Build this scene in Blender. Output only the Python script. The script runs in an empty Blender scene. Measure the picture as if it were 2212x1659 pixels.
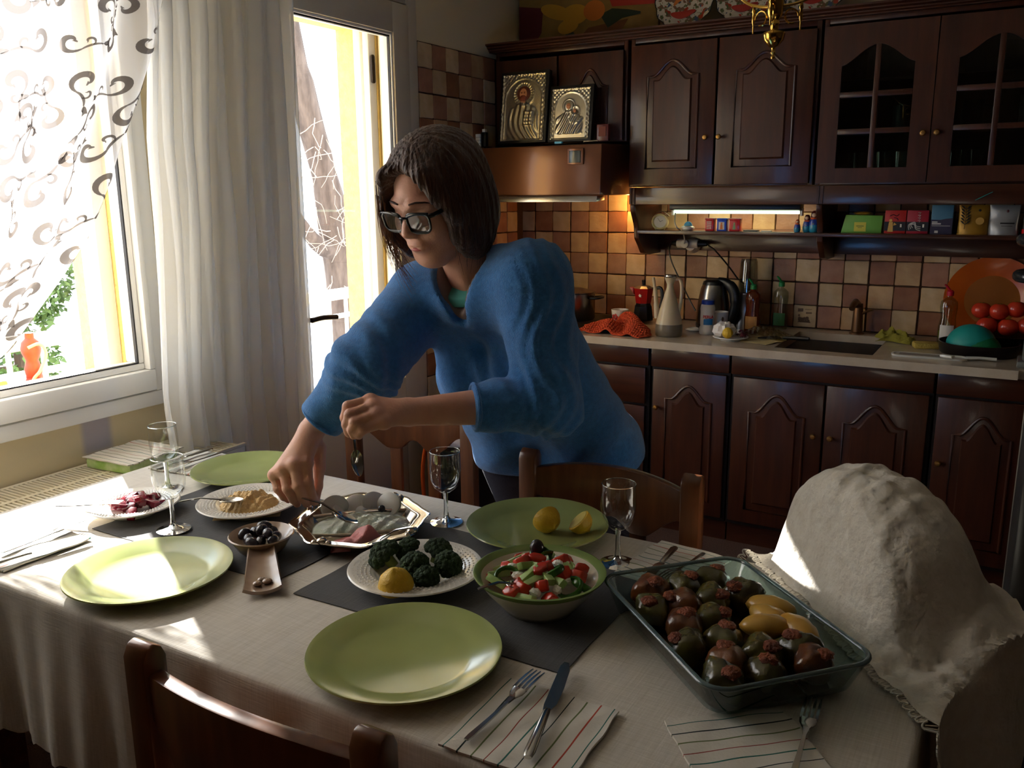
import bpy, bmesh, math, random
import numpy as np
from mathutils import Matrix, Vector
random.seed(7); rng = np.random.default_rng(11)
PI = math.pi
SC = bpy.context.scene
COL = SC.collection

# ---------------------------------------------------------------- camera
cam_d = bpy.data.cameras.new('camera'); cam = bpy.data.objects.new('camera', cam_d); COL.objects.link(cam)
cam_d.sensor_width = 36.0; cam_d.lens = 30.314; cam_d.clip_start = 0.02
CAM = Vector((0.0, 0.0, 1.44))
_r = Vector((0.86280385, 0.50546360, -0.00872203)); _u = Vector((-0.10220212, 0.19129923, 0.97619636)); _b = Vector((0.49510024, -0.84137456, 0.21671316))
cam.matrix_world = Matrix(((_r.x, _u.x, _b.x, CAM.x), (_r.y, _u.y, _b.y, CAM.y), (_r.z, _u.z, _b.z, CAM.z), (0, 0, 0, 1)))
SC.camera = cam
# ---------------------------------------------------------------- light: hazy bright sky, sun, exposure
W = bpy.data.worlds.new('sky'); SC.world = W; W.use_nodes = True
_bg = W.node_tree.nodes['Background']; _bg.inputs['Color'].default_value = (0.86, 0.93, 1.0, 1); _bg.inputs['Strength'].default_value = 5.0
sun_d = bpy.data.lights.new('sun', 'SUN'); sun = bpy.data.objects.new('sun', sun_d); COL.objects.link(sun)
sun_d.energy = 36.0; sun_d.angle = 0.01; sun_d.color = (1.0, 0.97, 0.92)
_sd = Vector((1.0, -0.55, -0.57)); sun.rotation_euler = _sd.to_track_quat('-Z', 'Y').to_euler()
for nm, loc, sy, sz in (('window_portal', (-2.56, 1.04, 1.62), 1.2, 1.42), ('door_portal', (-2.56, 2.58, 1.36), 0.66, 1.4)):
    pd_ = bpy.data.lights.new(nm, 'AREA'); po = bpy.data.objects.new(nm, pd_); COL.objects.link(po)
    pd_.shape = 'RECTANGLE'; pd_.size = sz; pd_.size_y = sy; pd_.cycles.is_portal = True
    po.location = loc; po.rotation_euler = (0, -PI/2, 0)
SC.view_settings.view_transform = 'Standard'; SC.view_settings.look = 'None'; SC.view_settings.gamma = 1.0
SC.view_settings.use_curve_mapping = False; SC.view_settings.exposure = 0.0
SC.cycles.use_denoising = True; SC.cycles.max_bounces = 9; SC.cycles.diffuse_bounces = 5; SC.cycles.glossy_bounces = 4
SC.cycles.transmission_bounces = 8; SC.cycles.transparent_max_bounces = 16; SC.cycles.caustics_reflective = False; SC.cycles.caustics_refractive = False
SC.cycles.sample_clamp_indirect = 6.0

# ---------------------------------------------------------------- helpers
def lin(c):
    return tuple((x/255.0/12.92 if x <= 10 else ((x/255.0+0.055)/1.055)**2.4) for x in c)
MATS = {}
def _mat(name):
    m = bpy.data.materials.new(name); m.use_nodes = True; MATS[name] = m
    nt = m.node_tree; return m, nt, nt.nodes['Principled BSDF']
def NN(nt, t, **kw):
    n = nt.nodes.new(t)
    for k, v in kw.items():
        if k in n.inputs: n.inputs[k].default_value = v
        else: setattr(n, k, v)
    return n
def mat(name, col, rough=0.5, metal=0.0, col2=None, scale=8.0, stretch=(1, 1, 1), bump=0.0, bscale=60.0, coat=0.0, sheen=0.0, trans=0.0, ior=1.45, alpha=1.0, emit=None, estr=0.0, sss=0.0, sharp=(0.35, 0.65), detail=3.0, spec=0.5, rand=0.0):
    """procedural principled material: base colour mottled with a second colour, fine bump"""
    if name in MATS: return MATS[name]
    m, nt, b = _mat(name)
    L = nt.links
    c1 = lin(col) + (1,)
    b.inputs['Base Color'].default_value = c1; b.inputs['Roughness'].default_value = rough; b.inputs['Metallic'].default_value = metal
    b.inputs['IOR'].default_value = ior; b.inputs['Coat Weight'].default_value = coat; b.inputs['Coat Roughness'].default_value = 0.12
    b.inputs['Transmission Weight'].default_value = trans; b.inputs['Alpha'].default_value = alpha; b.inputs['Specular IOR Level'].default_value = spec
    if sheen: b.inputs['Sheen Weight'].default_value = sheen
    if sss:
        b.inputs['Subsurface Weight'].default_value = sss; b.inputs['Subsurface Radius'].default_value = (0.02, 0.008, 0.004); b.inputs['Subsurface Scale'].default_value = 0.5
    if emit: b.inputs['Emission Color'].default_value = lin(emit) + (1,); b.inputs['Emission Strength'].default_value = estr
    tc = NN(nt, 'ShaderNodeTexCoord'); mp = NN(nt, 'ShaderNodeMapping'); mp.inputs['Scale'].default_value = stretch
    L.new(tc.outputs['Object'], mp.inputs['Vector'])
    out = None
    if col2 is not None:
        nz = NN(nt, 'ShaderNodeTexNoise', Scale=scale, Detail=detail, Roughness=0.6); L.new(mp.outputs[0], nz.inputs['Vector'])
        rp = NN(nt, 'ShaderNodeValToRGB'); rp.color_ramp.elements[0].position = sharp[0]; rp.color_ramp.elements[1].position = sharp[1]
        rp.color_ramp.elements[0].color = c1; rp.color_ramp.elements[1].color = lin(col2) + (1,)
        L.new(nz.outputs['Fac'], rp.inputs['Fac']); out = rp.outputs['Color']
    if rand:
        oi = NN(nt, 'ShaderNodeObjectInfo'); mr = NN(nt, 'ShaderNodeMapRange'); mr.inputs['To Min'].default_value = 1-rand; mr.inputs['To Max'].default_value = 1+rand
        L.new(oi.outputs['Random'], mr.inputs['Value']); hs = NN(nt, 'ShaderNodeHueSaturation'); hs.inputs['Color'].default_value = c1
        if out: L.new(out, hs.inputs['Color'])
        L.new(mr.outputs[0], hs.inputs['Value']); out = hs.outputs[0]
    if out: L.new(out, b.inputs['Base Color'])
    if bump:
        n2 = NN(nt, 'ShaderNodeTexNoise', Scale=bscale, Detail=4.0); L.new(mp.outputs[0], n2.inputs['Vector'])
        bp = NN(nt, 'ShaderNodeBump', Strength=bump, Distance=0.01); L.new(n2.outputs['Fac'], bp.inputs['Height']); L.new(bp.outputs[0], b.inputs['Normal'])
    return m
def sheer(name, col, op, tint=None):
    """thin cloth: lets most light straight through, the rest scatters in and through it"""
    m, nt, b = _mat(name); nt.nodes.remove(b); L = nt.links
    c = lin(col) + (1,)
    df = NN(nt, 'ShaderNodeBsdfDiffuse'); df.inputs['Color'].default_value = c
    tl = NN(nt, 'ShaderNodeBsdfTranslucent'); tl.inputs['Color'].default_value = c
    tr = NN(nt, 'ShaderNodeBsdfTransparent')
    mx = NN(nt, 'ShaderNodeMixShader'); mx.inputs[0].default_value = 0.5; L.new(df.outputs[0], mx.inputs[1]); L.new(tl.outputs[0], mx.inputs[2])
    # grazing weave closes up: more opaque where the cloth turns edge-on
    lw = NN(nt, 'ShaderNodeLayerWeight'); lw.inputs['Blend'].default_value = 0.35
    mr = NN(nt, 'ShaderNodeMapRange'); mr.inputs['To Min'].default_value = op; mr.inputs['To Max'].default_value = min(1.0, op + 0.45)
    L.new(lw.outputs['Facing'], mr.inputs['Value'])
    m2 = NN(nt, 'ShaderNodeMixShader'); L.new(mr.outputs[0], m2.inputs[0]); L.new(tr.outputs[0], m2.inputs[1]); L.new(mx.outputs[0], m2.inputs[2])
    L.new(m2.outputs[0], nt.nodes['Material Output'].inputs['Surface'])
    return m
def clear(name, tint=(255, 255, 255), refl=0.06, rough=0.0):
    """thin clear pane: straight-through plus a little mirror"""
    if name in MATS: return MATS[name]
    m, nt, b = _mat(name); nt.nodes.remove(b); L = nt.links
    tr = NN(nt, 'ShaderNodeBsdfTransparent'); tr.inputs[0].default_value = lin(tint) + (1,)
    gl = NN(nt, 'ShaderNodeBsdfGlossy'); gl.inputs['Roughness'].default_value = rough
    lw = NN(nt, 'ShaderNodeFresnel'); lw.inputs['IOR'].default_value = 1.5
    mr = NN(nt, 'ShaderNodeMath', operation='MULTIPLY_ADD'); mr.inputs[1].default_value = 1.0; mr.inputs[2].default_value = refl - 0.04; mr.use_clamp = True
    L.new(lw.outputs[0], mr.inputs[0])
    gm = NN(nt, 'ShaderNodeNewGeometry'); iv = NN(nt, 'ShaderNodeMath', operation='SUBTRACT'); iv.inputs[0].default_value = 1.0; L.new(gm.outputs['Backfacing'], iv.inputs[1])
    ml = NN(nt, 'ShaderNodeMath', operation='MULTIPLY'); L.new(mr.outputs[0], ml.inputs[0]); L.new(iv.outputs[0], ml.inputs[1])
    mx = NN(nt, 'ShaderNodeMixShader'); L.new(ml.outputs[0], mx.inputs[0]); L.new(tr.outputs[0], mx.inputs[1]); L.new(gl.outputs[0], mx.inputs[2])
    L.new(mx.outputs[0], nt.nodes['Material Output'].inputs['Surface'])
    return m

class MB:
    """collects simple solids; build() links them as ONE mesh object"""
    def __init__(s): s.v = []; s.f = []
    def add(s, vs, fs):
        o = len(s.v); s.v += [tuple(p) for p in vs]; s.f += [tuple(i+o for i in f) for f in fs]; return s
    def box(s, x0, x1, y0, y1, z0, z1):
        return s.add([(x0,y0,z0),(x1,y0,z0),(x1,y1,z0),(x0,y1,z0),(x0,y0,z1),(x1,y0,z1),(x1,y1,z1),(x0,y1,z1)],
                     [(0,3,2,1),(4,5,6,7),(0,1,5,4),(1,2,6,5),(2,3,7,6),(3,0,4,7)])
    def prism(s, pts, a0, a1, axis='z'):
        n = len(pts); vs = []
        for a in (a0, a1):
            for p, q in pts:
                vs.append((p, q, a) if axis == 'z' else (p, a, q) if axis == 'y' else (a, p, q))
        fs = [tuple(range(n-1, -1, -1)), tuple(range(n, 2*n))] + [(i, (i+1) % n, n+(i+1) % n, n+i) for i in range(n)]
        return s.add(vs, fs)
    def lathe(s, prof, n=32, c=(0, 0, 0), closed=False, sx=1.0, sy=1.0):
        """profile of (r, z) spun about z; r=0 ends are capped to a point"""
        vs = []; rings = []
        for r, z in prof:
            if r < 1e-6: rings.append([len(vs)]); vs.append((c[0], c[1], c[2]+z))
            else:
                rings.append(list(range(len(vs), len(vs)+n)))
                vs += [(c[0]+sx*r*math.cos(2*PI*i/n), c[1]+sy*r*math.sin(2*PI*i/n), c[2]+z) for i in range(n)]
        fs = []
        pr = list(zip(rings, rings[1:])) + ([(rings[-1], rings[0])] if closed else [])
        for a, b in pr:
            for i in range(n):
                j = (i+1) % n
                if len(a) == 1 and len(b) == 1: continue
                if len(a) == 1: fs.append((a[0], b[j], b[i]))
                elif len(b) == 1: fs.append((a[i], a[j], b[0]))
                else: fs.append((a[i], a[j], b[j], b[i]))
        return s.add(vs, fs)
    def tube(s, pts, r, n=10, cap=True, flat=1.0, closed=False):
        """tube along points; r is one radius or one per point; flat squashes it along its second axis"""
        pts = [Vector(p) for p in pts]; k = len(pts)
        rr = [r]*k if not hasattr(r, '__len__') else r
        vs = []; up = None
        for i in range(k):
            d = (pts[(i+1) % k]-pts[i-1]) if closed else (pts[min(i+1, k-1)]-pts[max(i-1, 0)])
            d.normalize()
            if up is None: up = Vector((0, 0, 1)) if abs(d.z) < 0.9 else Vector((1, 0, 0))
            a = d.cross(up)
            if a.length < 1e-5: a = d.cross(Vector((0, 1, 0)))
            a.normalize(); b = a.cross(d); b.normalize(); up = b
            for j in range(n):
                t = 2*PI*j/n
                vs.append(pts[i]+a*(rr[i]*math.cos(t))+b*(rr[i]*flat*math.sin(t)))
        fs = []
        for i in range(k if closed else k-1):
            for j in range(n):
                q = (i+1) % k
                fs.append((i*n+j, i*n+(j+1) % n, q*n+(j+1) % n, q*n+j))
        if cap and not closed: fs += [tuple(range(n-1, -1, -1)), tuple((k-1)*n+j for j in range(n))]
        return s.add(vs, fs)
    def grid(s, fn, nu, nv, thick=0.0):
        """surface fn(u, v) on 0..1 x 0..1; thick gives it a second skin and edges"""
        P = [[Vector(fn(i/nu, j/nv)) for j in range(nv+1)] for i in range(nu+1)]
        vs = [P[i][j] for i in range(nu+1) for j in range(nv+1)]; w = nv+1
        fs = [(i*w+j, (i+1)*w+j, (i+1)*w+j+1, i*w+j+1) for i in range(nu) for j in range(nv)]
        if thick:
            N = len(vs); vb = []
            for i in range(nu+1):
                for j in range(nv+1):
                    du = P[min(i+1, nu)][j]-P[max(i-1, 0)][j]; dv = P[i][min(j+1, nv)]-P[i][max(j-1, 0)]
                    n = du.cross(dv); n.normalize(); vb.append(P[i][j]-n*thick)
            vs = vs+vb; fs = fs+[tuple(N+q for q in reversed(f)) for f in fs]
            e = [i*w for i in range(nu+1)]+[nu*w+j for j in range(1, nv+1)]+[i*w+nv for i in range(nu-1, -1, -1)]+[j for j in range(nv-1, 0, -1)]
            for a, b in zip(e, e[1:]+e[:1]): fs.append((b, a, N+a, N+b))
        return s.add(vs, fs)
    def ball(s, c, r, nu=16, nv=10, sq=(1, 1, 1), fn=None, rot=None):
        vs = []; fs = []
        for j in range(nv+1):
            ph = PI*j/nv
            for i in range(nu):
                th = 2*PI*i/nu
                d = Vector((math.sin(ph)*math.cos(th)*sq[0], math.sin(ph)*math.sin(th)*sq[1], math.cos(ph)*sq[2]))*r
                if fn: d = d*fn(math.sin(ph)*math.cos(th), math.sin(ph)*math.sin(th), math.cos(ph))
                if rot: d = rot @ d
                vs.append(Vector(c)+d)
        for j in range(nv):
            for i in range(nu):
                a, b = j*nu+i, j*nu+(i+1) % nu
                if j == 0: fs.append((a, b+nu, a+nu)) if False else fs.append((a, a+nu, b+nu))
                elif j == nv-1: fs.append((a, a+nu, b))
                else: fs.append((a, a+nu, b+nu, b))
        return s.add(vs, fs)
    def xf(s, m):
        s.v = [tuple(m @ Vector(p)) for p in s.v]; return s
    def build(s, name, m, parent=None, bevel=0.0, smooth=40, local=False, sub=0, seg=2):
        me = bpy.data.meshes.new(name)
        vs = s.v
        if parent is not None and not local:
            iv = parent.matrix_basis.inverted()
            if parent.parent is not None: iv = iv @ parent.parent.matrix_basis.inverted()
            vs = [iv @ Vector(p) for p in vs]
        me.from_pydata([tuple(p) for p in vs], [], s.f); me.validate(); me.update()
        bm = bmesh.new(); bm.from_mesh(me); bmesh.ops.recalc_face_normals(bm, faces=bm.faces)
        if bevel:
            es = [e for e in bm.edges if len(e.link_faces) == 2 and e.calc_face_angle(0) > 0.6]
            bmesh.ops.bevel(bm, geom=es, offset=bevel, segments=seg, profile=0.5, affect='EDGES', clamp_overlap=True)
        bm.to_mesh(me); bm.free()
        if smooth:
            me.polygons.foreach_set('use_smooth', [True]*len(me.polygons))
            me.set_sharp_from_angle(angle=math.radians(smooth))
        me.materials.append(MATS[m] if isinstance(m, str) else m)
        o = bpy.data.objects.new(name, me); COL.objects.link(o)
        if parent is not None: o.parent = parent
        if sub:
            md = o.modifiers.new('sub', 'SUBSURF'); md.levels = sub; md.render_levels = sub
        return o

def thing(name, label, cat, loc=(0, 0, 0), rz=0.0, group=None):
    o = bpy.data.objects.new(name, None); COL.objects.link(o); o.empty_display_size = 0.05
    o.matrix_basis = Matrix.Translation(loc) @ Matrix.Rotation(rz, 4, 'Z')
    o['label'] = label; o['category'] = cat
    if group: o['group'] = group
    return o
def tag(o, label, cat, group=None):
    o['label'] = label; o['category'] = cat
    if group: o['group'] = group
    return o
def struct(o): o['kind'] = 'structure'; return o
def dup(root, loc, rz=0.0, label=None):
    def cp(o, par):
        c = o.copy(); COL.objects.link(c); c.parent = par
        for ch in [k for k in o.children]: cp(ch, c)
        return c
    r = cp(root, None); r.matrix_basis = Matrix.Translation(loc) @ Matrix.Rotation(rz, 4, 'Z')
    if label: r['label'] = label
    return r
def B(x0, x1, y0, y1, z0, z1): return MB().box(x0, x1, y0, y1, z0, z1)
def spl(pts, n=8):
    """Catmull-Rom through the points"""
    P = [Vector(p) for p in pts]; out = []
    for i in range(len(P)-1):
        a, b, c, d = P[max(i-1, 0)], P[i], P[i+1], P[min(i+2, len(P)-1)]
        for k in range(n):
            t = k/n
            out.append(0.5*((2*b)+(c-a)*t+(2*a-5*b+4*c-d)*t*t+(3*b-a-3*c+d)*t**3))
    return out+[P[-1]]
def vn(x, y, z, seed=0):
    """cheap smooth pseudo-noise in -1..1"""
    return (math.sin(1.7*x+2.3*y+0.7*z+seed)+math.sin(-2.1*x+1.3*y+2.9*z+1.7*seed+1)+math.sin(2.9*x-1.9*y+1.1*z+2.3*seed+2))/3

# numpy signed-distance modelling, meshed with surface nets
def sd_cone(P, a, b, ra, rb):
    a = np.asarray(a, float); b = np.asarray(b, float); ab = b-a; L2 = ab@ab
    t = np.clip(((P-a)@ab)/max(L2, 1e-12), 0, 1); q = P-a-t[..., None]*ab
    return np.sqrt((q*q).sum(-1))-(ra+(rb-ra)*t)
def sd_ell(P, c, r, Rm=None):
    q = P-np.asarray(c, float)
    if Rm is not None: q = q@np.asarray(Rm, float)
    r = np.asarray(r, float); k0 = np.sqrt(((q/r)**2).sum(-1)); k1 = np.sqrt(((q/(r*r))**2).sum(-1))
    return k0*(k0-1)/np.maximum(k1, 1e-9)
def smin(a, b, k):
    h = np.clip(0.5+0.5*(b-a)/k, 0, 1); return b+(a-b)*h-k*h*(1-h)
def smax(a, b, k): return -smin(-a, -b, k)
def nets(fn, lo, hi, h):
    """surface nets of fn(P)=0 inside the box lo..hi with cell h -> verts, quads"""
    lo = np.asarray(lo, float); n = np.maximum(2, np.ceil((np.asarray(hi)-lo)/h).astype(int)+1)
    ax = [lo[i]+h*np.arange(n[i]) for i in range(3)]
    P = np.stack(np.meshgrid(*ax, indexing='ij'), -1).astype(np.float32); F = fn(P)
    S = F < 0; nx, ny, nz = n-1
    acc = np.zeros((nx, ny, nz, 3)); cnt = np.zeros((nx, ny, nz))
    for axis in range(3):
        sl = [slice(None)]*3; sh = [slice(None)]*3; sl[axis] = slice(0, -1); sh[axis] = slice(1, None)
        A, Bv = F[tuple(sl)], F[tuple(sh)]; cr = (A < 0) != (Bv < 0)
        t = np.where(cr, A/np.where(cr, A-Bv, 1), 0)
        o1, o2 = [k for k in range(3) if k != axis]
        for d1 in (0, 1):
            for d2 in (0, 1):
                ss = [slice(None)]*3; ss[o1] = slice(d1, d1+n[o1]-1); ss[o2] = slice(d2, d2+n[o2]-1); ss = tuple(ss)
                c = cr[ss]; cnt += c
                acc[..., axis] += np.where(c, t[ss], 0)
                if d1: acc[..., o1] += c
                if d2: acc[..., o2] += c
    act = cnt > 0; idx = -np.ones(act.shape, int); idx[act] = np.arange(act.sum())
    ii = np.argwhere(act); V = lo+h*(ii+acc[act]/cnt[act][:, None])
    Q = []
    for axis in range(3):
        sl = [slice(None)]*3; sh = [slice(None)]*3; sl[axis] = slice(0, -1); sh[axis] = slice(1, None)
        A, Bv = S[tuple(sl)], S[tuple(sh)]; e = np.argwhere(A != Bv); o1, o2 = [(1, 2), (2, 0), (0, 1)][axis]
        ok = (e[:, o1] > 0) & (e[:, o2] > 0) & (e[:, o1] < n[o1]-1) & (e[:, o2] < n[o2]-1); e = e[ok]
        if not len(e): continue
        d1 = np.zeros(3, int); d1[o1] = 1; d2 = np.zeros(3, int); d2[o2] = 1
        q = np.stack([idx[tuple((e-d1-d2).T)], idx[tuple((e-d2).T)], idx[tuple(e.T)], idx[tuple((e-d1).T)]], 1)
        fl = ~A[tuple(e.T)]; q[fl] = q[fl][:, ::-1]; Q.append(q)
    return V, np.concatenate(Q)
def sdf(mb, fn, lo, hi, h):
    V, Q = nets(fn, lo, hi, h); o = len(mb.v)
    mb.v += [tuple(p) for p in V.tolist()]; mb.f += [tuple(q) for q in (Q+o).tolist()]; return mb
# ================================================================ materials of the room
mat('plaster', (196, 180, 152), 0.9, col2=(186, 170, 142), scale=3, bump=0.08, bscale=120)
mat('ceiling_paint', (206, 200, 188), 0.9); mat('wall_brown', (120, 104, 84), 0.9)
mat('carpet', (82, 58, 48), 0.95, col2=(106, 76, 64), scale=160, bump=0.6, bscale=300)
mat('stucco', (246, 216, 138), 0.9, col2=(238, 206, 124), scale=30, bump=0.5, bscale=150)
mat('white_pvc', (246, 244, 238), 0.35)
mat('door_cream', (206, 194, 170), 0.45)
mat('gasket', (40, 36, 36), 0.6)
mat('grout', (70, 46, 32), 0.95, bump=0.3, bscale=200)
TL = [mat('tile_sand', (206, 170, 124), 0.42, col2=(188, 148, 104), scale=14, bump=0.15, bscale=90, rand=0.12),
      mat('tile_pale', (214, 186, 144), 0.42, col2=(196, 164, 120), scale=14, bump=0.15, bscale=90, rand=0.12),
      mat('tile_clay', (158, 106, 72), 0.42, col2=(140, 90, 60), scale=14, bump=0.15, bscale=90, rand=0.14),
      mat('tile_rose', (170, 124, 96), 0.42, col2=(154, 106, 80), scale=14, bump=0.15, bscale=90, rand=0.14)]
clear('pane_glass', refl=0.05)
mat('cab_wood', (74, 36, 20), 0.36, col2=(58, 27, 15), scale=5, stretch=(6, 6, 0.6), coat=0.15, bump=0.05, bscale=40)
mat('cab_wood_flat', (74, 36, 20), 0.32, col2=(56, 26, 14), scale=5, stretch=(0.6, 6, 6), coat=0.35)
mat('cab_dark', (26, 15, 10), 0.6)
mat('brass_knob', (176, 132, 72), 0.3, 0.9)
mat('marble', (205, 190, 168), 0.2, col2=(176, 156, 134), scale=7, detail=8, sharp=(0.3, 0.75), coat=0.2)
mat('marble_edge', (205, 190, 168), 0.35, col2=(168, 146, 124), scale=12, detail=8)

# ================================================================ shell
struct(B(-2.25, 3.4, -3.4, 3.95, -0.1, 0.0).build('floor', 'carpet', smooth=0))
struct(B(-2.55, 3.5, -3.5, 4.1, 2.62, 2.72).build('ceiling', 'ceiling_paint', smooth=0))
wb = struct(B(-2.35, 3.5, 3.95, 4.08, -0.1, 2.62).build('wall_back', 'plaster', smooth=0))
struct(B(3.4, 3.5, -3.4, 3.95, -0.1, 2.62).build('wall_right', 'wall_brown', smooth=0))
struct(B(-2.55, 3.5, -3.5, -3.4, -0.1, 2.62).build('wall_front', 'wall_brown', smooth=0))
def wall_plaster():
    """cream paint with the grey-lilac patch of filler above the radiator"""
    m, nt, b = _mat('plaster_patched'); L = nt.links; b.inputs['Roughness'].default_value = 0.9
    tc = NN(nt, 'ShaderNodeTexCoord'); mp = NN(nt, 'ShaderNodeMapping'); L.new(tc.outputs['Object'], mp.inputs[0])
    mp.inputs['Location'].default_value = (0, -1.46, -0.775)
    sx = NN(nt, 'ShaderNodeSeparateXYZ'); L.new(mp.outputs[0], sx.inputs[0])
    def ax(o, w):
        a = NN(nt, 'ShaderNodeMath', operation='ABSOLUTE'); L.new(o, a.inputs[0])
        r = NN(nt, 'ShaderNodeMapRange', interpolation_type='SMOOTHSTEP'); r.inputs['From Min'].default_value = w+0.012; r.inputs['From Max'].default_value = w-0.012; L.new(a.outputs[0], r.inputs[0]); return r.outputs[0]
    mu = NN(nt, 'ShaderNodeMath', operation='MULTIPLY'); L.new(ax(sx.outputs['Y'], 0.045), mu.inputs[0]); L.new(ax(sx.outputs['Z'], 0.06), mu.inputs[1])
    nz = NN(nt, 'ShaderNodeTexNoise', Scale=3.0); L.new(tc.outputs['Object'], nz.inputs['Vector'])
    c1 = NN(nt, 'ShaderNodeMixRGB'); c1.inputs[1].default_value = lin((232, 216, 176))+(1,); c1.inputs[2].default_value = lin((222, 204, 164))+(1,); L.new(nz.outputs['Fac'], c1.inputs[0])
    c2 = NN(nt, 'ShaderNodeMixRGB'); c2.inputs[2].default_value = lin((186, 176, 178))+(1,); L.new(mu.outputs[0], c2.inputs[0]); L.new(c1.outputs[0], c2.inputs[1]); L.new(c2.outputs[0], b.inputs['Base Color'])
wall_plaster()
def wall_with_holes(x0, x1, wy, wz, dy, dz, ymax):
    m = MB()
    m.box(x0, x1, -3.4, wy[0], 0, 2.62); m.box(x0, x1, wy[0], wy[1], 0, wz[0]); m.box(x0, x1, wy[0], wy[1], wz[1], 2.62)
    m.box(x0, x1, wy[1], dy[0], 0, 2.62); m.box(x0, x1, dy[0], dy[1], dz, 2.62); m.box(x0, x1, dy[1], ymax, 0, 2.62)
    return m
wl = struct(wall_with_holes(-2.33, -2.25, (0.40, 1.70), (0.818, 2.40), (2.16, 3.055), 2.26, 3.95).build('wall_left', 'plaster_patched', smooth=0))
struct(wall_with_holes(-2.54, -2.33, (0.45, 1.635), (0.90, 2.34), (2.22, 2.905), 2.10, 4.1).build('wall_outer', 'stucco', smooth=0))

# window: frame, sash, gasket, pane
w1 = bpy.data.objects.new('window_1', None); COL.objects.link(w1); struct(w1); w1.location = (-2.25, 0.86, 0.82); w1.matrix_basis = Matrix.Translation((-2.25, 0.86, 0.82))
m = MB(); m.box(-2.32, -2.225, 0.40, 1.70, 0.818, 0.862); m.box(-2.32, -2.225, 1.655, 1.70, 0.862, 2.40); m.box(-2.32, -2.225, 0.40, 0.445, 0.862, 2.40); m.box(-2.32, -2.225, 0.445, 1.655, 2.355, 2.40)
m.build('window_frame', 'white_pvc', w1, bevel=0.004)
m = MB(); m.box(-2.31, -2.212, 0.45, 1.65, 0.868, 0.932); m.box(-2.31, -2.212, 1.63, 1.65, 0.932, 2.35); m.box(-2.31, -2.212, 0.45, 0.49, 0.932, 2.35); m.box(-2.31, -2.212, 0.49, 1.63, 2.30, 2.35)
m.build('sash', 'white_pvc', w1, bevel=0.005)
m = MB(); m.box(-2.30, -2.235, 0.49, 1.63, 0.932, 0.952); m.box(-2.30, -2.235, 1.612, 1.63, 0.952, 2.30)
m.build('glazing_bead', 'white_pvc', w1, bevel=0.006)
m = MB(); m.box(-2.250, -2.238, 0.49, 1.612, 0.952, 0.9555); m.box(-2.250, -2.238, 1.6085, 1.612, 0.956, 2.30)
m.build('gasket', 'gasket', w1)
B(-2.285, -2.279, 0.49, 1.610, 0.953, 2.30).build('pane', 'pane_glass', w1, smooth=0)
m = MB(); m.box(-2.44, -2.40, 1.600, 1.635, 0.90, 2.34); m.box(-2.38, -2.345, 1.590, 1.635, 0.90, 2.34)
m.build('shutter_rail', 'white_pvc', w1, bevel=0.004)

# balcony door
d1 = bpy.data.objects.new('door_1', None); COL.objects.link(d1); struct(d1); d1.matrix_basis = Matrix.Translation((-2.25, 2.6, 0.0))
m = MB(); m.box(-2.32, -2.235, 2.99, 3.055, 0, 2.26); m.box(-2.32, -2.235, 2.16, 2.22, 0, 2.26); m.box(-2.32, -2.235, 2.22, 2.99, 2.18, 2.26)
m.build('door_frame', 'door_cream', d1, bevel=0.005)
m = MB(); m.box(-2.305, -2.225, 2.885, 2.985, 0.02, 2.175); m.box(-2.305, -2.225, 2.225, 2.315, 0.02, 2.175); m.box(-2.305, -2.225, 2.315, 2.885, 2.06, 2.175); m.box(-2.305, -2.225, 2.315, 2.885, 0.02, 0.672)
m.build('door_leaf', 'door_cream', d1, bevel=0.004)
m = MB(); m.box(-2.29, -2.232, 2.875, 2.885, 0.672, 2.06); m.box(-2.29, -2.232, 2.315, 2.885, 2.05, 2.06)
m.build('glazing_bead', 'white_pvc', d1, bevel=0.003)
m = MB(); m.box(-2.250, -2.238, 2.872, 2.875, 0.68, 2.05); m.box(-2.250, -2.238, 2.315, 2.875, 2.044, 2.05); m.box(-2.250, -2.238, 2.312, 2.316, 0.68, 2.05)
m.build('gasket', 'gasket', d1)
B(-2.27, -2.264, 2.315, 2.875, 0.672, 2.052).build('pane', 'pane_glass', d1, smooth=0)
mat('handle_dark', (58, 48, 42), 0.4, 0.6)
hd = MB().tube([(-2.225, 2.275, 1.0), (-2.165, 2.275, 1.0)], 0.009, 10).tube(spl([(-2.165, 2.272, 1.0), (-2.163, 2.33, 1.003), (-2.165, 2.405, 0.996)], 5), 0.010, 10, flat=1.0)
hd.box(-2.228, -2.222, 2.26, 2.29, 0.92, 1.08); hd.build('handle', 'handle_dark', d1, bevel=0.001)
m = MB(); m.box(-2.42, -2.385, 2.868, 2.905, 0, 2.10); m.box(-2.365, -2.335, 2.860, 2.905, 0, 2.10); m.build('shutter_rail', 'white_pvc', d1, bevel=0.004)
m = MB().prism([(2.878+0.010*math.cos(a), 1.93+(0.045 if math.sin(a) > 0 else -0.045)+0.010*math.sin(a)) for a in [k*PI/8 for k in range(16)]], -2.332, -2.326, 'x')
m.build('strap_plate', 'handle_dark', d1)

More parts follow.
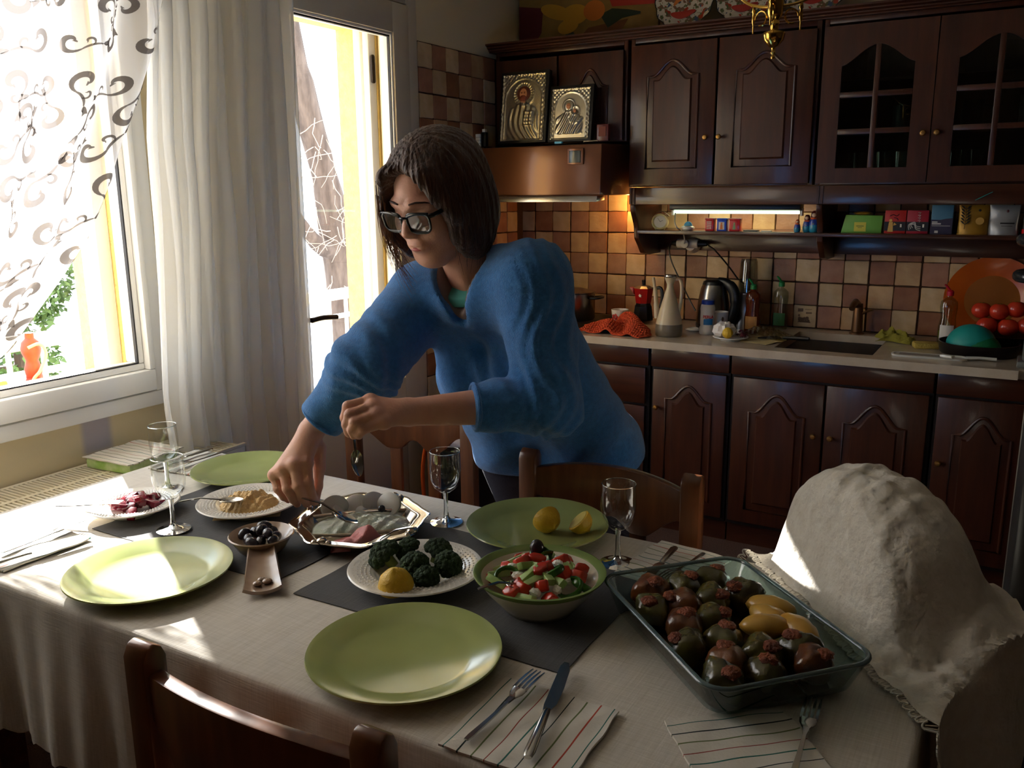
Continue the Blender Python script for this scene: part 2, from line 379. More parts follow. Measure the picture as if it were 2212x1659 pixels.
# ================================================================ wall tiles, laid in blocks of four
def tile_mesh(name, m):
    o = []; n = 0.0485
    for k in range(4):
        for a in (-0.94, -0.3, 0.3, 0.94):
            c = {0: (a*n, -n), 1: (n, a*n), 2: (-a*n, n), 3: (-n, -a*n)}[k]
            o.append((c[0]+random.uniform(-.0011, .0011), c[1]+random.uniform(-.0011, .0011)))
    mb = MB(); N = len(o)
    vs = [(p, q, 0) for p, q in o]+[(p, q, 0.006) for p, q in o]+[(p*0.965, q*0.965, 0.0085) for p, q in o]
    fs = [tuple(range(2*N, 3*N))]+[(i+k*N, (i+1) % N+k*N, (i+1) % N+(k+1)*N, i+(k+1)*N) for k in (0, 1) for i in range(N)]
    mb.add(vs, fs); me = bpy.data.meshes.new(name); me.from_pydata(mb.v, [], mb.f); me.update()
    me.materials.append(m); return me
TM = [[tile_mesh('tile', m) for _ in range(3)] for m in TL]
PIT = 0.1012
def lay(parent, cells, place, par=0):
    for i, j in cells:
        light = (i+j+par) % 2 == 0
        me = TM[random.choice((0, 1, 1)) if light else random.choice((2, 3, 3))][random.randrange(3)]
        o = bpy.data.objects.new('tile', me); COL.objects.link(o); o.parent = parent
        o.matrix_basis = place(i, j)
ZT = 1.144
def gap(k): return 0.0009 if k % 2 else -0.0009      # the joint is wider between blocks
def back_place(i, j):
    return Matrix.Translation((-1.665+(i+0.5)*PIT+gap(i), 3.946, ZT+(j+0.5)*PIT+gap(j))) @ Matrix.Rotation(PI/2, 4, 'X') @ Matrix.Rotation(PI/2*((i*7+j*3) % 4), 4, 'Z')
g = B(-2.25, 0.62, 3.944, 3.9502, 0.80, 1.47).build('grout_bed', 'grout', wb, smooth=0)
lay(wb, [(i, j) for i in range(-6, 22) for j in range(-3, 3) if not (i == 8 and j == -3)], back_place, 1)
def left_place(i, j):
    return Matrix.Translation((-2.246, 3.063+(i+0.5)*PIT+gap(i), ZT+(j+0.5)*PIT+gap(j))) @ Matrix.Rotation(PI/2, 4, 'Y') @ Matrix.Rotation(PI/2*((i*5+j*3) % 4), 4, 'Z')
B(-2.2502, -2.244, 3.06, 3.95, 0.45, 2.056).build('grout_bed', 'grout', wl, smooth=0)
lay(wl, [(i, j) for i in range(0, 8) for j in range(-7, 9) if i < 6 or j < 3], left_place, 0)
# the printed tile behind the sink
mat('tile_print', (196, 172, 128), 0.42, col2=(120, 96, 66), scale=26, sharp=(0.52, 0.6))
tp = bpy.data.objects.new('printed_tile', tile_mesh('printed_tile', MATS['tile_pale'])); COL.objects.link(tp); tp.parent = wb; tp.matrix_basis = back_place(8, -3)
pr = MB()
for k in range(9):
    a = k*0.7; c = (-0.022+0.012*(k % 4)+0.003*math.sin(a), -0.018+0.010*(k//4)+0.002*math.cos(a)); r = 0.0065+0.0015*math.sin(k*2.1)
    pr.prism([(c[0]+r*math.cos(t*PI/5), c[1]+r*math.sin(t*PI/5)) for t in range(10)], 0.0084, 0.0089)
pr.prism([(-.03, -.027), (.028, -.028), (.022, -.020), (-.022, -.019)], 0.0084, 0.0089)
for a0, a1 in (((-0.03, 0.02), (-0.008, 0.035)), ((0.0, 0.03), (0.03, 0.033)), ((0.005, 0.012), (0.03, 0.02))):
    pr.prism([a0, (a1[0], a0[1]+0.001), a1, (a0[0], a1[1]-0.001)], 0.0084, 0.0088)
mat('tile_ink', (112, 84, 58), 0.5)
q = pr.build('print', 'tile_ink', None, smooth=0); q.parent = tp; q.matrix_basis = Matrix.Rotation(-PI/2*((8*7-3*3) % 4), 4, 'Z')

# ================================================================ kitchen cabinets
def cathedral(w, h, rise, n=10):
    """outline of a cathedral arch panel, centred in x, from z=0"""
    o = [(-w/2, 0), (w/2, 0), (w/2, h-rise), (w*0.38, h-rise)]
    for k in range(1, 2*n):
        t = k/(2*n); x = w*0.38*(1-2*t); s = 0.5-0.5*math.cos(2*PI*t); o.append((x, h-rise+rise*s**0.8))
    return o+[(-w*0.38, h-rise), (-w/2, h-rise)]
def cab_door(par, x0, x1, z0, z1, yf, knob=None, rise=0.06, marg=(0.075, 0.07), flat=False):
    xc = (x0+x1)/2
    d = B(x0+0.002, x1-0.002, yf, yf+0.02, z0, z1).build('door', 'cab_wood', par, bevel=0.003)
    w = x1-x0-2*marg[0]; h = z1-z0-2*marg[1]
    if not flat:
        o = [(xc+p, z0+marg[1]+q) for p, q in cathedral(w, h, rise)]
        MB().tube([(p, yf-0.001, q) for p, q in o], 0.006, 8, closed=True).build('moulding', 'cab_wood', d)
        o2 = [(xc+p*(w-0.055)/w, z0+marg[1]+0.028+q*(h-0.05)/h) for p, q in cathedral(w, h, rise)]
        mb = MB(); n = len(o2); ctr = (xc, z0+marg[1]+h/2)
        vs = [(p, yf, q) for p, q in o2]+[(ctr[0]+(p-ctr[0])*0.93, yf-0.007, ctr[1]+(q-ctr[1])*0.965) for p, q in o2]
        mb.add(vs, [tuple(range(n, 2*n))]+[(i, (i+1) % n, n+(i+1) % n, n+i) for i in range(n)])
        mb.build('panel', 'cab_wood', d, smooth=25)
    if knob is not None:
        kb = MB().lathe([(0, 0), (0.005, 0), (0.004, 0.012), (0.010, 0.017), (0.0115, 0.023), (0.008, 0.029), (0, 0.031)], 14)
        kb.xf(Matrix.Translation((knob[0], yf, knob[1])) @ Matrix.Rotation(PI/2, 4, 'X')); kb.build('knob', 'brass_knob', d)
    return d
YU = 3.62
def wall_unit(name, label, x0, x1, z0, z1):
    t = thing(name, label, 'cabinet', ((x0+x1)/2, 3.78, z0)); m = MB()
    m.box(x0, x0+0.018, YU, 3.94, z0, z1); m.box(x1-0.018, x1, YU, 3.94, z0, z1); m.box(x0+0.018, x1-0.018, YU, 3.94, z0, z0+0.018); m.box(x0+0.018, x1-0.018, YU, 3.94, z1-0.018, z1); m.box(x0+0.018, x1-0.018, 3.925, 3.94, z0+0.018, z1-0.018)
    m.build('body', 'cab_wood', t, bevel=0.002); return t
cA = wall_unit('wall_cabinet', 'low dark wooden wall cabinet above the extractor hood, behind the icons', -2.20, -1.540, 1.655, 2.07)
cab_door(cA, -2.19, -1.87, 1.66, 2.03, YU-0.022, rise=0.05); cab_door(cA, -1.865, -1.55, 1.66, 2.03, YU-0.022, rise=0.07)
cB = wall_unit('wall_cabinet', 'dark wooden wall cabinet with two solid arched-panel doors above the lit shelf', -1.525, -0.745, 1.458, 2.07)
cab_door(cB, -1.515, -1.142, 1.465, 2.04, YU-0.022, (-1.175, 1.655)); cab_door(cB, -1.138, -0.755, 1.465, 2.04, YU-0.022, (-1.118, 1.655))
cC = wall_unit('wall_cabinet', 'dark wooden wall cabinet with two glazed doors of six small panes', -0.735, 0.075, 1.458, 2.07)
B(-0.717, 0.057, 3.66, 3.92, 1.655, 1.665).build('inner_shelf', 'cab_wood', cC); B(-0.717, 0.057, 3.66, 3.92, 1.84, 1.85).build('inner_shelf', 'cab_wood', cC)
clear('cab_glass', tint=(190, 200, 195), refl=0.10)
def glass_door(par, x0, x1, z0, z1, yf, kx):
    m = MB(); fr = 0.07; a, b, c, e = x0+fr, x1-fr, z0+0.055, z1-0.075; ya, yb = yf, yf+0.02
    m.box(x0, a, ya, yb, z0, z1); m.box(b, x1, ya, yb, z0, z1); m.box(a, b, ya, yb, z0, c)
    w = b-a; xc = (a+b)/2; n = 16; sh = e-0.07
    arch = [(a, z1), (a, sh)]+[(a+w*k/n, sh+0.07*(0.5-0.5*math.cos(2*PI*k/n))**0.8) for k in range(1, n)]+[(b, sh), (b, z1)]
    vs = []; fs = []
    bot = arch[1:-1]
    for y in (ya, yb):
        for p, q in bot: vs += [(p, y, q), (p, y, z1)]
    k = len(bot)
    for i in range(k-1):
        for o in (0, 2*k): fs.append((o+2*i, o+2*i+2, o+2*i+3, o+2*i+1))
        fs.append((2*i, 2*i+2, 2*k+2*i+2, 2*k+2*i)); fs.append((2*i+1, 2*i+3, 2*k+2*i+3, 2*k+2*i+1))
    m.add(vs, fs)
    d = m.build('door', 'cab_wood', par)
    bw = 0.010; zs = [c, c+(sh-c)*0.36, c+(sh-c)*0.72]
    mm = MB(); mm.box(xc-bw, xc+bw, ya-0.003, yb, c, e)
    for z in zs[1:]: mm.box(a, b, ya-0.002, yb, z-bw, z+bw)
    mm.build('glazing_bars', 'cab_wood', d, bevel=0.003)
    for i, (p, q) in enumerate(((a, xc), (xc, b))):
        for k2, z in enumerate(zs):
            zt = (zs+[e])[k2+1]
            B(p, q, yb-0.008, yb-0.005, z, zt).build('pane', 'cab_glass', d, smooth=0)
    kb = MB().lathe([(0, 0), (0.005, 0), (0.004, 0.012), (0.010, 0.017), (0.0115, 0.023), (0.008, 0.029), (0, 0.031)], 14)
    kb.xf(Matrix.Translation((kx, yf, 1.64)) @ Matrix.Rotation(PI/2, 4, 'X')); kb.build('knob', 'brass_knob', d)
glass_door(cC, -0.730, -0.336, 1.465, 2.04, YU-0.022, -0.358); glass_door(cC, -0.332, 0.070, 1.465, 2.04, YU-0.022, -0.312)
cD = wall_unit('wall_cabinet', 'dark wooden wall cabinet at the fridge end, beyond the glazed doors', 0.085, 0.60, 1.458, 2.07)
cab_door(cD, 0.09, 0.595, 1.465, 2.04, YU-0.022)
# crockery behind the glass
mat('dark_mug', (46, 44, 42), 0.35); mat('grey_mug', (120, 112, 104), 0.4, col2=(80, 72, 66), scale=40)
clear('tumbler', tint=(225, 232, 230), refl=0.16)
def mug_shape(r, h): return [(0, 0), (r*0.9, 0), (r, 0.004), (r, h), (r*0.93, h), (r*0.92, 0.008), (0, 0.007)]
for x, z, r, h, mm, lb in ((-0.447, 1.665, 0.036, 0.085, 'dark_mug', 'dark mug on the middle shelf behind the left glazed door'), (-0.21, 1.665, 0.038, 0.09, 'dark_mug', 'dark mug on the middle shelf behind the right glazed door'), (-0.02, 1.665, 0.042, 0.10, 'grey_mug', 'speckled grey mug behind the right glazed door')):
    t = thing('mug', lb, 'mug', (x, 3.72, z))
    MB().lathe(mug_shape(r, h), 20).build('body', mm, t, local=True); MB().tube(spl([(r*0.95, 0, h*0.8), (r+0.025, 0, h*0.7), (r+0.025, 0, h*0.35), (r*0.95, 0, h*0.2)], 5), 0.005, 8).build('handle', mm, t, local=True)
for x, z in ((-0.60, 1.476), (-0.51, 1.476), (-0.44, 1.476), (-0.25, 1.476), (-0.19, 1.476), (-0.62, 1.85), (-0.53, 1.85), (-0.22, 1.85), (-0.12, 1.85)):
    tag(MB().lathe([(0, 0), (0.024, 0), (0.03, 0.004), (0.033, 0.105), (0.031, 0.105), (0.028, 0.006), (0, 0.006)], 18, (x, 3.72, z)).build('tumbler', 'tumbler'), 'clear drinking glass standing inside the glazed wall cabinet', 'glass', 'glasses in the wall cabinet')
# cornice, valance shelf and its brackets
cor = [(3.95, 2.07), (3.60, 2.07), (3.60, 2.074), (3.592, 2.078), (3.592, 2.083), (3.580, 2.088), (3.580, 2.093), (3.566, 2.099), (3.566, 2.106), (3.95, 2.106)]
tag(MB().prism(cor, -2.225, 0.65, 'x').build('cornice', 'cab_wood_flat', smooth=20), 'stepped dark wooden cornice running along the top of the wall cabinets', 'cornice')
sh = thing('wall_shelf', 'dark wooden shelf with curved brackets and valance under the wall cabinets', 'shelf', (-0.6, 3.80, 1.25))
B(-1.515, 0.6, 3.602, 3.622, 1.384, 1.456).build('valance', 'cab_wood_flat', sh, bevel=0.003)
B(-1.490, 0.6, 3.640, 3.93, 1.256, 1.272).build('board', 'cab_wood_flat', sh, bevel=0.003)
B(-1.490, 0.6, 3.905, 3.937, 1.172, 1.256).build('back_board', 'cab_wood_flat', sh, bevel=0.003)
for x in (-1.512, -0.722):
    pf = [(3.94, 1.384), (3.604, 1.384), (3.606, 1.36)]+[(3.606+0.05*math.sin(k*PI/14)**1.2, 1.36-0.10*k/7) for k in range(1, 8)]+[(3.66, 1.235), (3.70, 1.20), (3.735, 1.165), (3.80, 1.155), (3.94, 1.155)]
    MB().prism(pf, x, x+0.024, 'x').build('bracket', 'cab_wood', sh, bevel=0.004)
    B(x+0.001, x+0.010, 3.598, 3.603, 1.386, 1.455).build('fillet', 'cab_wood', sh); B(x+0.016, x+0.025, 3.598, 3.603, 1.386, 1.455).build('fillet', 'cab_wood', sh)
# base units
def base_unit(label, x0, x1):
    t = thing('base_cabinet', label, 'cabinet', ((x0+x1)/2, 3.65, 0)); m = MB()
    m.box(x0, x1, 3.37, 3.94, 0.09, 0.808); m.box(x0, x1, 3.40, 3.94, 0.0, 0.09)
    m.build('body', 'cab_dark', t); B(x0+0.001, x1-0.001, 3.348, 3.37, 0.725, 0.808).build('rail', 'cab_wood_flat', t, bevel=0.003); 
    B(x0, x1, 3.395, 3.41, 0.0, 0.09).build('plinth', 'cab_wood_flat', t); return t
b0 = base_unit('dark wooden base cabinet with plain drawers beside the cooktop', -1.86, -1.305)
for z0, z1 in ((0.56, 0.715), (0.34, 0.55), (0.11, 0.33)):
    dr = B(-1.85, -1.318, 3.346, 3.37, z0, z1).build('drawer', 'cab_wood_flat', b0, bevel=0.004)
b1 = base_unit('narrow dark wooden base cabinet with one arched door left of the sink', -1.295, -0.962); cab_door(b1, -1.285, -0.970, 0.11, 0.715, 3.348, (-1.262, 0.555), rise=0.06, marg=(0.06, 0.06))
b2 = base_unit('wide dark wooden base cabinet with a pair of arched doors under the sink', -0.955, -0.222)
cab_door(b2, -0.945, -0.592, 0.11, 0.715, 3.348, (-0.622, 0.515), rise=0.075, marg=(0.07, 0.06)); cab_door(b2, -0.588, -0.232, 0.11, 0.715, 3.348, (-0.560, 0.515), rise=0.075, marg=(0.07, 0.06))
b3 = base_unit('dark wooden base cabinet with one arched door right of the sink', -0.215, 0.10); cab_door(b3, -0.208, 0.095, 0.11, 0.715, 3.348, (-0.185, 0.475), rise=0.07, marg=(0.06, 0.06))
b4 = base_unit('plain dark base cabinet under the cooktop in the corner', -2.235, -1.870); cab_door(b4, -2.225, -1.878, 0.11, 0.715, 3.348)
wt = thing('worktop', 'veined beige marble worktop with a square-edged sink cut into it', 'worktop', (-1.0, 3.6, 0.81))
m = MB(); HX0, HX1, HY0, HY1 = -0.80, -0.44, 3.385, 3.83
m.box(-2.24, HX0, 3.305, 3.94, 0.808, 0.84); m.box(HX1, 0.03, 3.305, 3.94, 0.808, 0.84); m.box(HX0, HX1, 3.305, HY0, 0.808, 0.84); m.box(HX0, HX1, HY1, 3.94, 0.808, 0.84)
m.box(0.03, 0.06, 3.325, 3.94, 0.808, 0.84)
m.build('slab', 'marble', wt)
m = MB(); t_ = 0.012
m.box(HX0-t_, HX0, HY0-t_, HY1+t_, 0.67, 0.808); m.box(HX1, HX1+t_, HY0-t_, HY1+t_, 0.67, 0.808); m.box(HX0, HX1, HY0-t_, HY0, 0.67, 0.808); m.box(HX0, HX1, HY1, HY1+t_, 0.67, 0.808); m.box(HX0-t_, HX1+t_, HY0-t_, HY1+t_, 0.655, 0.67)
m.build('basin', 'marble', wt)
# extractor hood
mat('hood_brown', (108, 66, 42), 0.28, 0.35, coat=0.3); mat('steel', (190, 188, 184), 0.25, 1.0); mat('black_plastic', (18, 18, 18), 0.35)
mat('lcd', (70, 76, 74), 0.2)
hd = thing('extractor_hood', 'brown extractor hood with a chrome lip and a small switch panel', 'extractor hood', (-1.86, 3.68, 1.41))
m = MB().prism([(3.935, 1.425), (3.415, 1.425), (3.425, 1.638), (3.935, 1.652)], -2.235, -1.568, 'x'); m.build('canopy', 'hood_brown', hd, bevel=0.006)
MB().prism([(3.47, 1.424), (3.395, 1.424), (3.385, 1.398), (3.47, 1.404)], -2.235, -1.572, 'x').build('chrome_lip', 'steel', hd, bevel=0.003)
B(-1.725, -1.648, 3.413, 3.425, 1.555, 1.622).build('switch_frame', 'hood_brown', hd, bevel=0.003); B(-1.715, -1.660, 3.409, 3.415, 1.562, 1.612).build('switch', 'lcd', hd, bevel=0.002)
mat('bulb_on', (255, 190, 90), 0.4, emit=(255, 176, 70), estr=30.0)
MB().ball((-1.602, 3.86, 1.412), 0.014, 12, 8).build('bulb', 'bulb_on', hd)
hl = bpy.data.lights.new('hood_lamp', 'POINT'); ho = bpy.data.objects.new('hood_lamp', hl); COL.objects.link(ho); ho.location = (-1.602, 3.865, 1.385); hl.energy = 2.2; hl.color = (1.0, 0.50, 0.13); hl.shadow_soft_size = 0.02
# fluorescent strip under the cabinet
fl = thing('strip_light', 'slim black strip light glowing greenish white under the wall cabinet', 'lamp', (-1.08, 3.72, 1.37))
MB().prism([(3.69, 1.362), (3.75, 1.352), (3.76, 1.386), (3.69, 1.386)], -1.36, -0.80, 'x').build('housing', 'black_plastic', fl, bevel=0.002)
mat('tube_on', (235, 255, 230), 0.4, emit=(226, 255, 214), estr=4.5)
MB().tube([(-1.352, 3.735, 1.350), (-0.812, 3.735, 1.350)], 0.007, 10).build('tube', 'tube_on', fl)
for x in (-1.36, -0.806): B(x, x+0.008, 3.72, 3.752, 1.336, 1.366).build('tube_holder', 'white_pvc', fl)
sl = bpy.data.lights.new('strip_lamp', 'AREA'); so = bpy.data.objects.new('strip_lamp', sl); COL.objects.link(so); sl.shape = 'RECTANGLE'; sl.size = 0.5; sl.size_y = 0.012; sl.energy = 1.3; sl.color = (1.0, 0.86, 0.50); so.location = (-1.08, 3.742, 1.341); so.rotation_euler = (math.radians(28), 0, 0)
# cooktop edge and fridge
tag(B(-2.18, -1.50, 3.42, 3.88, 0.8395, 0.848).build('cooktop', 'black_plastic', bevel=0.003), 'flat black cooktop with a steel rim set into the marble', 'cooktop')
mat('fridge_dark', (58, 58, 56), 0.35, 0.3); mat('fridge_rim', (190, 190, 180), 0.35, 0.6)
fg = thing('fridge', 'tall dark fridge at the end of the counter with a pale door edge', 'fridge', (0.42, 2.3, 0))
B(0.085, 0.75, 2.02, 2.62, 0.02, 0.93).build('body', 'fridge_dark', fg, bevel=0.01)
B(0.049, 0.083, 2.02, 2.62, 0.03, 0.925).build('door', 'fridge_dark', fg, bevel=0.008); B(0.0465, 0.0525, 2.606, 2.616, 0.05, 0.915).build('door_edge', 'fridge_rim', fg)
# ================================================================ curtains
sheer('voile', (250, 249, 246), 0.66); sheer('voile_thin', (232, 229, 228), 0.62); sheer('voile_print', (110, 102, 98), 0.90)
def interp(tab, z):
    tab = sorted(tab)
    if z <= tab[0][0]: return tab[0][1]
    for (a, p), (b, q) in zip(tab, tab[1:]):
        if z <= b: return p+(q-p)*(z-a)/(b-a)
    return tab[-1][1]
RE = [(1.03, 1.08), (1.09, 1.164), (1.174, 1.244), (1.249, 1.315), (1.339, 1.39), (1.469, 1.465), (1.59, 1.521), (1.689, 1.575), (1.827, 1.642), (1.964, 1.687), (2.42, 1.74)]
def drape(u, v, off=0.0):
    """the tied-back curtain: u from its free edge to the far side, v from the rail down; it gathers towards the tie"""
    z = 2.42-1.47*v; r = interp(RE, z); l = 0.40+0.20*v**2
    y = r+(l-r)*u
    z2 = z-0.06*math.sin(PI*min(1, u*1.2))*v
    w = (0.028+0.012*math.sin(5*u+2))*(0.55+0.45*(1-v))
    x = -2.10+w*math.sin(46*u+1.2*math.sin(7*u)+1.4*v*math.sin(9*u))+0.02*math.sin(11*u+3*v)
    return (x+off, y, z2)
cl = thing('patterned_curtain', 'sheer white curtain with a grey scroll print, swept aside over the window', 'curtain', (-2.10, 1.2, 1.0))
MB().grid(drape, 150, 44).build('cloth', 'voile_thin', cl, smooth=180)
def motif(cu, cv, s, a, flip):
    """one printed scroll: a tapering spiral with a bud, a side curl and a leaf, laid on the curtain"""
    mb = MB(); vs = []; fs = []
    def put(p, q, of=0.004): return drape(min(0.999, max(0.001, cu+p/1.25)), min(0.999, max(0, cv-q/1.47)), of)
    def stroke(pts, wd):
        n0 = len(vs)
        for i, (p, q) in enumerate(pts):
            j, k = pts[min(i+1, len(pts)-1)], pts[max(i-1, 0)]; d = Vector((j[0]-k[0], j[1]-k[1])); d.normalize(); w = wd(i/(len(pts)-1))
            vs.append(put(p-d.y*w, q+d.x*w)); vs.append(put(p+d.y*w, q-d.x*w))
            if i: fs.append((n0+2*i-2, n0+2*i-1, n0+2*i+1, n0+2*i))
    def spiral(x, y, r, a0, fl, turn=5.4): return [(x+r*(1-0.82*k/20)*math.cos(a0+fl*turn*k/20), y+r*(1-0.82*k/20)*math.sin(a0+fl*turn*k/20)) for k in range(21)]
    stroke(spiral(0, 0, s, a, flip), lambda t: s*(0.07+0.19*math.sin(PI*min(1, t*1.1))+(0.14 if t > 0.9 else 0)))
    ex, ey = s*math.cos(a), s*math.sin(a); ta = a-flip*PI/2
    stem = [(ex+s*1.5*k/8*math.cos(ta+flip*0.5*k/8), ey+s*1.5*k/8*math.sin(ta+flip*0.5*k/8)) for k in range(9)]
    stroke(stem, lambda t: s*(0.06+0.05*math.sin(PI*t)))
    lx, ly = stem[-1]; la = ta+flip*0.6; n0 = len(vs)
    for p, q in [(0, 0), (.25, .22), (.5, .34), (.85, .22), (1.2, .42), (1.0, .05), (1.15, -.35), (.6, -.26), (.25, -.18)]:
        p, q = p*s*0.75, q*s*0.75*flip; vs.append(put(lx+p*math.cos(la)-q*math.sin(la), ly+p*math.sin(la)+q*math.cos(la), 0.0042))
    fs.extend([(n0, n0+i, n0+i+1) for i in range(1, 8)])
    mx_, my_ = stem[4]; stroke(spiral(mx_+s*0.42*math.cos(ta-flip*1.4), my_+s*0.42*math.sin(ta-flip*1.4), s*0.45, ta+flip*1.7, -flip, 4.6), lambda t: s*(0.04+0.07*math.sin(PI*min(1, t*1.1))+(0.09 if t > 0.9 else 0)))
    mb.add(vs, fs); mb.build('scroll_print', 'voile_print', cl, smooth=180)
for iv in range(14):
    for iu in range(9):
        cu = 0.030+0.076*iu+(0.038 if iv % 2 else 0); cv = 0.16+0.060*iv
        motif(cu+random.uniform(-.010, .010), cv+random.uniform(-.010, .010), random.uniform(0.026, 0.036), random.uniform(0, 6.28), random.choice((-1, 1)))
def plain(u, v):
    z = 2.42-2.36*v
    l = interp([(0.1, 1.575), (0.73, 1.559), (0.857, 1.552), (1.343, 1.587), (1.6, 1.592), (1.9, 1.625), (2.42, 1.64)], z); r = interp([(0.1, 2.20), (1.0, 2.206), (2.42, 2.22)], z)
    y = l+(r-l)*u+0.006*math.sin(9*v+20*u)
    x = -2.085+0.034*math.sin(58*u+2.2*math.sin(5*u)+0.8*math.sin(4*v+3*u))+0.014*math.sin(131*u+2*v)-0.03*u
    return (x, y, z)
tag(MB().grid(plain, 190, 40).build('plain_curtain', 'voile', smooth=180), 'plain white sheer curtain hanging in folds between window and balcony door', 'curtain')
mat('rod', (120, 92, 60), 0.4)
tag(MB().tube([(-2.095, 0.0, 2.435), (-2.095, 2.3, 2.435)], 0.013, 12).build('curtain_rod', 'rod'), 'round wooden curtain rod above the window', 'rod')

# ================================================================ radiator below the window
mat('radiator_paint', (226, 216, 190), 0.45)
rd = thing('radiator', 'cream panel radiator with a slotted top grille under the window', 'radiator', (-2.12, 1.1, 0.1))
m = MB(); m.box(-2.235, -2.215, 0.45, 1.78, 0.12, 0.690); m.box(-2.015, -1.995, 0.45, 1.78, 0.12, 0.690); m.box(-2.235, -1.995, 0.45, 0.46, 0.12, 0.690); m.box(-2.235, -1.995, 1.77, 1.78, 0.12, 0.690)
m.build('panel', 'radiator_paint', rd, bevel=0.004)
m = MB(); m.box(-2.235, -2.222, 0.45, 1.78, 0.690, 0.698); m.box(-2.008, -1.995, 0.45, 1.78, 0.690, 0.698); m.box(-2.123, -2.107, 0.45, 1.78, 0.690, 0.698)
m.build('grille_rail', 'radiator_paint', rd)
sm = MB().box(-0.052, 0.052, -0.0031, 0.0031, -0.008, 0.0).build('slat', 'radiator_paint', rd, local=True, smooth=0); first = True
for i in range(88):
    for xx in (-2.1725, -2.0575):
        if first: o = sm; first = False
        else: o = sm.copy(); COL.objects.link(o); o.parent = rd
        o.matrix_basis = rd.matrix_basis.inverted() @ Matrix.Translation((xx, 0.66+0.0125*i, 0.6975))

# ================================================================ outside
mat('bark', (112, 98, 90), 0.95, col2=(84, 72, 66), scale=14, stretch=(1, 1, 0.25), bump=1.0, bscale=30)
mat('twig', (190, 168, 150), 0.9); mat('leaf_green', (86, 116, 66), 0.7, rand=0.35); mat('rail_white', (235, 235, 232), 0.5); mat('pale_ground', (200, 198, 192), 0.9)
mat('red_wood', (168, 62, 44), 0.5, col2=(140, 44, 32), scale=12); mat('hose', (228, 214, 150), 0.5); mat('lime', (170, 210, 90), 0.6); mat('car_paint', (70, 90, 120), 0.3); mat('road_grey', (150, 150, 152), 0.9)
struct(B(-3.95, -2.54, -1.0, 6.0, -0.12, -0.02).build('balcony_floor', 'pale_ground', smooth=0))
struct(B(-30, -3.96, -10, 30, -3.2, -3.0).build('ground', 'road_grey', smooth=0))
tr = thing('tree', 'bare grey-brown tree with a forked leaning trunk beyond the balcony door', 'tree', (-6.0, 6.75, -3.0))
MB().tube(spl([(-6.0, 6.80, -3.0), (-6.0, 6.80, -0.5), (-6.0, 6.78, 0.5), (-6.0, 6.72, 1.0), (-6.0, 6.60, 1.6), (-6.02, 6.46, 2.1), (-6.05, 6.36, 2.6), (-6.1, 6.2, 3.6)], 5), [0.17]*16+[0.165, 0.16, 0.15, 0.14]+[0.125]*10+[0.10]*6, 14).build('trunk', 'bark', tr)
MB().tube(spl([(-6.0, 6.75, 0.85), (-5.98, 6.45, 0.95), (-5.95, 6.2, 1.15), (-5.9, 5.9, 1.5)], 5), [0.10, .10, .10, .09, .09, .08, .08, .07, .07, .06, .06, .05, .05, .04, .04, .03], 10).build('limb', 'bark', tr)
tw = MB(); rt = random.Random(3)
for k in range(60):
    p = Vector((-5.72+rt.uniform(-.1, .1), rt.uniform(6.0, 6.9), rt.uniform(0.5, 2.2))); d = Vector((rt.uniform(-.3, .3), rt.uniform(-1, 1), rt.uniform(-.9, .6))).normalized(); pts = [p]
    for _ in range(6):
        d = (d+Vector((rt.uniform(-.4, .4), rt.uniform(-.5, .5), rt.uniform(-.5, .4)))).normalized(); p = p+d*0.085; pts.append(p)
    tw.tube(pts, [0.0045, .004, .0035, .003, .003, .0025, .002], 5)
o = tw.build('twigs', 'twig', tr); o['kind'] = 'stuff'
rl = thing('balcony_railing', 'white painted metal railing of thin upright bars outside the door', 'railing', (-3.7, 2.5, 0))
for z, w in ((0.84, 0.05), (0.69, 0.018), (0.05, 0.018)): B(-3.73, -3.69, -0.8, 5.6, z-w, z+w*0.3).build('rail', 'rail_white', rl)
for i in range(40): B(-3.72, -3.70, -0.6+0.155*i, -0.585+0.155*i, 0.05, 0.80).build('bar', 'rail_white', rl, smooth=0)
def bush(name, label, c, r, n, seed):
    t = thing(name, label, 'bush', (c[0], c[1], c[2]-r[2])); rr = random.Random(seed); m = MB()
    for k in range(n):
        while True:
            p = Vector((rr.uniform(-1, 1), rr.uniform(-1, 1), rr.uniform(-1, 1)))
            if 0.55 < p.length < 1: break
        p = Vector((c[0]+p.x*r[0], c[1]+p.y*r[1], c[2]+p.z*r[2])); s = rr.uniform(0.02, 0.04)
        a = Vector((rr.uniform(-1, 1), rr.uniform(-1, 1), rr.uniform(-1, 1))).normalized(); b = a.cross(Vector((rr.uniform(-1, 1), rr.uniform(-1, 1), 1))).normalized()
        m.add([p-a*s, p+b*s*0.5, p+a*s, p-b*s*0.5], [(0, 1, 2, 3)])
    q = m.build('foliage', 'leaf_green', t, smooth=0); q['kind'] = 'stuff'
    MB().tube([(c[0], c[1], -3.0), (c[0], c[1], c[2])], 0.05, 8).build('stem', 'bark', t)
bush('shrub', 'tall leafy green shrub seen past the curtain, beyond the balcony', (-5.2, 2.95, 1.02), (0.3, 0.36, 0.42), 2600, 5)
bush('shrub', 'lower dark green shrub behind the red wooden post', (-5.2, 2.85, 0.45), (0.25, 0.34, 0.17), 900, 6)
ps = thing('wooden_post', 'turned red wooden post with a pale hose looped over it on the balcony', 'post', (-3.2, 1.85, -0.02))
MB().lathe([(0.0, 0), (0.028, 0), (0.028, 0.80), (0.032, 0.82), (0.026, 0.84), (0.022, 0.855), (0.034, 0.885), (0.036, 0.90), (0.030, 0.925), (0.016, 0.94), (0.016, 0.955), (0.019, 0.96), (0, 0.965)], 14, (-3.2, 1.85, -0.02)).build('shaft', 'red_wood', ps)
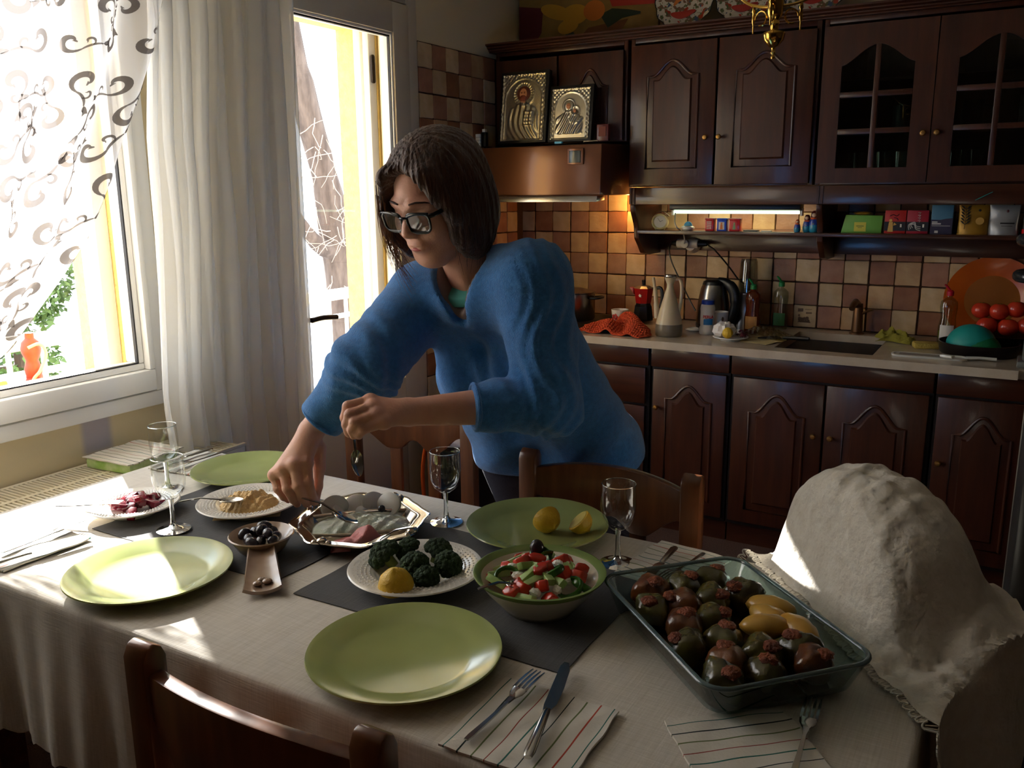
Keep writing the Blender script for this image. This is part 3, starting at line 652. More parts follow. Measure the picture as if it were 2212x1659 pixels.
MB().tube(spl([(-3.165, 1.82, 0.89), (-3.155, 1.86, 0.90), (-3.155, 1.88, 0.86), (-3.155, 1.85, 0.80), (-3.16, 1.81, 0.74), (-3.17, 1.77, 0.5), (-3.17, 1.75, 0.0)], 5), 0.006, 8).build('hose', 'hose', ps)
tag(B(-3.35, -3.05, 1.45, 1.86, 0.70, 0.77).build('planter_box', 'red_wood', bevel=0.01), 'red wooden planter box beside the turned post', 'planter')
tag(B(-3.28, -3.10, 1.50, 1.70, 0.76, 0.80).build('lime_cloth', 'lime', bevel=0.015), 'lime green cloth lying on the planter box', 'cloth')
B(-3.3, -3.1, 1.5, 1.8, -0.02, 0.70).build('planter_stand', 'rail_white', None, bevel=0.01); tag(bpy.data.objects['planter_stand'], 'white stand carrying the red planter box', 'stand')

# ================================================================ table and cloth
mat('table_wood', (120, 72, 38), 0.4, col2=(96, 56, 28), scale=6, stretch=(1, 8, 8))
ZT0 = 0.755; TX0, TX1, TY0, TY1 = -1.905, -0.055, 0.785, 1.535
tb = thing('dining_table', 'wooden dining table hidden under the long beige tablecloth', 'table', (-0.98, 1.16, 0))
B(TX0+0.01, TX1-0.01, TY0+0.01, TY1-0.01, 0.725, 0.751).build('top', 'table_wood', tb, bevel=0.004)
B(TX0+0.08, TX1-0.08, TY0+0.07, TY1-0.07, 0.645, 0.725).build('apron', 'table_wood', tb)
for x in (TX0+0.10, TX1-0.10):
    for y in (TY0+0.09, TY1-0.09): B(x-0.03, x+0.03, y-0.03, y+0.03, 0, 0.725).build('leg', 'table_wood', tb, bevel=0.006)
def cloth_mat(name, c1, c2, line=420.0):
    m, nt, b = _mat(name); L = nt.links; b.inputs['Roughness'].default_value = 0.85; b.inputs['Sheen Weight'].default_value = 0.15
    tc = NN(nt, 'ShaderNodeTexCoord'); mp = NN(nt, 'ShaderNodeMapping'); mp.inputs['Scale'].default_value = (line, 14, 14); L.new(tc.outputs['Object'], mp.inputs[0])
    nz = NN(nt, 'ShaderNodeTexNoise', Scale=1.0, Detail=2.0); L.new(mp.outputs[0], nz.inputs['Vector'])
    mp2 = NN(nt, 'ShaderNodeMapping'); mp2.inputs['Scale'].default_value = (14, line, line); L.new(tc.outputs['Object'], mp2.inputs[0])
    n2 = NN(nt, 'ShaderNodeTexNoise', Scale=1.0, Detail=2.0); L.new(mp2.outputs[0], n2.inputs['Vector'])
    ad = NN(nt, 'ShaderNodeMath', operation='ADD'); L.new(nz.outputs['Fac'], ad.inputs[0]); L.new(n2.outputs['Fac'], ad.inputs[1])
    rp = NN(nt, 'ShaderNodeValToRGB'); rp.color_ramp.elements[0].position = 0.35; rp.color_ramp.elements[0].color = lin(c1)+(1,); rp.color_ramp.elements[1].position = 0.75; rp.color_ramp.elements[1].color = lin(c2)+(1,)
    hv = NN(nt, 'ShaderNodeMath', operation='MULTIPLY'); hv.inputs[1].default_value = 0.5; L.new(ad.outputs[0], hv.inputs[0]); L.new(hv.outputs[0], rp.inputs[0]); L.new(rp.outputs[0], b.inputs['Base Color'])
    bp = NN(nt, 'ShaderNodeBump', Strength=0.25, Distance=0.002); L.new(ad.outputs[0], bp.inputs['Height']); L.new(bp.outputs[0], b.inputs['Normal'])
cloth_mat('table_linen', (196, 188, 174), (220, 213, 202)); cloth_mat('grey_linen', (62, 60, 60), (80, 78, 78), 600)
def tablecloth():
    m = MB(); N = 420; rc = 0.03
    def per(t, off):
        """point on the rounded table edge, t in 0..1, pushed out by off"""
        hx, hy = (TX1-TX0)/2-rc, (TY1-TY0)/2-rc; cx, cy = (TX0+TX1)/2, (TY0+TY1)/2; P = 2*(2*hx+2*hy)+2*PI*rc; d = t*P; r = rc+off
        segs = [('l', 2*hx, (-hx, -hy), (1, 0), -PI/2), ('c', PI/2*rc, (hx, -hy), None, -PI/2), ('l', 2*hy, (hx, -hy), (0, 1), 0), ('c', PI/2*rc, (hx, hy), None, 0), ('l', 2*hx, (hx, hy), (-1, 0), PI/2), ('c', PI/2*rc, (-hx, hy), None, PI/2), ('l', 2*hy, (-hx, hy), (0, -1), PI), ('c', PI/2*rc, (-hx, -hy), None, PI)]
        for kind, ln, p, dr, a in segs:
            if d <= ln+1e-9:
                if kind == 'l': return (cx+p[0]+dr[0]*d+r*math.cos(a), cy+p[1]+dr[1]*d+r*math.sin(a))
                a += d/rc; return (cx+p[0]+r*math.cos(a), cy+p[1]+r*math.sin(a))
            d -= ln
        return (cx-hx, cy-hy-r)
    rings = [(0.0, 0.0), (0.004, -0.0012), (0.007, -0.004), (0.009, -0.009), (0.010, -0.02), (0.011, -0.06), (0.013, -0.12), (0.016, -0.18), (0.018, -0.24), (0.020, -0.285), (0.020, -0.30)]
    vs = []
    for k, (of, dz) in enumerate(rings):
        for i in range(N):
            t = i/N; w = abs(dz)/0.3
            wave = w*(0.012*math.sin(2*PI*t*23+1.5*math.sin(2*PI*t*5))+0.006*math.sin(2*PI*t*57))
            x, y = per(t, of+wave-0.004); sc = 0.012*abs(math.sin(2*PI*t*52)) if k == len(rings)-1 else 0
            vs.append((x, y, ZT0+dz-sc))
    fs = [tuple(range(N))]
    for k in range(len(rings)-1):
        for i in range(N): fs.append((k*N+i, k*N+(i+1) % N, (k+1)*N+(i+1) % N, (k+1)*N+i))
    m.add(vs, fs); return m
tag(tablecloth().build('tablecloth', 'table_linen', smooth=60), 'long beige linen tablecloth with a scalloped hem over the dining table', 'tablecloth')
def flat_cloth(x0, x1, y0, y1, z, rz=0.0, amp=0.0012, nu=30, nv=30, seed=0, th=0.0012):
    cx, cy = (x0+x1)/2, (y0+y1)/2; hx, hy = (x1-x0)/2, (y1-y0)/2; c, s = math.cos(rz), math.sin(rz)
    def fn(u, v):
        a, b = (2*u-1)*hx, (2*v-1)*hy; a += 0.002*vn(9*u, 7*v, 0, seed); b += 0.002*vn(8*v, 9*u, 1, seed)
        e = max(abs(2*u-1), abs(2*v-1)); h = amp*(1+vn(7*u, 6*v, 2, seed))+0.004*max(0, e-0.9)*10*max(0, vn(3*u, 3*v, 5, seed))*(amp/0.0012)*0.3
        return (cx+a*c-b*s, cy+a*s+b*c, z+th+h)
    return MB().grid(fn, nu, nv, th)
tag(flat_cloth(-1.63, -1.103, 1.022, 1.39, ZT0, seed=1).build('placemat', 'grey_linen', smooth=60), 'charcoal placemat under the silver tray, olives and beetroot', 'placemat', 'grey placemats')
tag(flat_cloth(-1.042, -0.514, 1.010, 1.39, ZT0, seed=4).build('placemat', 'grey_linen', smooth=60), 'charcoal placemat under the broccoli plate and salad bowl', 'placemat', 'grey placemats')

# ================================================================ chairs
mat('chair_wood', (112, 66, 36), 0.30, col2=(84, 46, 24), scale=5, stretch=(5, 5, 0.7), coat=0.4)
def make_chair(name, label):
    t = thing(name, label, 'chair')
    H = 0.878
    for s in (-1, 1):
        pf = [(-0.018, 0), (0.018, 0), (0.018, H-0.022), (0.012, H-0.008), (0.0, H), (-0.010, H-0.004), (-0.018, H-0.02)]
        MB().prism([(p+0.02*0, q) for p, q in pf], s*0.19-0.021, s*0.19+0.021, 'x').build('back_post', 'chair_wood', t, bevel=0.004, local=True)
        B(s*0.185-0.019, s*0.185+0.019, 0.375, 0.412, 0, 0.425).build('front_leg', 'chair_wood', t, bevel=0.004, local=True)
    n = 28; vs = []; fs = []
    for k in range(n+1):
        u = k/n; x = -0.172+0.344*u; a = abs(2*u-1); bow = -0.032*(1-a*a)
        top = H-0.040+0.018*(1-a**2.2)
        if a > 0.46: lo = H-0.165+0.060*math.sin((a-0.46)/0.54*PI/2)**1.5
        else: lo = H-0.165
        if a < 0.24: lo += 0.030*math.cos(a/0.24*PI/2)
        vs += [(x, bow-0.011, lo), (x, bow+0.011, lo), (x, bow+0.011, top), (x, bow-0.011, top)]
    for k in range(n):
        for j in range(4): fs.append((4*k+j, 4*k+(j+1) % 4, 4*k+4+(j+1) % 4, 4*k+4+j))
    fs += [(0, 1, 2, 3), tuple(4*n+j for j in (3, 2, 1, 0))]
    MB().add(vs, fs).build('top_rail', 'chair_wood', t, bevel=0.003, local=True)
    for x in (-0.062, 0.062): B(x-0.018, x+0.018, -0.036, -0.020, 0.50, H-0.160).build('slat', 'chair_wood', t, bevel=0.003, local=True)
    B(-0.175, 0.175, -0.034, -0.006, 0.465, 0.505).build('lower_rail', 'chair_wood', t, bevel=0.003, local=True)
    MB().prism([(-0.20, 0.0), (0.20, 0.0), (0.215, 0.40), (0.19, 0.425), (-0.19, 0.425), (-0.215, 0.40)], 0.425, 0.455).build('seat', 'chair_wood', t, bevel=0.008, local=True)
    for s in (-1, 1): B(s*0.187-0.010, s*0.187+0.010, 0.015, 0.38, 0.19, 0.215).build('stretcher', 'chair_wood', t, bevel=0.003, local=True)
    B(-0.18, 0.18, 0.19, 0.21, 0.19, 0.215).build('stretcher', 'chair_wood', t, bevel=0.003, local=True)
    return t
ch = make_chair('dining_chair', 'dark glossy wooden chair at the front of the table, beside the sunlit cloth')
ch.matrix_basis = Matrix.Translation((-0.742, 0.635, 0))
dup(ch, (-0.722, 1.628, 0), PI, 'wooden dining chair in front of the woman, pushed in at the lemon plate')
dup(ch, (-1.46, 1.90, 0), PI+0.12, 'wooden dining chair left of the woman, catching sunlight by the balcony door')
# ================================================================ tableware
mat('green_glaze', (168, 178, 112), 0.16, col2=(150, 160, 96), scale=4, coat=0.5)
mat('white_glaze', (230, 226, 216), 0.18, coat=0.4); mat('steel_cutlery', (205, 203, 198), 0.16, 1.0); mat('silver', (214, 204, 190), 0.14, 1.0)
clear('goblet_glass', tint=(253, 254, 254), refl=0.08); mat('glass_solid', (245, 250, 250), 0.02, trans=1.0, ior=1.45)
ZC = ZT0+0.0012
def plate_prof(r, h, th=0.005, well=0.66, rimflat=0.0):
    w = r*well
    return [(0, 0.004), (w*0.80, 0.003), (w*0.82, 0.0), (w*0.88, 0.0), (w*0.92, 0.004), (w*1.08, 0.009), (r-0.004, h-th), (r, h-th*0.45), (r-0.001, h), (r-0.006, h-0.0008), (w*1.03, 0.012+rimflat), (w*0.93, 0.0085), (0, 0.008)]
pl = tag(MB().lathe(plate_prof(0.146, 0.024, well=0.70), 72).build('green_plate', 'green_glaze', smooth=50), 'empty round olive-green plate at the front edge of the table above the striped napkin', 'plate', 'green dinner plates')
pl.location = (-0.734, 0.925, ZC)
def place_copy(src, loc, label, rz=0.0):
    o = src.copy(); COL.objects.link(o); o.location = loc; o.rotation_euler = (0, 0, rz); o['label'] = label; return o
place_copy(pl, (-1.313, 0.924, ZC), 'round olive-green plate half in bright sun, beside the olive dish')
place_copy(pl, (-0.803, 1.462, ZC), 'round olive-green plate holding two cut lemon halves')
p4 = place_copy(pl, (-1.607, 1.434, ZC), 'olive-green plate under the curtain, behind the hummus dish'); p4.scale = (0.94, 0.94, 1)

def weave_plate(name, label, loc, r, h):
    """deep white plate whose wide rim is set with rows of small pearls"""
    t = thing(name, label, 'plate', loc)
    MB().lathe([(0, 0.004), (r*.42, 0.003), (r*.44, 0), (r*.50, 0), (r*.52, 0.006), (r*.62, 0.014), (r-0.003, h-0.004), (r, h-0.002), (r-0.002, h), (r*.64, h-0.006), (r*.60, h-0.009), (r*.50, 0.012), (r*.40, 0.0085), (0, 0.008)], 72).build('dish', 'white_glaze', t, local=True, smooth=50)
    m = MB(); 
    for k in range(5):
        rr = r*(0.67+0.062*k); n = 64; z = h-0.0052+0.0046*(rr/r-0.64)/0.36
        for i in range(n):
            a = 2*PI*(i+0.5*(k % 2))/n; q = r*0.022
            c = Vector((rr*math.cos(a), rr*math.sin(a), z)); e1 = Vector((math.cos(a), math.sin(a), 0.05))*q; e2 = Vector((-math.sin(a), math.cos(a), 0))*q*1.25
            m.add([c+e1, c+e2, c-e1, c-e2, c+Vector((0, 0, q*0.75))], [(0, 1, 4), (1, 2, 4), (2, 3, 4), (3, 0, 4)])
    q = m.build('beaded_rim', 'white_glaze', t, local=True, smooth=70); q['kind'] = 'stuff'
    return t
weave_plate('rimmed_plate', 'white plate with a beaded rim heaped with hummus', (-1.417, 1.259, ZC), 0.112, 0.028)
weave_plate('rimmed_plate', 'white plate with a beaded rim holding broccoli and a lemon half', (-0.886, 1.157, ZC), 0.122, 0.030)
weave_plate('rimmed_plate', 'white plate with a beaded rim full of beetroot in the sun', (-1.636, 1.128, ZC), 0.098, 0.026)

# goblets
def goblet(label, loc):
    t = thing('wine_glass', label, 'glass', loc, group='wine glasses')
    MB().lathe([(0.0, 0.068), (0.012, 0.070), (0.024, 0.080), (0.0315, 0.097), (0.0335, 0.115), (0.0325, 0.140), (0.0315, 0.158), (0.0305, 0.1585), (0.0300, 0.157), (0.0310, 0.140), (0.0318, 0.115), (0.0295, 0.098), (0.022, 0.083), (0.010, 0.075), (0, 0.074)], 40).build('bowl', 'goblet_glass', t, local=True, smooth=60)
    MB().lathe([(0.006, 0.069), (0.0045, 0.055), (0.0048, 0.030), (0.006, 0.014), (0.010, 0.008), (0.028, 0.0035), (0.0345, 0.002), (0.034, 0.0), (0.0, 0.0)], 36).build('foot', 'glass_solid', t, local=True, smooth=60)
    MB().lathe([(0.0008+0.0313*1, 0.1575), (0.0322, 0.1585), (0.0313, 0.1595), (0.0304, 0.1585)], 40, closed=True).build('rim', 'glass_solid', t, local=True, smooth=80)
    return t
gb = goblet('empty stemmed glass standing on the table before the beetroot plate', (-1.470, 1.100, ZC+0.0025))
for loc, lb in (((-1.700, 1.268, ZC), 'empty stemmed glass by the radiator, behind the beetroot'), ((-0.998, 1.416, ZC), 'empty stemmed glass between the silver tray and the lemon plate'), ((-0.598, 1.402, ZC), 'empty stemmed glass beside the lemon plate, behind the salad bowl')):
    dup(gb, loc, 0, lb)

# cutlery (local: handle along -y, business end along +y)
def fork_mb(L=0.19):
    m = MB(); w = 0.0115; z = lambda y: 0.0015+0.012*max(0, (y-L*0.42)/(L*0.58))**1.3*(1-0.45*max(0, (y-L*0.8)/(L*0.2)))
    o = [(-0.004, 0), (0.004, 0), (0.0045, L*.06), (0.0032, L*.30), (0.0026, L*.52), (0.005, L*.60), (w*.9, L*.66), (w, L*.72)]
    ys = [0, L*.06, L*.30, L*.52, L*.60, L*.66, L*.72]; ws = [0.0035, 0.0046, 0.0034, 0.0026, 0.005, w*.9, w]
    vs = []; fs = []
    for y, a in zip(ys, ws): vs += [(-a, y, z(y)), (a, y, z(y)), (a*.8, y, z(y)+0.0018), (-a*.8, y, z(y)+0.0018)]
    for k in range(len(ys)-1):
        for j in range(4): fs.append((4*k+j, 4*k+(j+1) % 4, 4*k+4+(j+1) % 4, 4*k+4+j))
    fs += [(0, 1, 2, 3), tuple(4*len(ys)-4+j for j in (3, 2, 1, 0))]; m.add(vs, fs)
    for i in range(4):
        x = -w+0.002+i*(2*w-0.004)/3; yy = [L*.71, L*.8, L*.9, L*1.0]; vs = []; fs = []
        for k, y in enumerate(yy):
            a = 0.0018*(1-0.6*(k == 3)); vs += [(x-a, y, z(y)), (x+a, y, z(y)), (x+a, y, z(y)+0.0016), (x-a, y, z(y)+0.0016)]
        for k in range(3):
            for j in range(4): fs.append((4*k+j, 4*k+(j+1) % 4, 4*k+4+(j+1) % 4, 4*k+4+j))
        fs += [(0, 1, 2, 3), (15, 14, 13, 12)]; m.add(vs, fs)
    return m
def knife_mb(L=0.225):
    m = MB().tube([(0, 0, 0.004), (0, 0.01, 0.005), (0, L*.42, 0.005), (0, L*.46, 0.004)], [0.0055, 0.0075, 0.0055, 0.0045], 10, flat=0.55)
    o = [(-0.006, L*.45), (0.004, L*.45), (0.0095, L*.52), (0.0105, L*.70), (0.0085, L*.90), (0.003, L*.99), (-0.004, L), (-0.0075, L*.95), (-0.0075, L*.5)]
    m.prism(o, 0.003, 0.0046); return m
def spoon_mb(L=0.17, bowl=0.05):
    m = MB(); ys = [0, L*.08, L*.35, L*.66, L*.72]; ws = [0.003, 0.0042, 0.003, 0.0024, 0.003]; vs = []; fs = []
    for y, a in zip(ys, ws):
        z = 0.004+0.010*math.sin(PI*min(1, y/(L*.75)))*0.8; vs += [(-a, y, z), (a, y, z), (a*.8, y, z+0.0018), (-a*.8, y, z+0.0018)]
    for k in range(len(ys)-1):
        for j in range(4): fs.append((4*k+j, 4*k+(j+1) % 4, 4*k+4+(j+1) % 4, 4*k+4+j))
    fs += [(0, 1, 2, 3), (19, 18, 17, 16)]; m.add(vs, fs)
    def b(u, v):
        a = 2*PI*u; r = v; x = 0.0165*r*math.cos(a)*(1-0.15*math.sin(a)); y = L-bowl*0.48+bowl*0.52*r*math.sin(a); return (x, y, 0.0065-0.0065*(1-r*r))
    m.grid(b, 24, 6, 0.001); return m
def lay_cut(kind, label, p, q, z, z2=None, group=None, parent_m='steel_cutlery', L=None):
    """lay a piece of cutlery from handle end p to tip q"""
    d = Vector((q[0]-p[0], q[1]-p[1], (z2-z) if z2 is not None else 0)); ln = L or d.length
    m = {'fork': fork_mb, 'knife': knife_mb, 'spoon': spoon_mb}[kind](ln)
    rz = math.atan2(-d.x, d.y); tilt = math.asin(max(-1, min(1, d.z/max(d.length, 1e-6))))
    m.xf(Matrix.Translation((p[0], p[1], z)) @ Matrix.Rotation(rz, 4, 'Z') @ Matrix.Rotation(tilt, 4, 'X'))
    return tag(m.build(kind, parent_m, smooth=50), label, kind, group)
# striped napkins
def stripe_mat(name, n, seed, rz):
    m, nt, b = _mat(name); L = nt.links; b.inputs['Roughness'].default_value = 0.9
    tc = NN(nt, 'ShaderNodeTexCoord'); mp = NN(nt, 'ShaderNodeMapping'); mp.inputs['Rotation'].default_value = (0, 0, rz); L.new(tc.outputs['Object'], mp.inputs[0])
    sx = NN(nt, 'ShaderNodeSeparateXYZ'); L.new(mp.outputs[0], sx.inputs[0])
    ml = NN(nt, 'ShaderNodeMath', operation='MULTIPLY_ADD'); ml.inputs[1].default_value = 1/0.20; ml.inputs[2].default_value = 0.5; L.new(sx.outputs['X'], ml.inputs[0])
    rp = NN(nt, 'ShaderNodeValToRGB'); cr = rp.color_ramp; cr.interpolation = 'CONSTANT'; base = lin((214, 208, 196))+(1,)
    cols = [(40, 104, 92), (28, 44, 40), (104, 116, 70), (150, 62, 48), (40, 104, 92), (28, 44, 40), (104, 116, 70), (176, 66, 44)]
    cr.elements[0].color = base; cr.elements[0].position = 0.0; cr.elements[1].position = 0.999; cr.elements[1].color = base
    for k in range(n):
        x = 0.10+0.80*k/(n-1); e = cr.elements.new(x-0.005); e.color = lin(cols[(k+seed) % 8])+(1,); e = cr.elements.new(x+0.005); e.color = base
    L.new(ml.outputs[0], rp.inputs[0]); L.new(rp.outputs[0], b.inputs['Base Color'])
    nz = NN(nt, 'ShaderNodeTexNoise', Scale=220.0); L.new(tc.outputs['Object'], nz.inputs['Vector']); bp = NN(nt, 'ShaderNodeBump', Strength=0.2, Distance=0.003); L.new(nz.outputs['Fac'], bp.inputs['Height']); L.new(bp.outputs[0], b.inputs['Normal'])
    return m
stripe_mat('striped_linen', 9, 0, 0.0)
def napkin(label, cx, cy, w, h, rz, z, rot_st=0.0, seed=0):
    m = flat_cloth(-w/2, w/2, -h/2, h/2, 0, 0, amp=0.0016, seed=seed, th=0.003, nu=24, nv=24)
    if rot_st: m.xf(Matrix.Rotation(rot_st, 4, 'Z'))
    o = m.build('napkin', 'striped_linen', smooth=60); o.location = (cx, cy, z); o.rotation_euler = (0, 0, rz)
    return tag(o, label, 'napkin', 'striped napkins')
ZN = ZT0+0.001
napkin('white napkin with fine coloured stripes under the fork and knife before the green plate', -0.488, 0.872, 0.175, 0.175, 0.02, ZN, seed=1)
napkin('striped white napkin turned cornerwise beside the glass baking dish', -0.222, 0.955, 0.185, 0.165, -0.86, ZN, seed=2)
napkin('striped white napkin with dark cutlery behind the glass baking dish', -0.500, 1.438, 0.185, 0.150, 1.45, ZN, seed=3)
napkin('white napkin under the fork in the full sun', -1.660, 0.895, 0.165, 0.180, 0.0, ZN, seed=4)
napkin('striped napkin at the place by the curtain, next to the far green plate', -1.815, 1.437, 0.14, 0.17, 0.15, ZN, seed=5)
ZF = ZN+0.0085
lay_cut('fork', 'steel table fork on the striped napkin beside the knife', (-0.543, 0.800), (-0.534, 0.976), ZF)
lay_cut('knife', 'steel table knife on the striped napkin, blade tip on the tablecloth', (-0.457, 0.806), (-0.513, 1.024), ZF)
lay_cut('fork', 'steel fork lying next to the glass baking dish', (-0.170, 0.930), (-0.180, 1.100), ZF)
lay_cut('knife', 'dark-looking knife on the napkin behind the baking dish', (-0.520, 1.500), (-0.515, 1.325), ZF)
lay_cut('fork', 'fork on the napkin behind the baking dish', (-0.465, 1.505), (-0.490, 1.345), ZF)
lay_cut('fork', 'fork glinting in the sun on the napkin at the table corner', (-1.650, 0.845), (-1.655, 1.020), ZF)
lay_cut('knife', 'knife in the sun at the table corner', (-1.610, 0.775), (-1.590, 0.875), ZF, L=0.21)
lay_cut('knife', 'dark knife on the napkin by the curtain', (-1.845, 1.525), (-1.845, 1.335), ZF)
lay_cut('fork', 'fork on the napkin by the curtain', (-1.800, 1.515), (-1.795, 1.350), ZF)

# ---------------------------------------------------------------- divided silver tray with dips
TR = Vector((-1.120, 1.283, ZC+0.002)); TRZ = math.radians(41)
tw_ = thing('silver_tray', 'divided silver tray with a scalloped rim holding dips and white slices', 'tray', TR, TRZ)
def tshape(a): return 1+0.035*math.cos(8*a)+0.012*math.cos(16*a)
def tray_pt(a, r, z): return (0.138*r*tshape(a)*math.cos(a), 0.150*r*tshape(a)*math.sin(a), z)
prof = [(0.0, 0.004), (0.62, 0.004), (0.70, 0.008), (0.80, 0.026), (0.84, 0.0285), (0.87, 0.0265), (0.91, 0.030), (0.94, 0.0285), (0.985, 0.032), (1.0, 0.030), (0.99, 0.0275), (0.82, 0.022), (0.74, 0.005), (0.66, 0.0), (0.0, 0.0)]
m = MB(); n = 96; vs = []; fs = []
for r, z in prof:
    for i in range(n):
        a = 2*PI*i/n; sh_ = tshape(a) if r > 0.5 else 1; vs.append((0.138*r*sh_*math.cos(a), 0.150*r*sh_*math.sin(a), z))
for k in range(len(prof)-1):
    for i in range(n): fs.append((k*n+i, k*n+(i+1) % n, (k+1)*n+(i+1) % n, (k+1)*n+i))
m.add(vs, fs).build('tray', 'silver', tw_, local=True, smooth=60)
for y0, bow in ((0.048, 0.012), (-0.052, -0.016)):
    m = MB(); m.grid(lambda u, v: (-0.104+0.208*u, y0+bow*math.sin(PI*u)-0.006+0.012*v, 0.004+0.022*math.sin(PI*v)**0.5), 20, 6); m.build('divider', 'silver', tw_, local=True, smooth=60)
for a in (0.95, 0.95+PI, 2.4, 2.4+PI):
    c = tray_pt(a, 0.93, 0.033); m = MB(); m.ball(c, 0.011, 12, 8, (1, 1, 0.7))
    for s in (-0.1, 0.1): m.ball(tray_pt(a+s, 0.94, 0.031), 0.007, 10, 6, (1, 1, .7))
    m.build('shell_ornament', 'silver', tw_, local=True)
def blob(fn, nx, ny, x0, x1, y0, y1, M_):
    m = MB(); m.grid(lambda u, v: (x0+(x1-x0)*u, y0+(y1-y0)*v, fn(u, v, x0+(x1-x0)*u, y0+(y1-y0)*v)), nx, ny); m.xf(M_); return m
MT = Matrix.Translation(TR) @ Matrix.Rotation(TRZ, 4, 'Z')
mat('tzatziki', (222, 226, 214), 0.18, col2=(196, 208, 182), scale=30, coat=0.4, bump=0.5, bscale=90)
mat('tarama', (226, 150, 150), 0.35, col2=(214, 132, 132), scale=30, bump=0.3, bscale=120, sss=0.1)
def mound(u, v, p=0.5): return max(0.0, math.sin(PI*u))**p*max(0.0, math.sin(PI*v))**p
def f_tz(u, v, x, y): return 0.004+0.026*mound(u, v, .35)+0.004*vn(85*x, 95*y, 0, 2)*mound(u, v, .5)+0.007*math.exp(-((x+0.02)**2+(y-0.02)**2)/0.0009)
tag(blob(f_tz, 70, 40, -0.100, 0.100, -0.045, 0.048, MT).build('tzatziki', 'tzatziki', smooth=80), 'glossy white tzatziki with cucumber filling the middle of the silver tray', 'dip')
def f_tm(u, v, x, y): return 0.004+(0.022+0.014*math.sin(PI*u)**2)*mound(u, v, .4)*(0.75+0.45*vn(48*x, 62*y, 0, 5))+0.012*math.exp(-((x-0.005)**2/0.0003+(y+0.078)**2/0.0004))
tag(blob(f_tm, 60, 36, -0.060, 0.062, -0.106, -0.060, MT).build('taramasalata', 'tarama', smooth=60), 'peaked pink taramasalata in the front of the silver tray', 'dip')
mat('white_cheese', (232, 226, 212), 0.5, sss=0.1); mat('cheese_cut', (240, 238, 230), 0.6, bump=0.3, bscale=90)
for i, (x, y, r, tx, ty, rz, lb) in enumerate(((-0.052, 0.070, 0.030, 1.15, 0.1, 0.3, 'round white slice standing at the left of the silver tray'), (-0.005, 0.078, 0.030, 0.9, -0.1, -0.1, 'white slice leaning behind the tzatziki'), (0.030, 0.088, 0.030, 0.9, 0.2, 0.5, 'large white slice at the back of the silver tray'), (-0.040, 0.060, 0.024, 0.7, 0.9, 1.0, 'small white wedge resting on the tzatziki edge'), (0.062, 0.070, 0.030, 1.0, 0.5, -0.9, 'white slice leaning on the tray shell ornament'), (0.010, 0.060, 0.022, 0.5, 0.3, 0.6, 'white half slice with a ridged face touching the tzatziki'))):
    m = MB().lathe([(0, -0.005), (r*0.9, -0.005), (r, -0.003), (r, 0.003), (r*0.9, 0.005), (0, 0.005)], 28, sy=0.86)
    m.xf(MT @ Matrix.Translation((x, y, 0.004+r*0.80*math.sin(tx)+0.006)) @ Matrix.Rotation(rz, 4, 'Z') @ Matrix.Rotation(tx, 4, 'X') @ Matrix.Rotation(ty*0.3, 4, 'Y'))
    tag(m.build('cheese_slice', 'white_cheese', smooth=50), lb, 'cheese', 'white slices in the silver tray')
mat('black_olive', (34, 28, 34), 0.22, col2=(52, 44, 52), scale=20, coat=0.3)
tag(MB().ball(MT @ Vector((0.045, 0.036, 0.034)), 0.008, 12, 8).build('olive', 'black_olive'), 'single black olive on top of the tzatziki', 'olive')
lay_cut('spoon', 'steel spoon dipped in the tzatziki, held by the woman', (-1.205, 1.205), (-1.105, 1.235), 0.838, 0.798, L=0.125)
lay_cut('spoon', 'steel spoon stuck in the pink taramasalata', (-0.935, 1.222), (-1.000, 1.195), 0.822, 0.790, L=0.10)
# ---------------------------------------------------------------- olive dish: a ceramic spoon rest
mat('pottery', (186, 164, 140), 0.22, col2=(150, 124, 104), scale=9, coat=0.4)
od = thing('spoon_rest', 'brown-beige glazed ceramic spoon rest full of black olives', 'dish', (-1.225, 1.112, ZC+0.002), 0)
MB().lathe([(0, 0.004), (0.030, 0.003), (0.032, 0), (0.036, 0.0), (0.046, 0.010), (0.058, 0.030), (0.063, 0.036), (0.061, 0.038), (0.056, 0.034), (0.044, 0.016), (0.03, 0.009), (0, 0.008)], 48).build('bowl', 'pottery', od, local=True, smooth=60)
hd_ = Vector((-1.067, 0.962, 0))-Vector((-1.225, 1.112, 0)); ha = math.atan2(hd_.y, hd_.x)
def hnd(u, v):
    s = 0.050+0.150*u; w = 0.022+0.010*u; z = 0.030-0.022*u**0.8+0.016*max(0, u-0.72)**1.5*6*0.3-0.004*math.sin(PI*v); return (s, (2*v-1)*w, z+0.004*abs(2*v-1)**3)
m = MB().grid(hnd, 20, 10, 0.006).xf(Matrix.Translation((-1.225, 1.112, ZC+0.002)) @ Matrix.Rotation(ha, 4, 'Z')); m.build('handle', 'pottery', od, smooth=60)
m = MB()
for sx_, sy_, r in ((0.17, 0.008, 0.009), (0.175, -0.009, 0.008), (0.160, -0.002, 0.007)): m.ball((sx_, sy_, 0.013), r, 12, 8, (1, 1, .5))
m.xf(Matrix.Translation((-1.225, 1.112, ZC+0.002)) @ Matrix.Rotation(ha, 4, 'Z')).build('relief', 'pottery', od)
ol = [(-0.028, 0.012, 0), (-0.005, 0.032, 0), (0.02, 0.018, 0), (0.036, -0.004, 0), (0.010, -0.012, 0), (-0.016, -0.018, 0), (0.012, -0.036, 0), (-0.036, -0.010, 0), (-0.004, 0.006, 1), (0.020, -0.002, 1), (-0.014, 0.022, 1)]
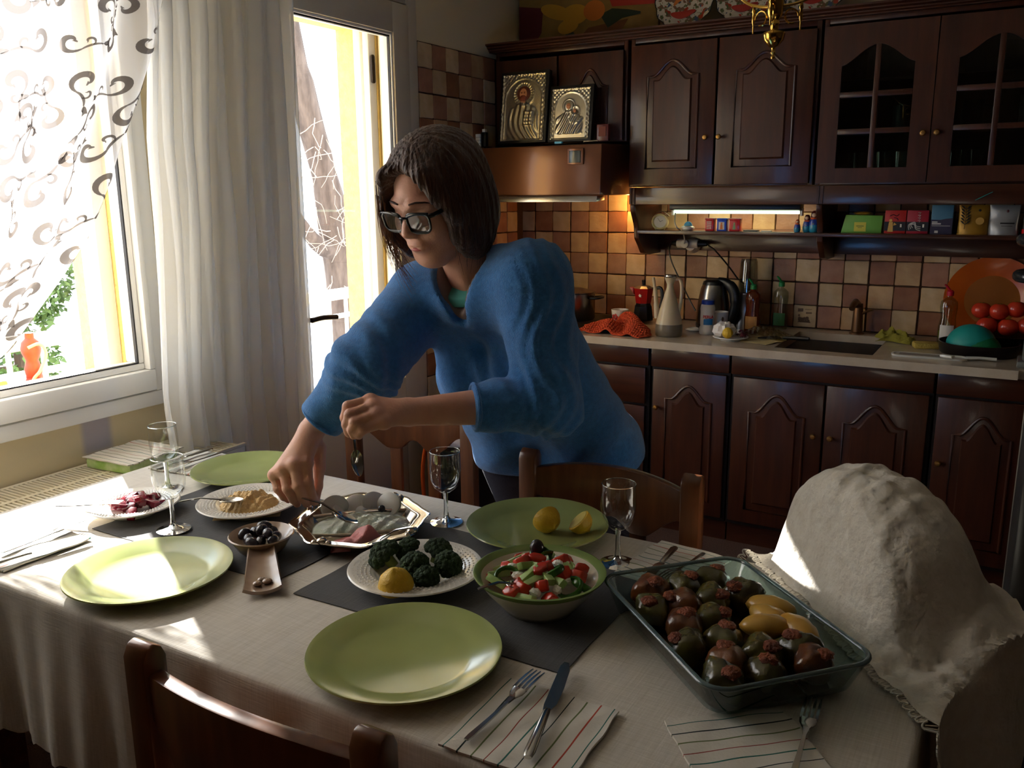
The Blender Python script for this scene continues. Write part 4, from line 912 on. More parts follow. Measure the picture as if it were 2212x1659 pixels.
for i, (x, y, lv) in enumerate(ol):
    ro = Matrix.Rotation(random.uniform(0, 6), 3, 'Z') @ Matrix.Rotation(random.uniform(-.5, .5), 3, 'Y')
    d = math.hypot(x, y); z = (0.026+0.010*(d/0.04)**2) if lv == 0 else 0.044
    tag(MB().ball((-1.225+x, 1.112+y, ZC+z), 0.0105, 16, 12, (1.45, 1, 1), rot=ro).build('olive', 'black_olive'), 'plump black olive heaped in the ceramic spoon rest', 'olive', 'olives in the spoon rest')
# ---------------------------------------------------------------- hummus, beetroot
mat('hummus', (222, 188, 128), 0.55, col2=(206, 168, 104), scale=26, bump=0.8, bscale=110)
def f_hu(u, v, x, y):
    r = math.hypot(x/0.066, y/0.054); h = 0.038*max(0, 1-r**2.2)**0.7; return 0.010+h*(0.85+0.22*vn(70*x, 64*y, 0, 1)+0.12*vn(150*x, 130*y, 0, 3))+(0.003*vn(120*x, 120*y, 0, 2) if r < 1 else -0.004)
tag(blob(f_hu, 60, 60, -0.070, 0.070, -0.060, 0.060, Matrix.Translation((-1.417, 1.259, ZC)) @ Matrix.Rotation(0.7, 4, 'Z')).build('hummus', 'hummus', smooth=70), 'rough mound of beige hummus on the beaded white plate', 'hummus')
lay_cut('spoon', 'steel spoon with its bowl buried in the hummus', (-1.510, 1.150), (-1.410, 1.215), 0.792, 0.792, L=0.135)
mat('beet', (150, 26, 48), 0.22, col2=(96, 12, 34), scale=24, coat=0.5, sss=0.15)
rb = random.Random(9)
for i in range(22):
    a = rb.uniform(0, 6.28); r = 0.058*math.sqrt(rb.random()); lv = 0.016+0.022*(1-(r/0.06)**2)*rb.random()
    m = MB().prism([(-0.015, -0.008), (0.013, -0.010), (0.017, 0.002), (0.006, 0.010), (-0.013, 0.007)], -0.005, 0.006)
    m.xf(Matrix.Translation((-1.636+r*math.cos(a), 1.128+r*math.sin(a), ZC+lv)) @ Matrix.Rotation(rb.uniform(0, 6), 4, 'Z') @ Matrix.Rotation(rb.uniform(-.5, .5), 4, 'X') @ Matrix.Rotation(rb.uniform(-.5, .5), 4, 'Y') @ Matrix.Scale(rb.uniform(.9, 1.3), 4))
    tag(m.build('beetroot_piece', 'beet', bevel=0.002), 'dark red chopped beetroot chunk heaped on the sunlit plate', 'beetroot', 'beetroot pieces')
lay_cut('fork', 'serving fork resting on the edge of the beetroot plate', (-1.745, 1.020), (-1.610, 1.080), 0.786, 0.792, L=0.15)
# ---------------------------------------------------------------- broccoli and lemons
mat('broc_head', (58, 82, 40), 0.75, col2=(40, 60, 30), scale=60, bump=1.0, bscale=260, rand=0.15); mat('broc_stem', (146, 160, 84), 0.6)
mat('lemon_skin', (226, 186, 54), 0.4, col2=(214, 168, 40), scale=20, bump=0.35, bscale=180); mat('lemon_flesh', (232, 210, 120), 0.3, col2=(220, 196, 100), scale=30)
def floret(label, c, s, seed, tilt):
    t = thing('broccoli_floret', label, 'broccoli', c, group='broccoli florets'); r = random.Random(seed)
    R_ = Matrix.Rotation(tilt[0], 4, 'X') @ Matrix.Rotation(tilt[1], 4, 'Y')
    cr = MB()
    for k in range(46):
        a = k*2.39996; q = math.sqrt((k+0.5)/46); el = q*1.75
        p = Vector((math.sin(el)*math.cos(a), math.sin(el)*math.sin(a), math.cos(el)*0.85))*s*0.82
        cr.ball(p+Vector((0, 0, s*0.55)), s*r.uniform(0.24, 0.33), 8, 6)
    cr.xf(R_); cr.build('crown', 'broc_head', t, local=True, smooth=70)
    st = MB().tube([(0, 0, -0.3*s), (0, 0, 0.2*s), (0, 0, 0.7*s)], [s*.30, s*.34, s*.6], 10).xf(R_); st.build('stalk', 'broc_stem', t, local=True)
for i, (x, y, z, s, tl, lb) in enumerate(((-0.03, 0.035, 0.030, 0.024, (0.5, -0.6), 'dark green broccoli floret standing at the back of the plate'), (0.012, 0.045, 0.028, 0.026, (-0.4, 0.2), 'broad broccoli floret in the middle of the plate'), (0.050, 0.020, 0.026, 0.025, (0.2, 0.7), 'dark broccoli floret at the right of the plate'), (-0.050, -0.006, 0.026, 0.030, (0.3, -0.7), 'large broccoli floret behind the lemon half'), (0.012, -0.010, 0.030, 0.026, (0.9, 0.2), 'paler broccoli floret showing its stalk'), (0.045, -0.030, 0.024, 0.022, (0.8, 0.6), 'small broccoli floret at the front rim'))):
    floret(lb, (-0.886+x, 1.157+y, ZC+z), s, 20+i, tl)
def lemon_half(label, c, R_, s=0.030):
    t = thing('lemon_half', label, 'lemon', c); 
    m = MB().lathe([(0, 0), (s*0.5, -0.0004), (s*0.90, 0), (s, s*0.05), (s*0.97, s*0.35), (s*0.80, s*0.75), (s*0.50, s*1.02), (s*0.22, s*1.16), (s*0.12, s*1.27), (0, s*1.30)], 28); m.xf(R_).build('rind', 'lemon_skin', t, local=True, smooth=60)
    q = MB().lathe([(0, -0.0012), (s*0.86, -0.0010), (s*0.9, 0.001), (0, 0.001)], 28); q.xf(R_).build('cut_face', 'lemon_flesh', t, local=True)
lemon_half('lemon half lying dome up on the broccoli plate', (-0.868, 1.078, ZC+0.024), Matrix.Rotation(0.25, 4, 'X'), 0.031)
lemon_half('lemon half lying on its side on the green plate', (-0.773, 1.452, ZC+0.034), Matrix.Rotation(-0.6, 4, 'Z') @ Matrix.Rotation(-1.25, 4, 'Y') @ Matrix.Rotation(PI, 4, 'X') @ Matrix.Translation((0, 0, -0.012)), 0.029)
lemon_half('cut lemon half on the green plate, its open face up', (-0.714, 1.470, ZC+0.042), Matrix.Rotation(0.5, 4, 'Z') @ Matrix.Rotation(PI-0.75, 4, 'Y'), 0.026)
# ---------------------------------------------------------------- salad bowl
mat('bowl_cream', (214, 206, 186), 0.25, coat=0.3); mat('bowl_green', (126, 146, 80), 0.25, coat=0.3)
sb = thing('salad_bowl', 'cream bowl with a green rim filled with Greek salad', 'bowl', (-0.642, 1.176, ZC+0.002))
MB().lathe([(0, 0.005), (0.050, 0.004), (0.052, 0), (0.058, 0.0), (0.066, 0.010), (0.092, 0.040), (0.104, 0.058), (0.098, 0.058), (0.086, 0.040), (0.060, 0.014), (0, 0.010)], 64).build('body', 'bowl_cream', sb, local=True, smooth=60)
MB().lathe([(0.102, 0.054), (0.1105, 0.062), (0.1115, 0.065), (0.108, 0.066), (0.098, 0.058)], 64, closed=True).build('rim', 'bowl_green', sb, local=True, smooth=60)
mat('tomato', (206, 62, 36), 0.25, col2=(184, 44, 26), scale=18, coat=0.3, sss=0.1); mat('cucumber', (176, 200, 128), 0.35, col2=(150, 180, 100), scale=30); mat('cuke_skin', (52, 92, 40), 0.35); mat('feta', (238, 234, 222), 0.7, bump=0.4, bscale=120); mat('pepper', (58, 104, 36), 0.25, coat=0.3)
rs = random.Random(4)
def scatter(k, n, rmax=0.078):
    a = k*2.39996+0.4; r = rmax*math.sqrt((k+0.5)/n); z = 0.050+0.024*(1-(r/rmax)**2)+rs.uniform(-.004, .006)
    return Matrix.Translation((-0.642+r*math.cos(a), 1.176+r*math.sin(a), ZC+z)) @ Matrix.Rotation(rs.uniform(0, 6), 4, 'Z') @ Matrix.Rotation(rs.uniform(-.7, .7), 4, 'X') @ Matrix.Rotation(rs.uniform(-.6, .6), 4, 'Y')
kinds = ['t', 'c', 't', 'f', 'c', 'p', 't', 'c', 'f', 't', 'c', 'p', 'f', 't']
for k in range(52):
    kd = kinds[k % 14]; M_ = scatter(k, 52)
    if kd == 't':
        m = MB().prism([(-0.017, -0.004), (-0.010, -0.012), (0.006, -0.013), (0.017, -0.003), (0.008, 0.006), (-0.008, 0.007)], -0.009, 0.009); o = m.xf(M_).build('tomato_chunk', 'tomato', bevel=0.003, smooth=70); tag(o, 'red tomato chunk in the salad bowl', 'tomato', 'tomato chunks in the salad')
    elif kd == 'c':
        m = MB().prism([(-0.019, -0.007), (0.019, -0.006), (0.020, 0.005), (-0.018, 0.007)], -0.006, 0.006); o = m.xf(M_).build('cucumber_stick', 'cucumber', bevel=0.0015); tag(o, 'pale green cucumber stick in the salad bowl', 'cucumber', 'cucumber sticks in the salad')
    elif kd == 'f':
        m = MB().ball((0, 0, 0), 0.0085, 10, 7, (1.2, 1, .8), fn=lambda x, y, z: 1+0.25*vn(5*x, 5*y, 5*z, k)); o = m.xf(M_).build('feta_crumb', 'feta', smooth=0); tag(o, 'white feta crumb scattered on the salad', 'cheese', 'feta crumbs in the salad')
    else:
        m = MB().tube([(0.020*math.cos(t*.42), 0.016*math.sin(t*.42), 0) for t in range(11)], 0.0035, 8, flat=1.8); o = m.xf(M_).build('pepper_strip', 'pepper'); tag(o, 'curled green pepper strip in the salad bowl', 'pepper', 'pepper strips in the salad')
tag(MB().ball((-0.672, 1.222, ZC+0.084), 0.0125, 14, 10, (1, 1, 1.2)).build('olive', 'black_olive'), 'brown olive on top of the salad', 'olive')
lay_cut('spoon', 'spoon handle resting in front of the salad bowl rim', (-0.690, 1.060), (-0.640, 1.135), 0.822, 0.812, L=0.10)
# ---------------------------------------------------------------- glass baking dish with stuffed vegetables
clear('dish_glass', tint=(205, 222, 222), refl=0.10)
DC = Vector((-0.331, 1.194, ZC+0.0015)); DA = math.radians(-42.6)
dd = thing('baking_dish', 'clear rectangular glass baking dish of roasted stuffed vegetables', 'baking dish', DC, DA)
def rrect(hx, hy, r, n=6):
    o = []
    for cx_, cy_, a0 in ((hx-r, hy-r, 0), (-hx+r, hy-r, PI/2), (-hx+r, -hy+r, PI), (hx-r, -hy+r, 1.5*PI)):
        for k in range(n+1): a = a0+PI/2*k/n; o.append((cx_+r*math.cos(a), cy_+r*math.sin(a)))
    return o
def ringmesh(levels, cap0=True):
    m = MB(); vs = []; fs = []; n = None
    for hx, hy, r, z in levels:
        o = rrect(hx, hy, r); n = len(o); vs += [(p, q, z) for p, q in o]
    for k in range(len(levels)-1):
        for i in range(n): fs.append((k*n+i, k*n+(i+1) % n, (k+1)*n+(i+1) % n, (k+1)*n+i))
    if cap0: fs += [tuple(range(n)), tuple((len(levels)-1)*n+i for i in range(n))]
    return m.add(vs, fs)
ringmesh([(0.155, 0.102, 0.03, 0.0), (0.166, 0.113, 0.03, 0.010), (0.182, 0.129, 0.032, 0.056), (0.177, 0.124, 0.03, 0.056), (0.161, 0.108, 0.028, 0.012), (0.152, 0.099, 0.026, 0.006)]).build('walls', 'dish_glass', dd, local=True, smooth=50)
mat('glass_rim', (120, 140, 142), 0.05, trans=0.6, ior=1.5)
m = MB(); m.tube([(p, q, 0.0575) for p, q in rrect(0.1815, 0.1285, 0.034)], 0.0042, 10, closed=True, flat=0.8); m.build('rim', 'glass_rim', dd, local=True)
mat('roast_green', (84, 80, 30), 0.26, col2=(58, 44, 18), scale=16, coat=0.5, bump=0.3, bscale=60, rand=0.2); mat('roast_brown', (112, 62, 26), 0.28, col2=(70, 34, 14), scale=18, coat=0.5, bump=0.3, bscale=60, rand=0.2); mat('rice_fill', (150, 74, 34), 0.5, col2=(110, 48, 22), scale=50, bump=1.0, bscale=220); mat('potato', (206, 164, 74), 0.35, col2=(186, 138, 52), scale=14, coat=0.3); mat('juice', (74, 52, 18), 0.12, trans=0.3)
MDI = Matrix.Translation(DC) @ Matrix.Rotation(DA, 4, 'Z')
tag(ringmesh([(0.158, 0.105, 0.027, 0.0085), (0.160, 0.107, 0.027, 0.014)]).xf(MDI).build('cooking_juice', 'juice', smooth=40), 'dark oily juice in the bottom of the glass baking dish', 'sauce')
rv = random.Random(12); spots = [(-0.135, 0.055), (-0.13, 0.0), (-0.135, -0.058), (-0.075, 0.075), (-0.072, 0.018), (-0.07, -0.035), (-0.075, -0.085), (-0.015, -0.012), (-0.012, -0.062), (0.045, -0.088), (0.045, -0.030), (0.098, -0.055), (0.138, -0.02), (0.095, 0.002), (0.135, 0.058), (0.10, 0.058), (0.138, -0.085)]
for i, (x, y) in enumerate(spots):
    pe = i % 3 != 2; c = MDI @ Vector((x, y, 0.040)); s = 0.028+0.004*rv.random()
    t = thing('stuffed_pepper' if pe else 'stuffed_tomato', ('wrinkled roasted green pepper stuffed with rice in the glass dish' if pe else 'browned stuffed tomato with a rice crown in the glass dish'), 'stuffed vegetable', c, rv.uniform(0, 6), 'stuffed vegetables in the baking dish')
    R_ = Matrix.Rotation(rv.uniform(-.6, .6), 3, 'X') @ Matrix.Rotation(rv.uniform(-.6, .6), 3, 'Y'); sd = rv.uniform(0, 9)
    MB().ball((0, 0, 0), s, 24, 16, (1.1, 0.95, 0.92), fn=lambda p, q, r: 1+0.10*math.cos(4*math.atan2(q, p))*(1-r*r)+0.07*vn(4*p, 4*q, 4*r, sd)-0.22*max(0, r-0.75), rot=R_).build('skin', 'roast_green' if pe else 'roast_brown', t, local=True, smooth=80)
    MB().ball(R_ @ Vector((0, 0, s*0.80)), s*0.48, 12, 8, (1, 1, .5), fn=lambda p, q, r: 1+0.2*vn(8*p, 8*q, 8*r, sd)).build('rice_filling', 'rice_fill', t, local=True)
for i, (x, y, rz) in enumerate(((0.010, 0.072, 0.3), (0.040, 0.045, 1.2), (-0.02, 0.092, 0.8), (0.06, 0.085, 0.1))):
    m = MB().ball((0, 0, 0), 0.026, 18, 12, (1.5, .85, .75), fn=lambda p, q, r: 1-0.2*max(0, r)+0.06*vn(3*p, 3*q, 3*r, i)).xf(MDI @ Matrix.Translation((x, y, 0.046+0.006*(i % 2))) @ Matrix.Rotation(rz, 4, 'Z'))
    tag(m.build('potato_wedge', 'potato', smooth=80), 'golden roasted potato wedge in the glass dish', 'potato', 'potato wedges in the baking dish')
# ---------------------------------------------------------------- bread under a lace-edged cloth
mat('bread_crust', (150, 92, 44), 0.7, col2=(122, 70, 30), scale=10, bump=0.4, bscale=40)
mat('linen_white', (226, 220, 208), 0.9, col2=(216, 208, 194), scale=40, bump=0.5, bscale=70)
tag(MB().ball((-0.165, 1.455, ZC+0.078), 0.090, 32, 20, (1.55, 0.92, 0.85), rot=Matrix.Rotation(-0.89, 3, 'Z'), fn=lambda p, q, r: 1+0.03*vn(5*p, 5*q, 5*r, 2)).build('bread_loaf', 'bread_crust'), 'brown crusty loaf hidden under the lace-edged white cloth', 'bread')
# ================================================================ the woman
def px(u, v, d):
    """world point at depth d (metres along the view axis) - used to lay out her joints"""
    a = (u-1106)/1862.64; b = (v-829.5)/1862.64
    return np.array(CAM)+d*(np.array(_r)*a-np.array(_u)*b-np.array(_b))
mat('skin', (222, 170, 146), 0.5, col2=(212, 156, 132), scale=14, sss=0.12, bump=0.12, bscale=240)
mat('knit_blue', (62, 134, 206), 0.95, col2=(54, 120, 190), scale=90, sheen=0.35, bump=0.5, bscale=420)
mat('hair_brown', (62, 40, 32), 0.42, col2=(84, 52, 36), scale=30, stretch=(3, 3, 0.4), bump=0.5, bscale=60, sheen=0.2)
mat('hair_sunlit', (128, 82, 48), 0.45); mat('denim', (40, 40, 54), 0.9, bump=0.3, bscale=300); mat('lip', (186, 96, 90), 0.4); mat('frame_black', (24, 26, 28), 0.25, coat=0.3)
mat('tee_teal', (92, 178, 168), 0.9); mat('tee_grey', (128, 112, 108), 0.9); mat('brow', (70, 46, 36), 0.8); mat('nail', (214, 164, 146), 0.3); mat('shoe', (40, 34, 32), 0.6)
clear('spec_lens', tint=(236, 238, 242), refl=0.05)
wm = thing('person', 'woman in a blue V-neck sweater and glasses leaning over the table with two spoons', 'person', (-0.95, 1.84, 0))
HM = np.array([[0.99429, -0.10483, -0.02019], [-0.10454, -0.91789, -0.38280], [-0.02160, -0.38273, 0.92361]]); HC = np.array([-1.0306, 1.4592, 1.4293]); HS = 0.99
def hw(p): return HC+HS*(HM@np.asarray(p, float))
neckB = px(1034, 602, 1.84); shL = px(1152, 604, 1.72); shR = px(916, 640, 1.90); elL = px(1188, 868, 1.73); wrL = px(888, 890, 1.66); elR = px(790, 795, 1.80); wrR = px(676, 925, 1.84)
hipL = px(1276, 955, 2.10); hipR = px(1122, 975, 2.16)
# --- head and neck (local: x to her left, y forward, z up)
def head_f(P):
    q = ((P-HC)@HM)/HS
    d = sd_ell(q, (0, -0.012, 0.036), (0.076, 0.096, 0.084))
    d = smin(d, sd_ell(q, (0, 0.030, -0.028), (0.061, 0.060, 0.084)), 0.03)
    d = smin(d, sd_cone(q, (0, 0.048, -0.070), (0, 0.066, -0.097), 0.040, 0.020), 0.03)
    for s in (-1, 1):
        d = smin(d, sd_ell(q, (s*0.036, 0.060, -0.026), (0.026, 0.028, 0.028)), 0.022)
        d = smin(d, sd_cone(q, (s*0.012, 0.086, 0.022), (s*0.046, 0.072, 0.022), 0.011, 0.010), 0.012)
        d = smax(d, -sd_ell(q, (s*0.032, 0.098, 0.003), (0.019, 0.013, 0.010)), 0.010)
        d = smin(d, sd_ell(q, (s*0.031, 0.074, 0.002), (0.0145, 0.0135, 0.012)), 0.006)
        d = smin(d, sd_ell(q, (s*0.011, 0.097, -0.034), (0.0085, 0.010, 0.0075)), 0.007)
        d = smin(d, sd_cone(q, (s*0.052, 0.010, -0.055), (s*0.020, 0.055, -0.096), 0.022, 0.020), 0.03)
        d = smax(d, -sd_cone(q, (s*0.017, 0.098, -0.040), (s*0.034, 0.090, -0.064), 0.0022, 0.0022), 0.008)
    d = smin(d, sd_cone(q, (0, 0.088, 0.014), (0, 0.108, -0.026), 0.0085, 0.0115), 0.012)
    d = smin(d, sd_ell(q, (0, 0.086, -0.061), (0.026, 0.013, 0.014)), 0.016)
    d = smin(d, sd_ell(q, (0, 0.094, -0.0575), (0.019, 0.0075, 0.0050)), 0.005)
    d = smin(d, sd_ell(q, (0, 0.093, -0.0665), (0.017, 0.0085, 0.0060)), 0.005)
    d = smax(d, -sd_ell(q, (0, 0.105, -0.0622), (0.024, 0.0075, 0.0016)), 0.003)
    d = smin(d, sd_cone(P, hw((0, -0.022, -0.055)), neckB+np.array([0, 0.01, -0.03]), 0.050, 0.058), 0.025)
    d = smin(d, sd_cone(P, hw((0.030, 0.0, -0.075)), neckB+np.array([0.006, -0.045, -0.02]), 0.014, 0.012), 0.02)
    return d
body = MB()
lo = np.minimum(HC-0.145, neckB-0.075); hi = np.maximum(HC+0.15, neckB+0.08)
sdf(body, head_f, lo, hi, 0.0024)
# --- arms and hands
def chain(P, pts, rr, k=0.006):
    d = None
    for a, b, r0, r1 in zip(pts, pts[1:], rr, rr[1:]):
        e = sd_cone(P, a, b, r0, r1); d = e if d is None else smin(d, e, k)
    return d
def hand(P, wr, el, mcp, pip, tip, thumb):
    d = sd_cone(P, el+(wr-el)*0.15, wr, 0.042, 0.0265)
    for i in range(4):
        d = smin(d, sd_cone(P, wr+(mcp[i]-wr)*0.12, mcp[i], 0.0175, 0.0125), 0.016)
    for i in range(3): d = smin(d, sd_cone(P, mcp[i], mcp[i+1], 0.0120, 0.0120), 0.008)
    fr = [0.0104, 0.0108, 0.0104, 0.0094]; out = d
    for i in range(4):
        dip = pip[i]+(tip[i]-pip[i])*0.52+(pip[i]-mcp[i])/np.linalg.norm(pip[i]-mcp[i])*0.004
        fd = chain(P, [mcp[i], pip[i], dip, tip[i]], [fr[i]*1.12, fr[i]*1.02, fr[i]*0.92, fr[i]*0.74], 0.004)
        kn = np.sqrt(((P-mcp[i])**2).sum(-1))-fr[i]*1.32; out = smin(out, np.minimum(fd, kn) if False else smin(fd, kn, 0.006), 0.0045)
    th = chain(P, thumb, [0.017, 0.0125, 0.0105, 0.0085], 0.006); out = smin(out, th, 0.010)
    return out
L_mcp = [px(800, 866, 1.640), px(806, 880, 1.622), px(816, 896, 1.610), px(830, 912, 1.604)]
L_pip = [px(752, 878, 1.618), px(756, 896, 1.600), px(767, 913, 1.592), px(784, 927, 1.592)]
L_tip = [px(748, 922, 1.640), px(752, 934, 1.622), px(764, 941, 1.612), px(776, 942, 1.606)]
L_thb = [px(862, 880, 1.672), px(812, 892, 1.682), px(776, 912, 1.672), px(754, 936, 1.650)]
R_mcp = [px(662, 1000, 1.800), px(636, 1004, 1.792), px(612, 1014, 1.796), px(593, 1026, 1.806)]
R_pip = [px(666, 1042, 1.790), px(644, 1050, 1.782), px(621, 1056, 1.786), px(601, 1056, 1.800)]
R_tip = [px(679, 1084, 1.822), px(662, 1089, 1.818), px(642, 1089, 1.818), px(622, 1080, 1.826)]
R_thb = [px(688, 968, 1.842), px(690, 1010, 1.840), px(686, 1050, 1.838), px(682, 1082, 1.832)]
def bounds(*ps, m=0.05): a = np.array(ps); return a.min(0)-m, a.max(0)+m
fL = lambda P: hand(P, wrL, elL, L_mcp, L_pip, L_tip, L_thb); fR = lambda P: hand(P, wrR, elR, R_mcp, R_pip, R_tip, R_thb)
sdf(body, fL, *bounds(wrL, *L_mcp, *L_pip, *L_tip, *L_thb, wrL+(elL-wrL)*0.55, m=0.034), 0.0024)
sdf(body, fR, *bounds(wrR, *R_mcp, *R_pip, *R_tip, *R_thb, wrR+(elR-wrR)*0.5, m=0.036), 0.0024)
bo = body.build('body', 'skin', wm, smooth=180)
nl = MB()
for tp, pp in list(zip(L_tip, L_pip))+list(zip(R_tip, R_pip)):
    d = (tp-pp)/np.linalg.norm(tp-pp); n = np.array(_b)-d*(np.array(_b)@d); n /= np.linalg.norm(n); s = np.cross(d, n); c = tp-d*0.002+n*0.0064
    nl.add([c+d*.0055*math.cos(a)+s*.0042*math.sin(a)+n*0.0006*math.cos(2*a) for a in [k*PI/5 for k in range(10)]]+[c+n*0.0012], [(k, (k+1) % 10, 10) for k in range(10)])
nl.build('fingernails', 'nail', wm, smooth=180)
m = MB()
for z, y, w, hh in ((-0.0575, 0.0995, 0.0175, 0.0036), (-0.0668, 0.0998, 0.0155, 0.0042)): m.ball((0, y-0.0035, z), 1.0, 20, 10, (w, 0.0058, hh))
m.v = [tuple(hw(p)) for p in m.v]; m.build('lips', 'lip', wm)
m = MB()
for s in (-1, 1): m.tube([(s*0.015, 0.0965, 0.0285), (s*0.030, 0.0930, 0.0315), (s*0.046, 0.083, 0.0285), (s*0.055, 0.074, 0.0230)], [0.0022, 0.0030, 0.0026, 0.0012], 8, flat=0.7)
m.v = [tuple(hw(p)) for p in m.v]; m.build('eyebrows', 'brow', wm)
# --- glasses
gl = MB()
def lens_o(s, n=28):
    o = []
    for k in range(n):
        a = 2*PI*k/n; c, q = math.cos(a), math.sin(a); rx, rz = 0.0265, 0.0195
        e = 3.6; x = rx*abs(c)**(2/e)*(1 if c >= 0 else -1); z = rz*abs(q)**(2/e)*(1 if q >= 0 else -1)
        x *= 1+0.06*(z/rz); o.append((s*0.0345+x, 0.106-0.9*(s*0.0345+x)**2*1.6, -0.006+z))
    return o
for s in (-1, 1):
    gl.tube(lens_o(s), 0.0024, 8, closed=True, flat=1.3)
    gl.tube([(s*0.062, 0.101, 0.008), (s*0.071, 0.094, 0.009), (s*0.0745, 0.078, 0.009), (s*0.0765, 0.0, 0.006), (s*0.076, -0.03, -0.008)], [0.0036, 0.0036, 0.0034, 0.003, 0.003], 8, flat=1.3)
gl.tube(spl([(-0.010, 0.106, 0.004), (0, 0.110, 0.006), (0.010, 0.106, 0.004)], 4), 0.0026, 8)
gl.tube(spl([(-0.061, 0.1005, 0.0125), (-0.034, 0.105, 0.0137), (-0.010, 0.1068, 0.008)], 5), 0.0030, 8); gl.tube(spl([(0.061, 0.1005, 0.0125), (0.034, 0.105, 0.0137), (0.010, 0.1068, 0.008)], 5), 0.0030, 8)
gl.v = [tuple(hw(p)) for p in gl.v]; go = gl.build('glasses', 'frame_black', wm)
for s in (-1, 1):
    m = MB(); o = lens_o(s); m.add(o+[(p[0], p[1]-0.0012, p[2]) for p in o], [tuple(range(28)), tuple(range(28, 56))]+[(k, (k+1) % 28, 28+(k+1) % 28, 28+k) for k in range(28)]); m.v = [tuple(hw(p)) for p in m.v]; m.build('lens', 'spec_lens', go, smooth=0)
# --- hair: a chin-length bob
def hair_f(P):
    q = ((P-HC)@HM)/HS; x, y, z = q[..., 0], q[..., 1], q[..., 2]
    d = sd_ell(q, (0, -0.016, 0.040), (0.095, 0.116, 0.100))
    d = smin(d, sd_ell(q, (0, -0.058, -0.030), (0.092, 0.070, 0.105)), 0.035)
    d = smin(d, sd_ell(q, (0.074, -0.004, -0.040), (0.033, 0.068, 0.088)), 0.03)
    d = smin(d, sd_ell(q, (-0.074, 0.020, -0.035), (0.026, 0.060, 0.088)), 0.03)
    d = smin(d, sd_cone(q, (0.045, 0.070, 0.075), (0.085, 0.052, -0.010), 0.020, 0.016), 0.02)
    d = smin(d, sd_cone(q, (-0.040, 0.078, 0.075), (-0.082, 0.072, -0.045), 0.022, 0.014), 0.02)
    face = sd_ell(q, (-0.004, 0.118, -0.030), (0.072, 0.096, 0.128))
    d = smax(d, -face, 0.014)
    d = smax(d, -sd_ell(q, (0, 0.03, -0.16), (0.055, 0.09, 0.06)), 0.02)
    ang = np.arctan2(x, -(y-0.02)); d = d+0.0013*np.sin(ang*29+2.2*np.sin(ang*7+z*16)+z*22)+0.0008*np.sin(ang*67+3*np.sin(z*30)+z*35)
    return d
hb = MB(); sdf(hb, hair_f, HC-0.19, HC+0.19, 0.0030); ho_ = hb.build('hair', 'hair_brown', wm, smooth=180)
st = MB(); rh = random.Random(21)
def strand(m, a0, r0, top, ln, th0=0.0009):
    """one loose lock falling from the side of the head"""
    x0, y0 = r0*math.sin(a0)*0.098, 0.01+r0*math.cos(a0)*0.105; pts = []; c1, c2 = rh.uniform(-.02, .02), rh.uniform(-.02, .02)
    for k in range(8):
        t = k/7; z = top-ln*t; b = 1+0.10*math.sin(t*2.6)-0.16*t*t
        pts.append(hw((x0*b+c1*t*t, y0*b+c2*t*t+0.012*t, z)))
    m.tube(pts, [th0*(1-0.75*k/7) for k in range(8)], 4)
for k in range(170):
    a = rh.choice((rh.uniform(-2.6, -0.75), rh.uniform(0.95, 2.8), rh.uniform(2.6, 3.7))); strand(st, a, rh.uniform(0.96, 1.05), rh.uniform(0.02, 0.07), rh.uniform(0.13, 0.19))
q = st.build('hair_strands', 'hair_brown', ho_); q['kind'] = 'stuff'
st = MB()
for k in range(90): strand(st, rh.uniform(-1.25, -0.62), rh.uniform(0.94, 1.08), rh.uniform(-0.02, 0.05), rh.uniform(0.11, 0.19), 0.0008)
q = st.build('sunlit_strands', 'hair_sunlit', ho_); q['kind'] = 'stuff'  # sunlight on the window-side locks is painted in as a paler brown
# --- sweater
ax_t = (hipL+hipR)/2-neckB; ax_t /= np.linalg.norm(ax_t); ax_s = shL-shR; ax_s /= np.linalg.norm(ax_s)
cuL = elL+(wrL-elL)*0.565; cuR = elR+(wrR-elR)*0.86
def torso(P, g=0.0):
    a = neckB+(shL-neckB)*0.52+ax_t*0.05; b = neckB+(shR-neckB)*0.52+ax_t*0.05
    d = sd_cone(P, a, hipL+ax_t*0.05, 0.082+g, 0.118+g); d = smin(d, sd_cone(P, b, hipR+ax_t*0.05, 0.080+g, 0.116+g), 0.07)
    d = smin(d, sd_cone(P, neckB+ax_t*0.02, (shL+shR)/2+ax_t*0.02, 0.060+g, 0.07+g), 0.05)
    d = smin(d, sd_cone(P, shL, shR, 0.060+g, 0.060+g), 0.06)
    fw = np.cross(ax_s, ax_t); fw = fw if fw[1] < 0 else -fw
    for s in (-1, 1): d = smin(d, sd_ell(P, neckB+ax_t*0.21+ax_s*s*0.075+fw*0.085, (0.072+g, 0.062+g, 0.07+g)), 0.06)
    bt = (hipL+hipR)/2+ax_t*0.03-fw*0.055+ax_s*0.03; d = smin(d, sd_ell(P, bt, (0.14, 0.10, 0.11)), 0.06)
    return d
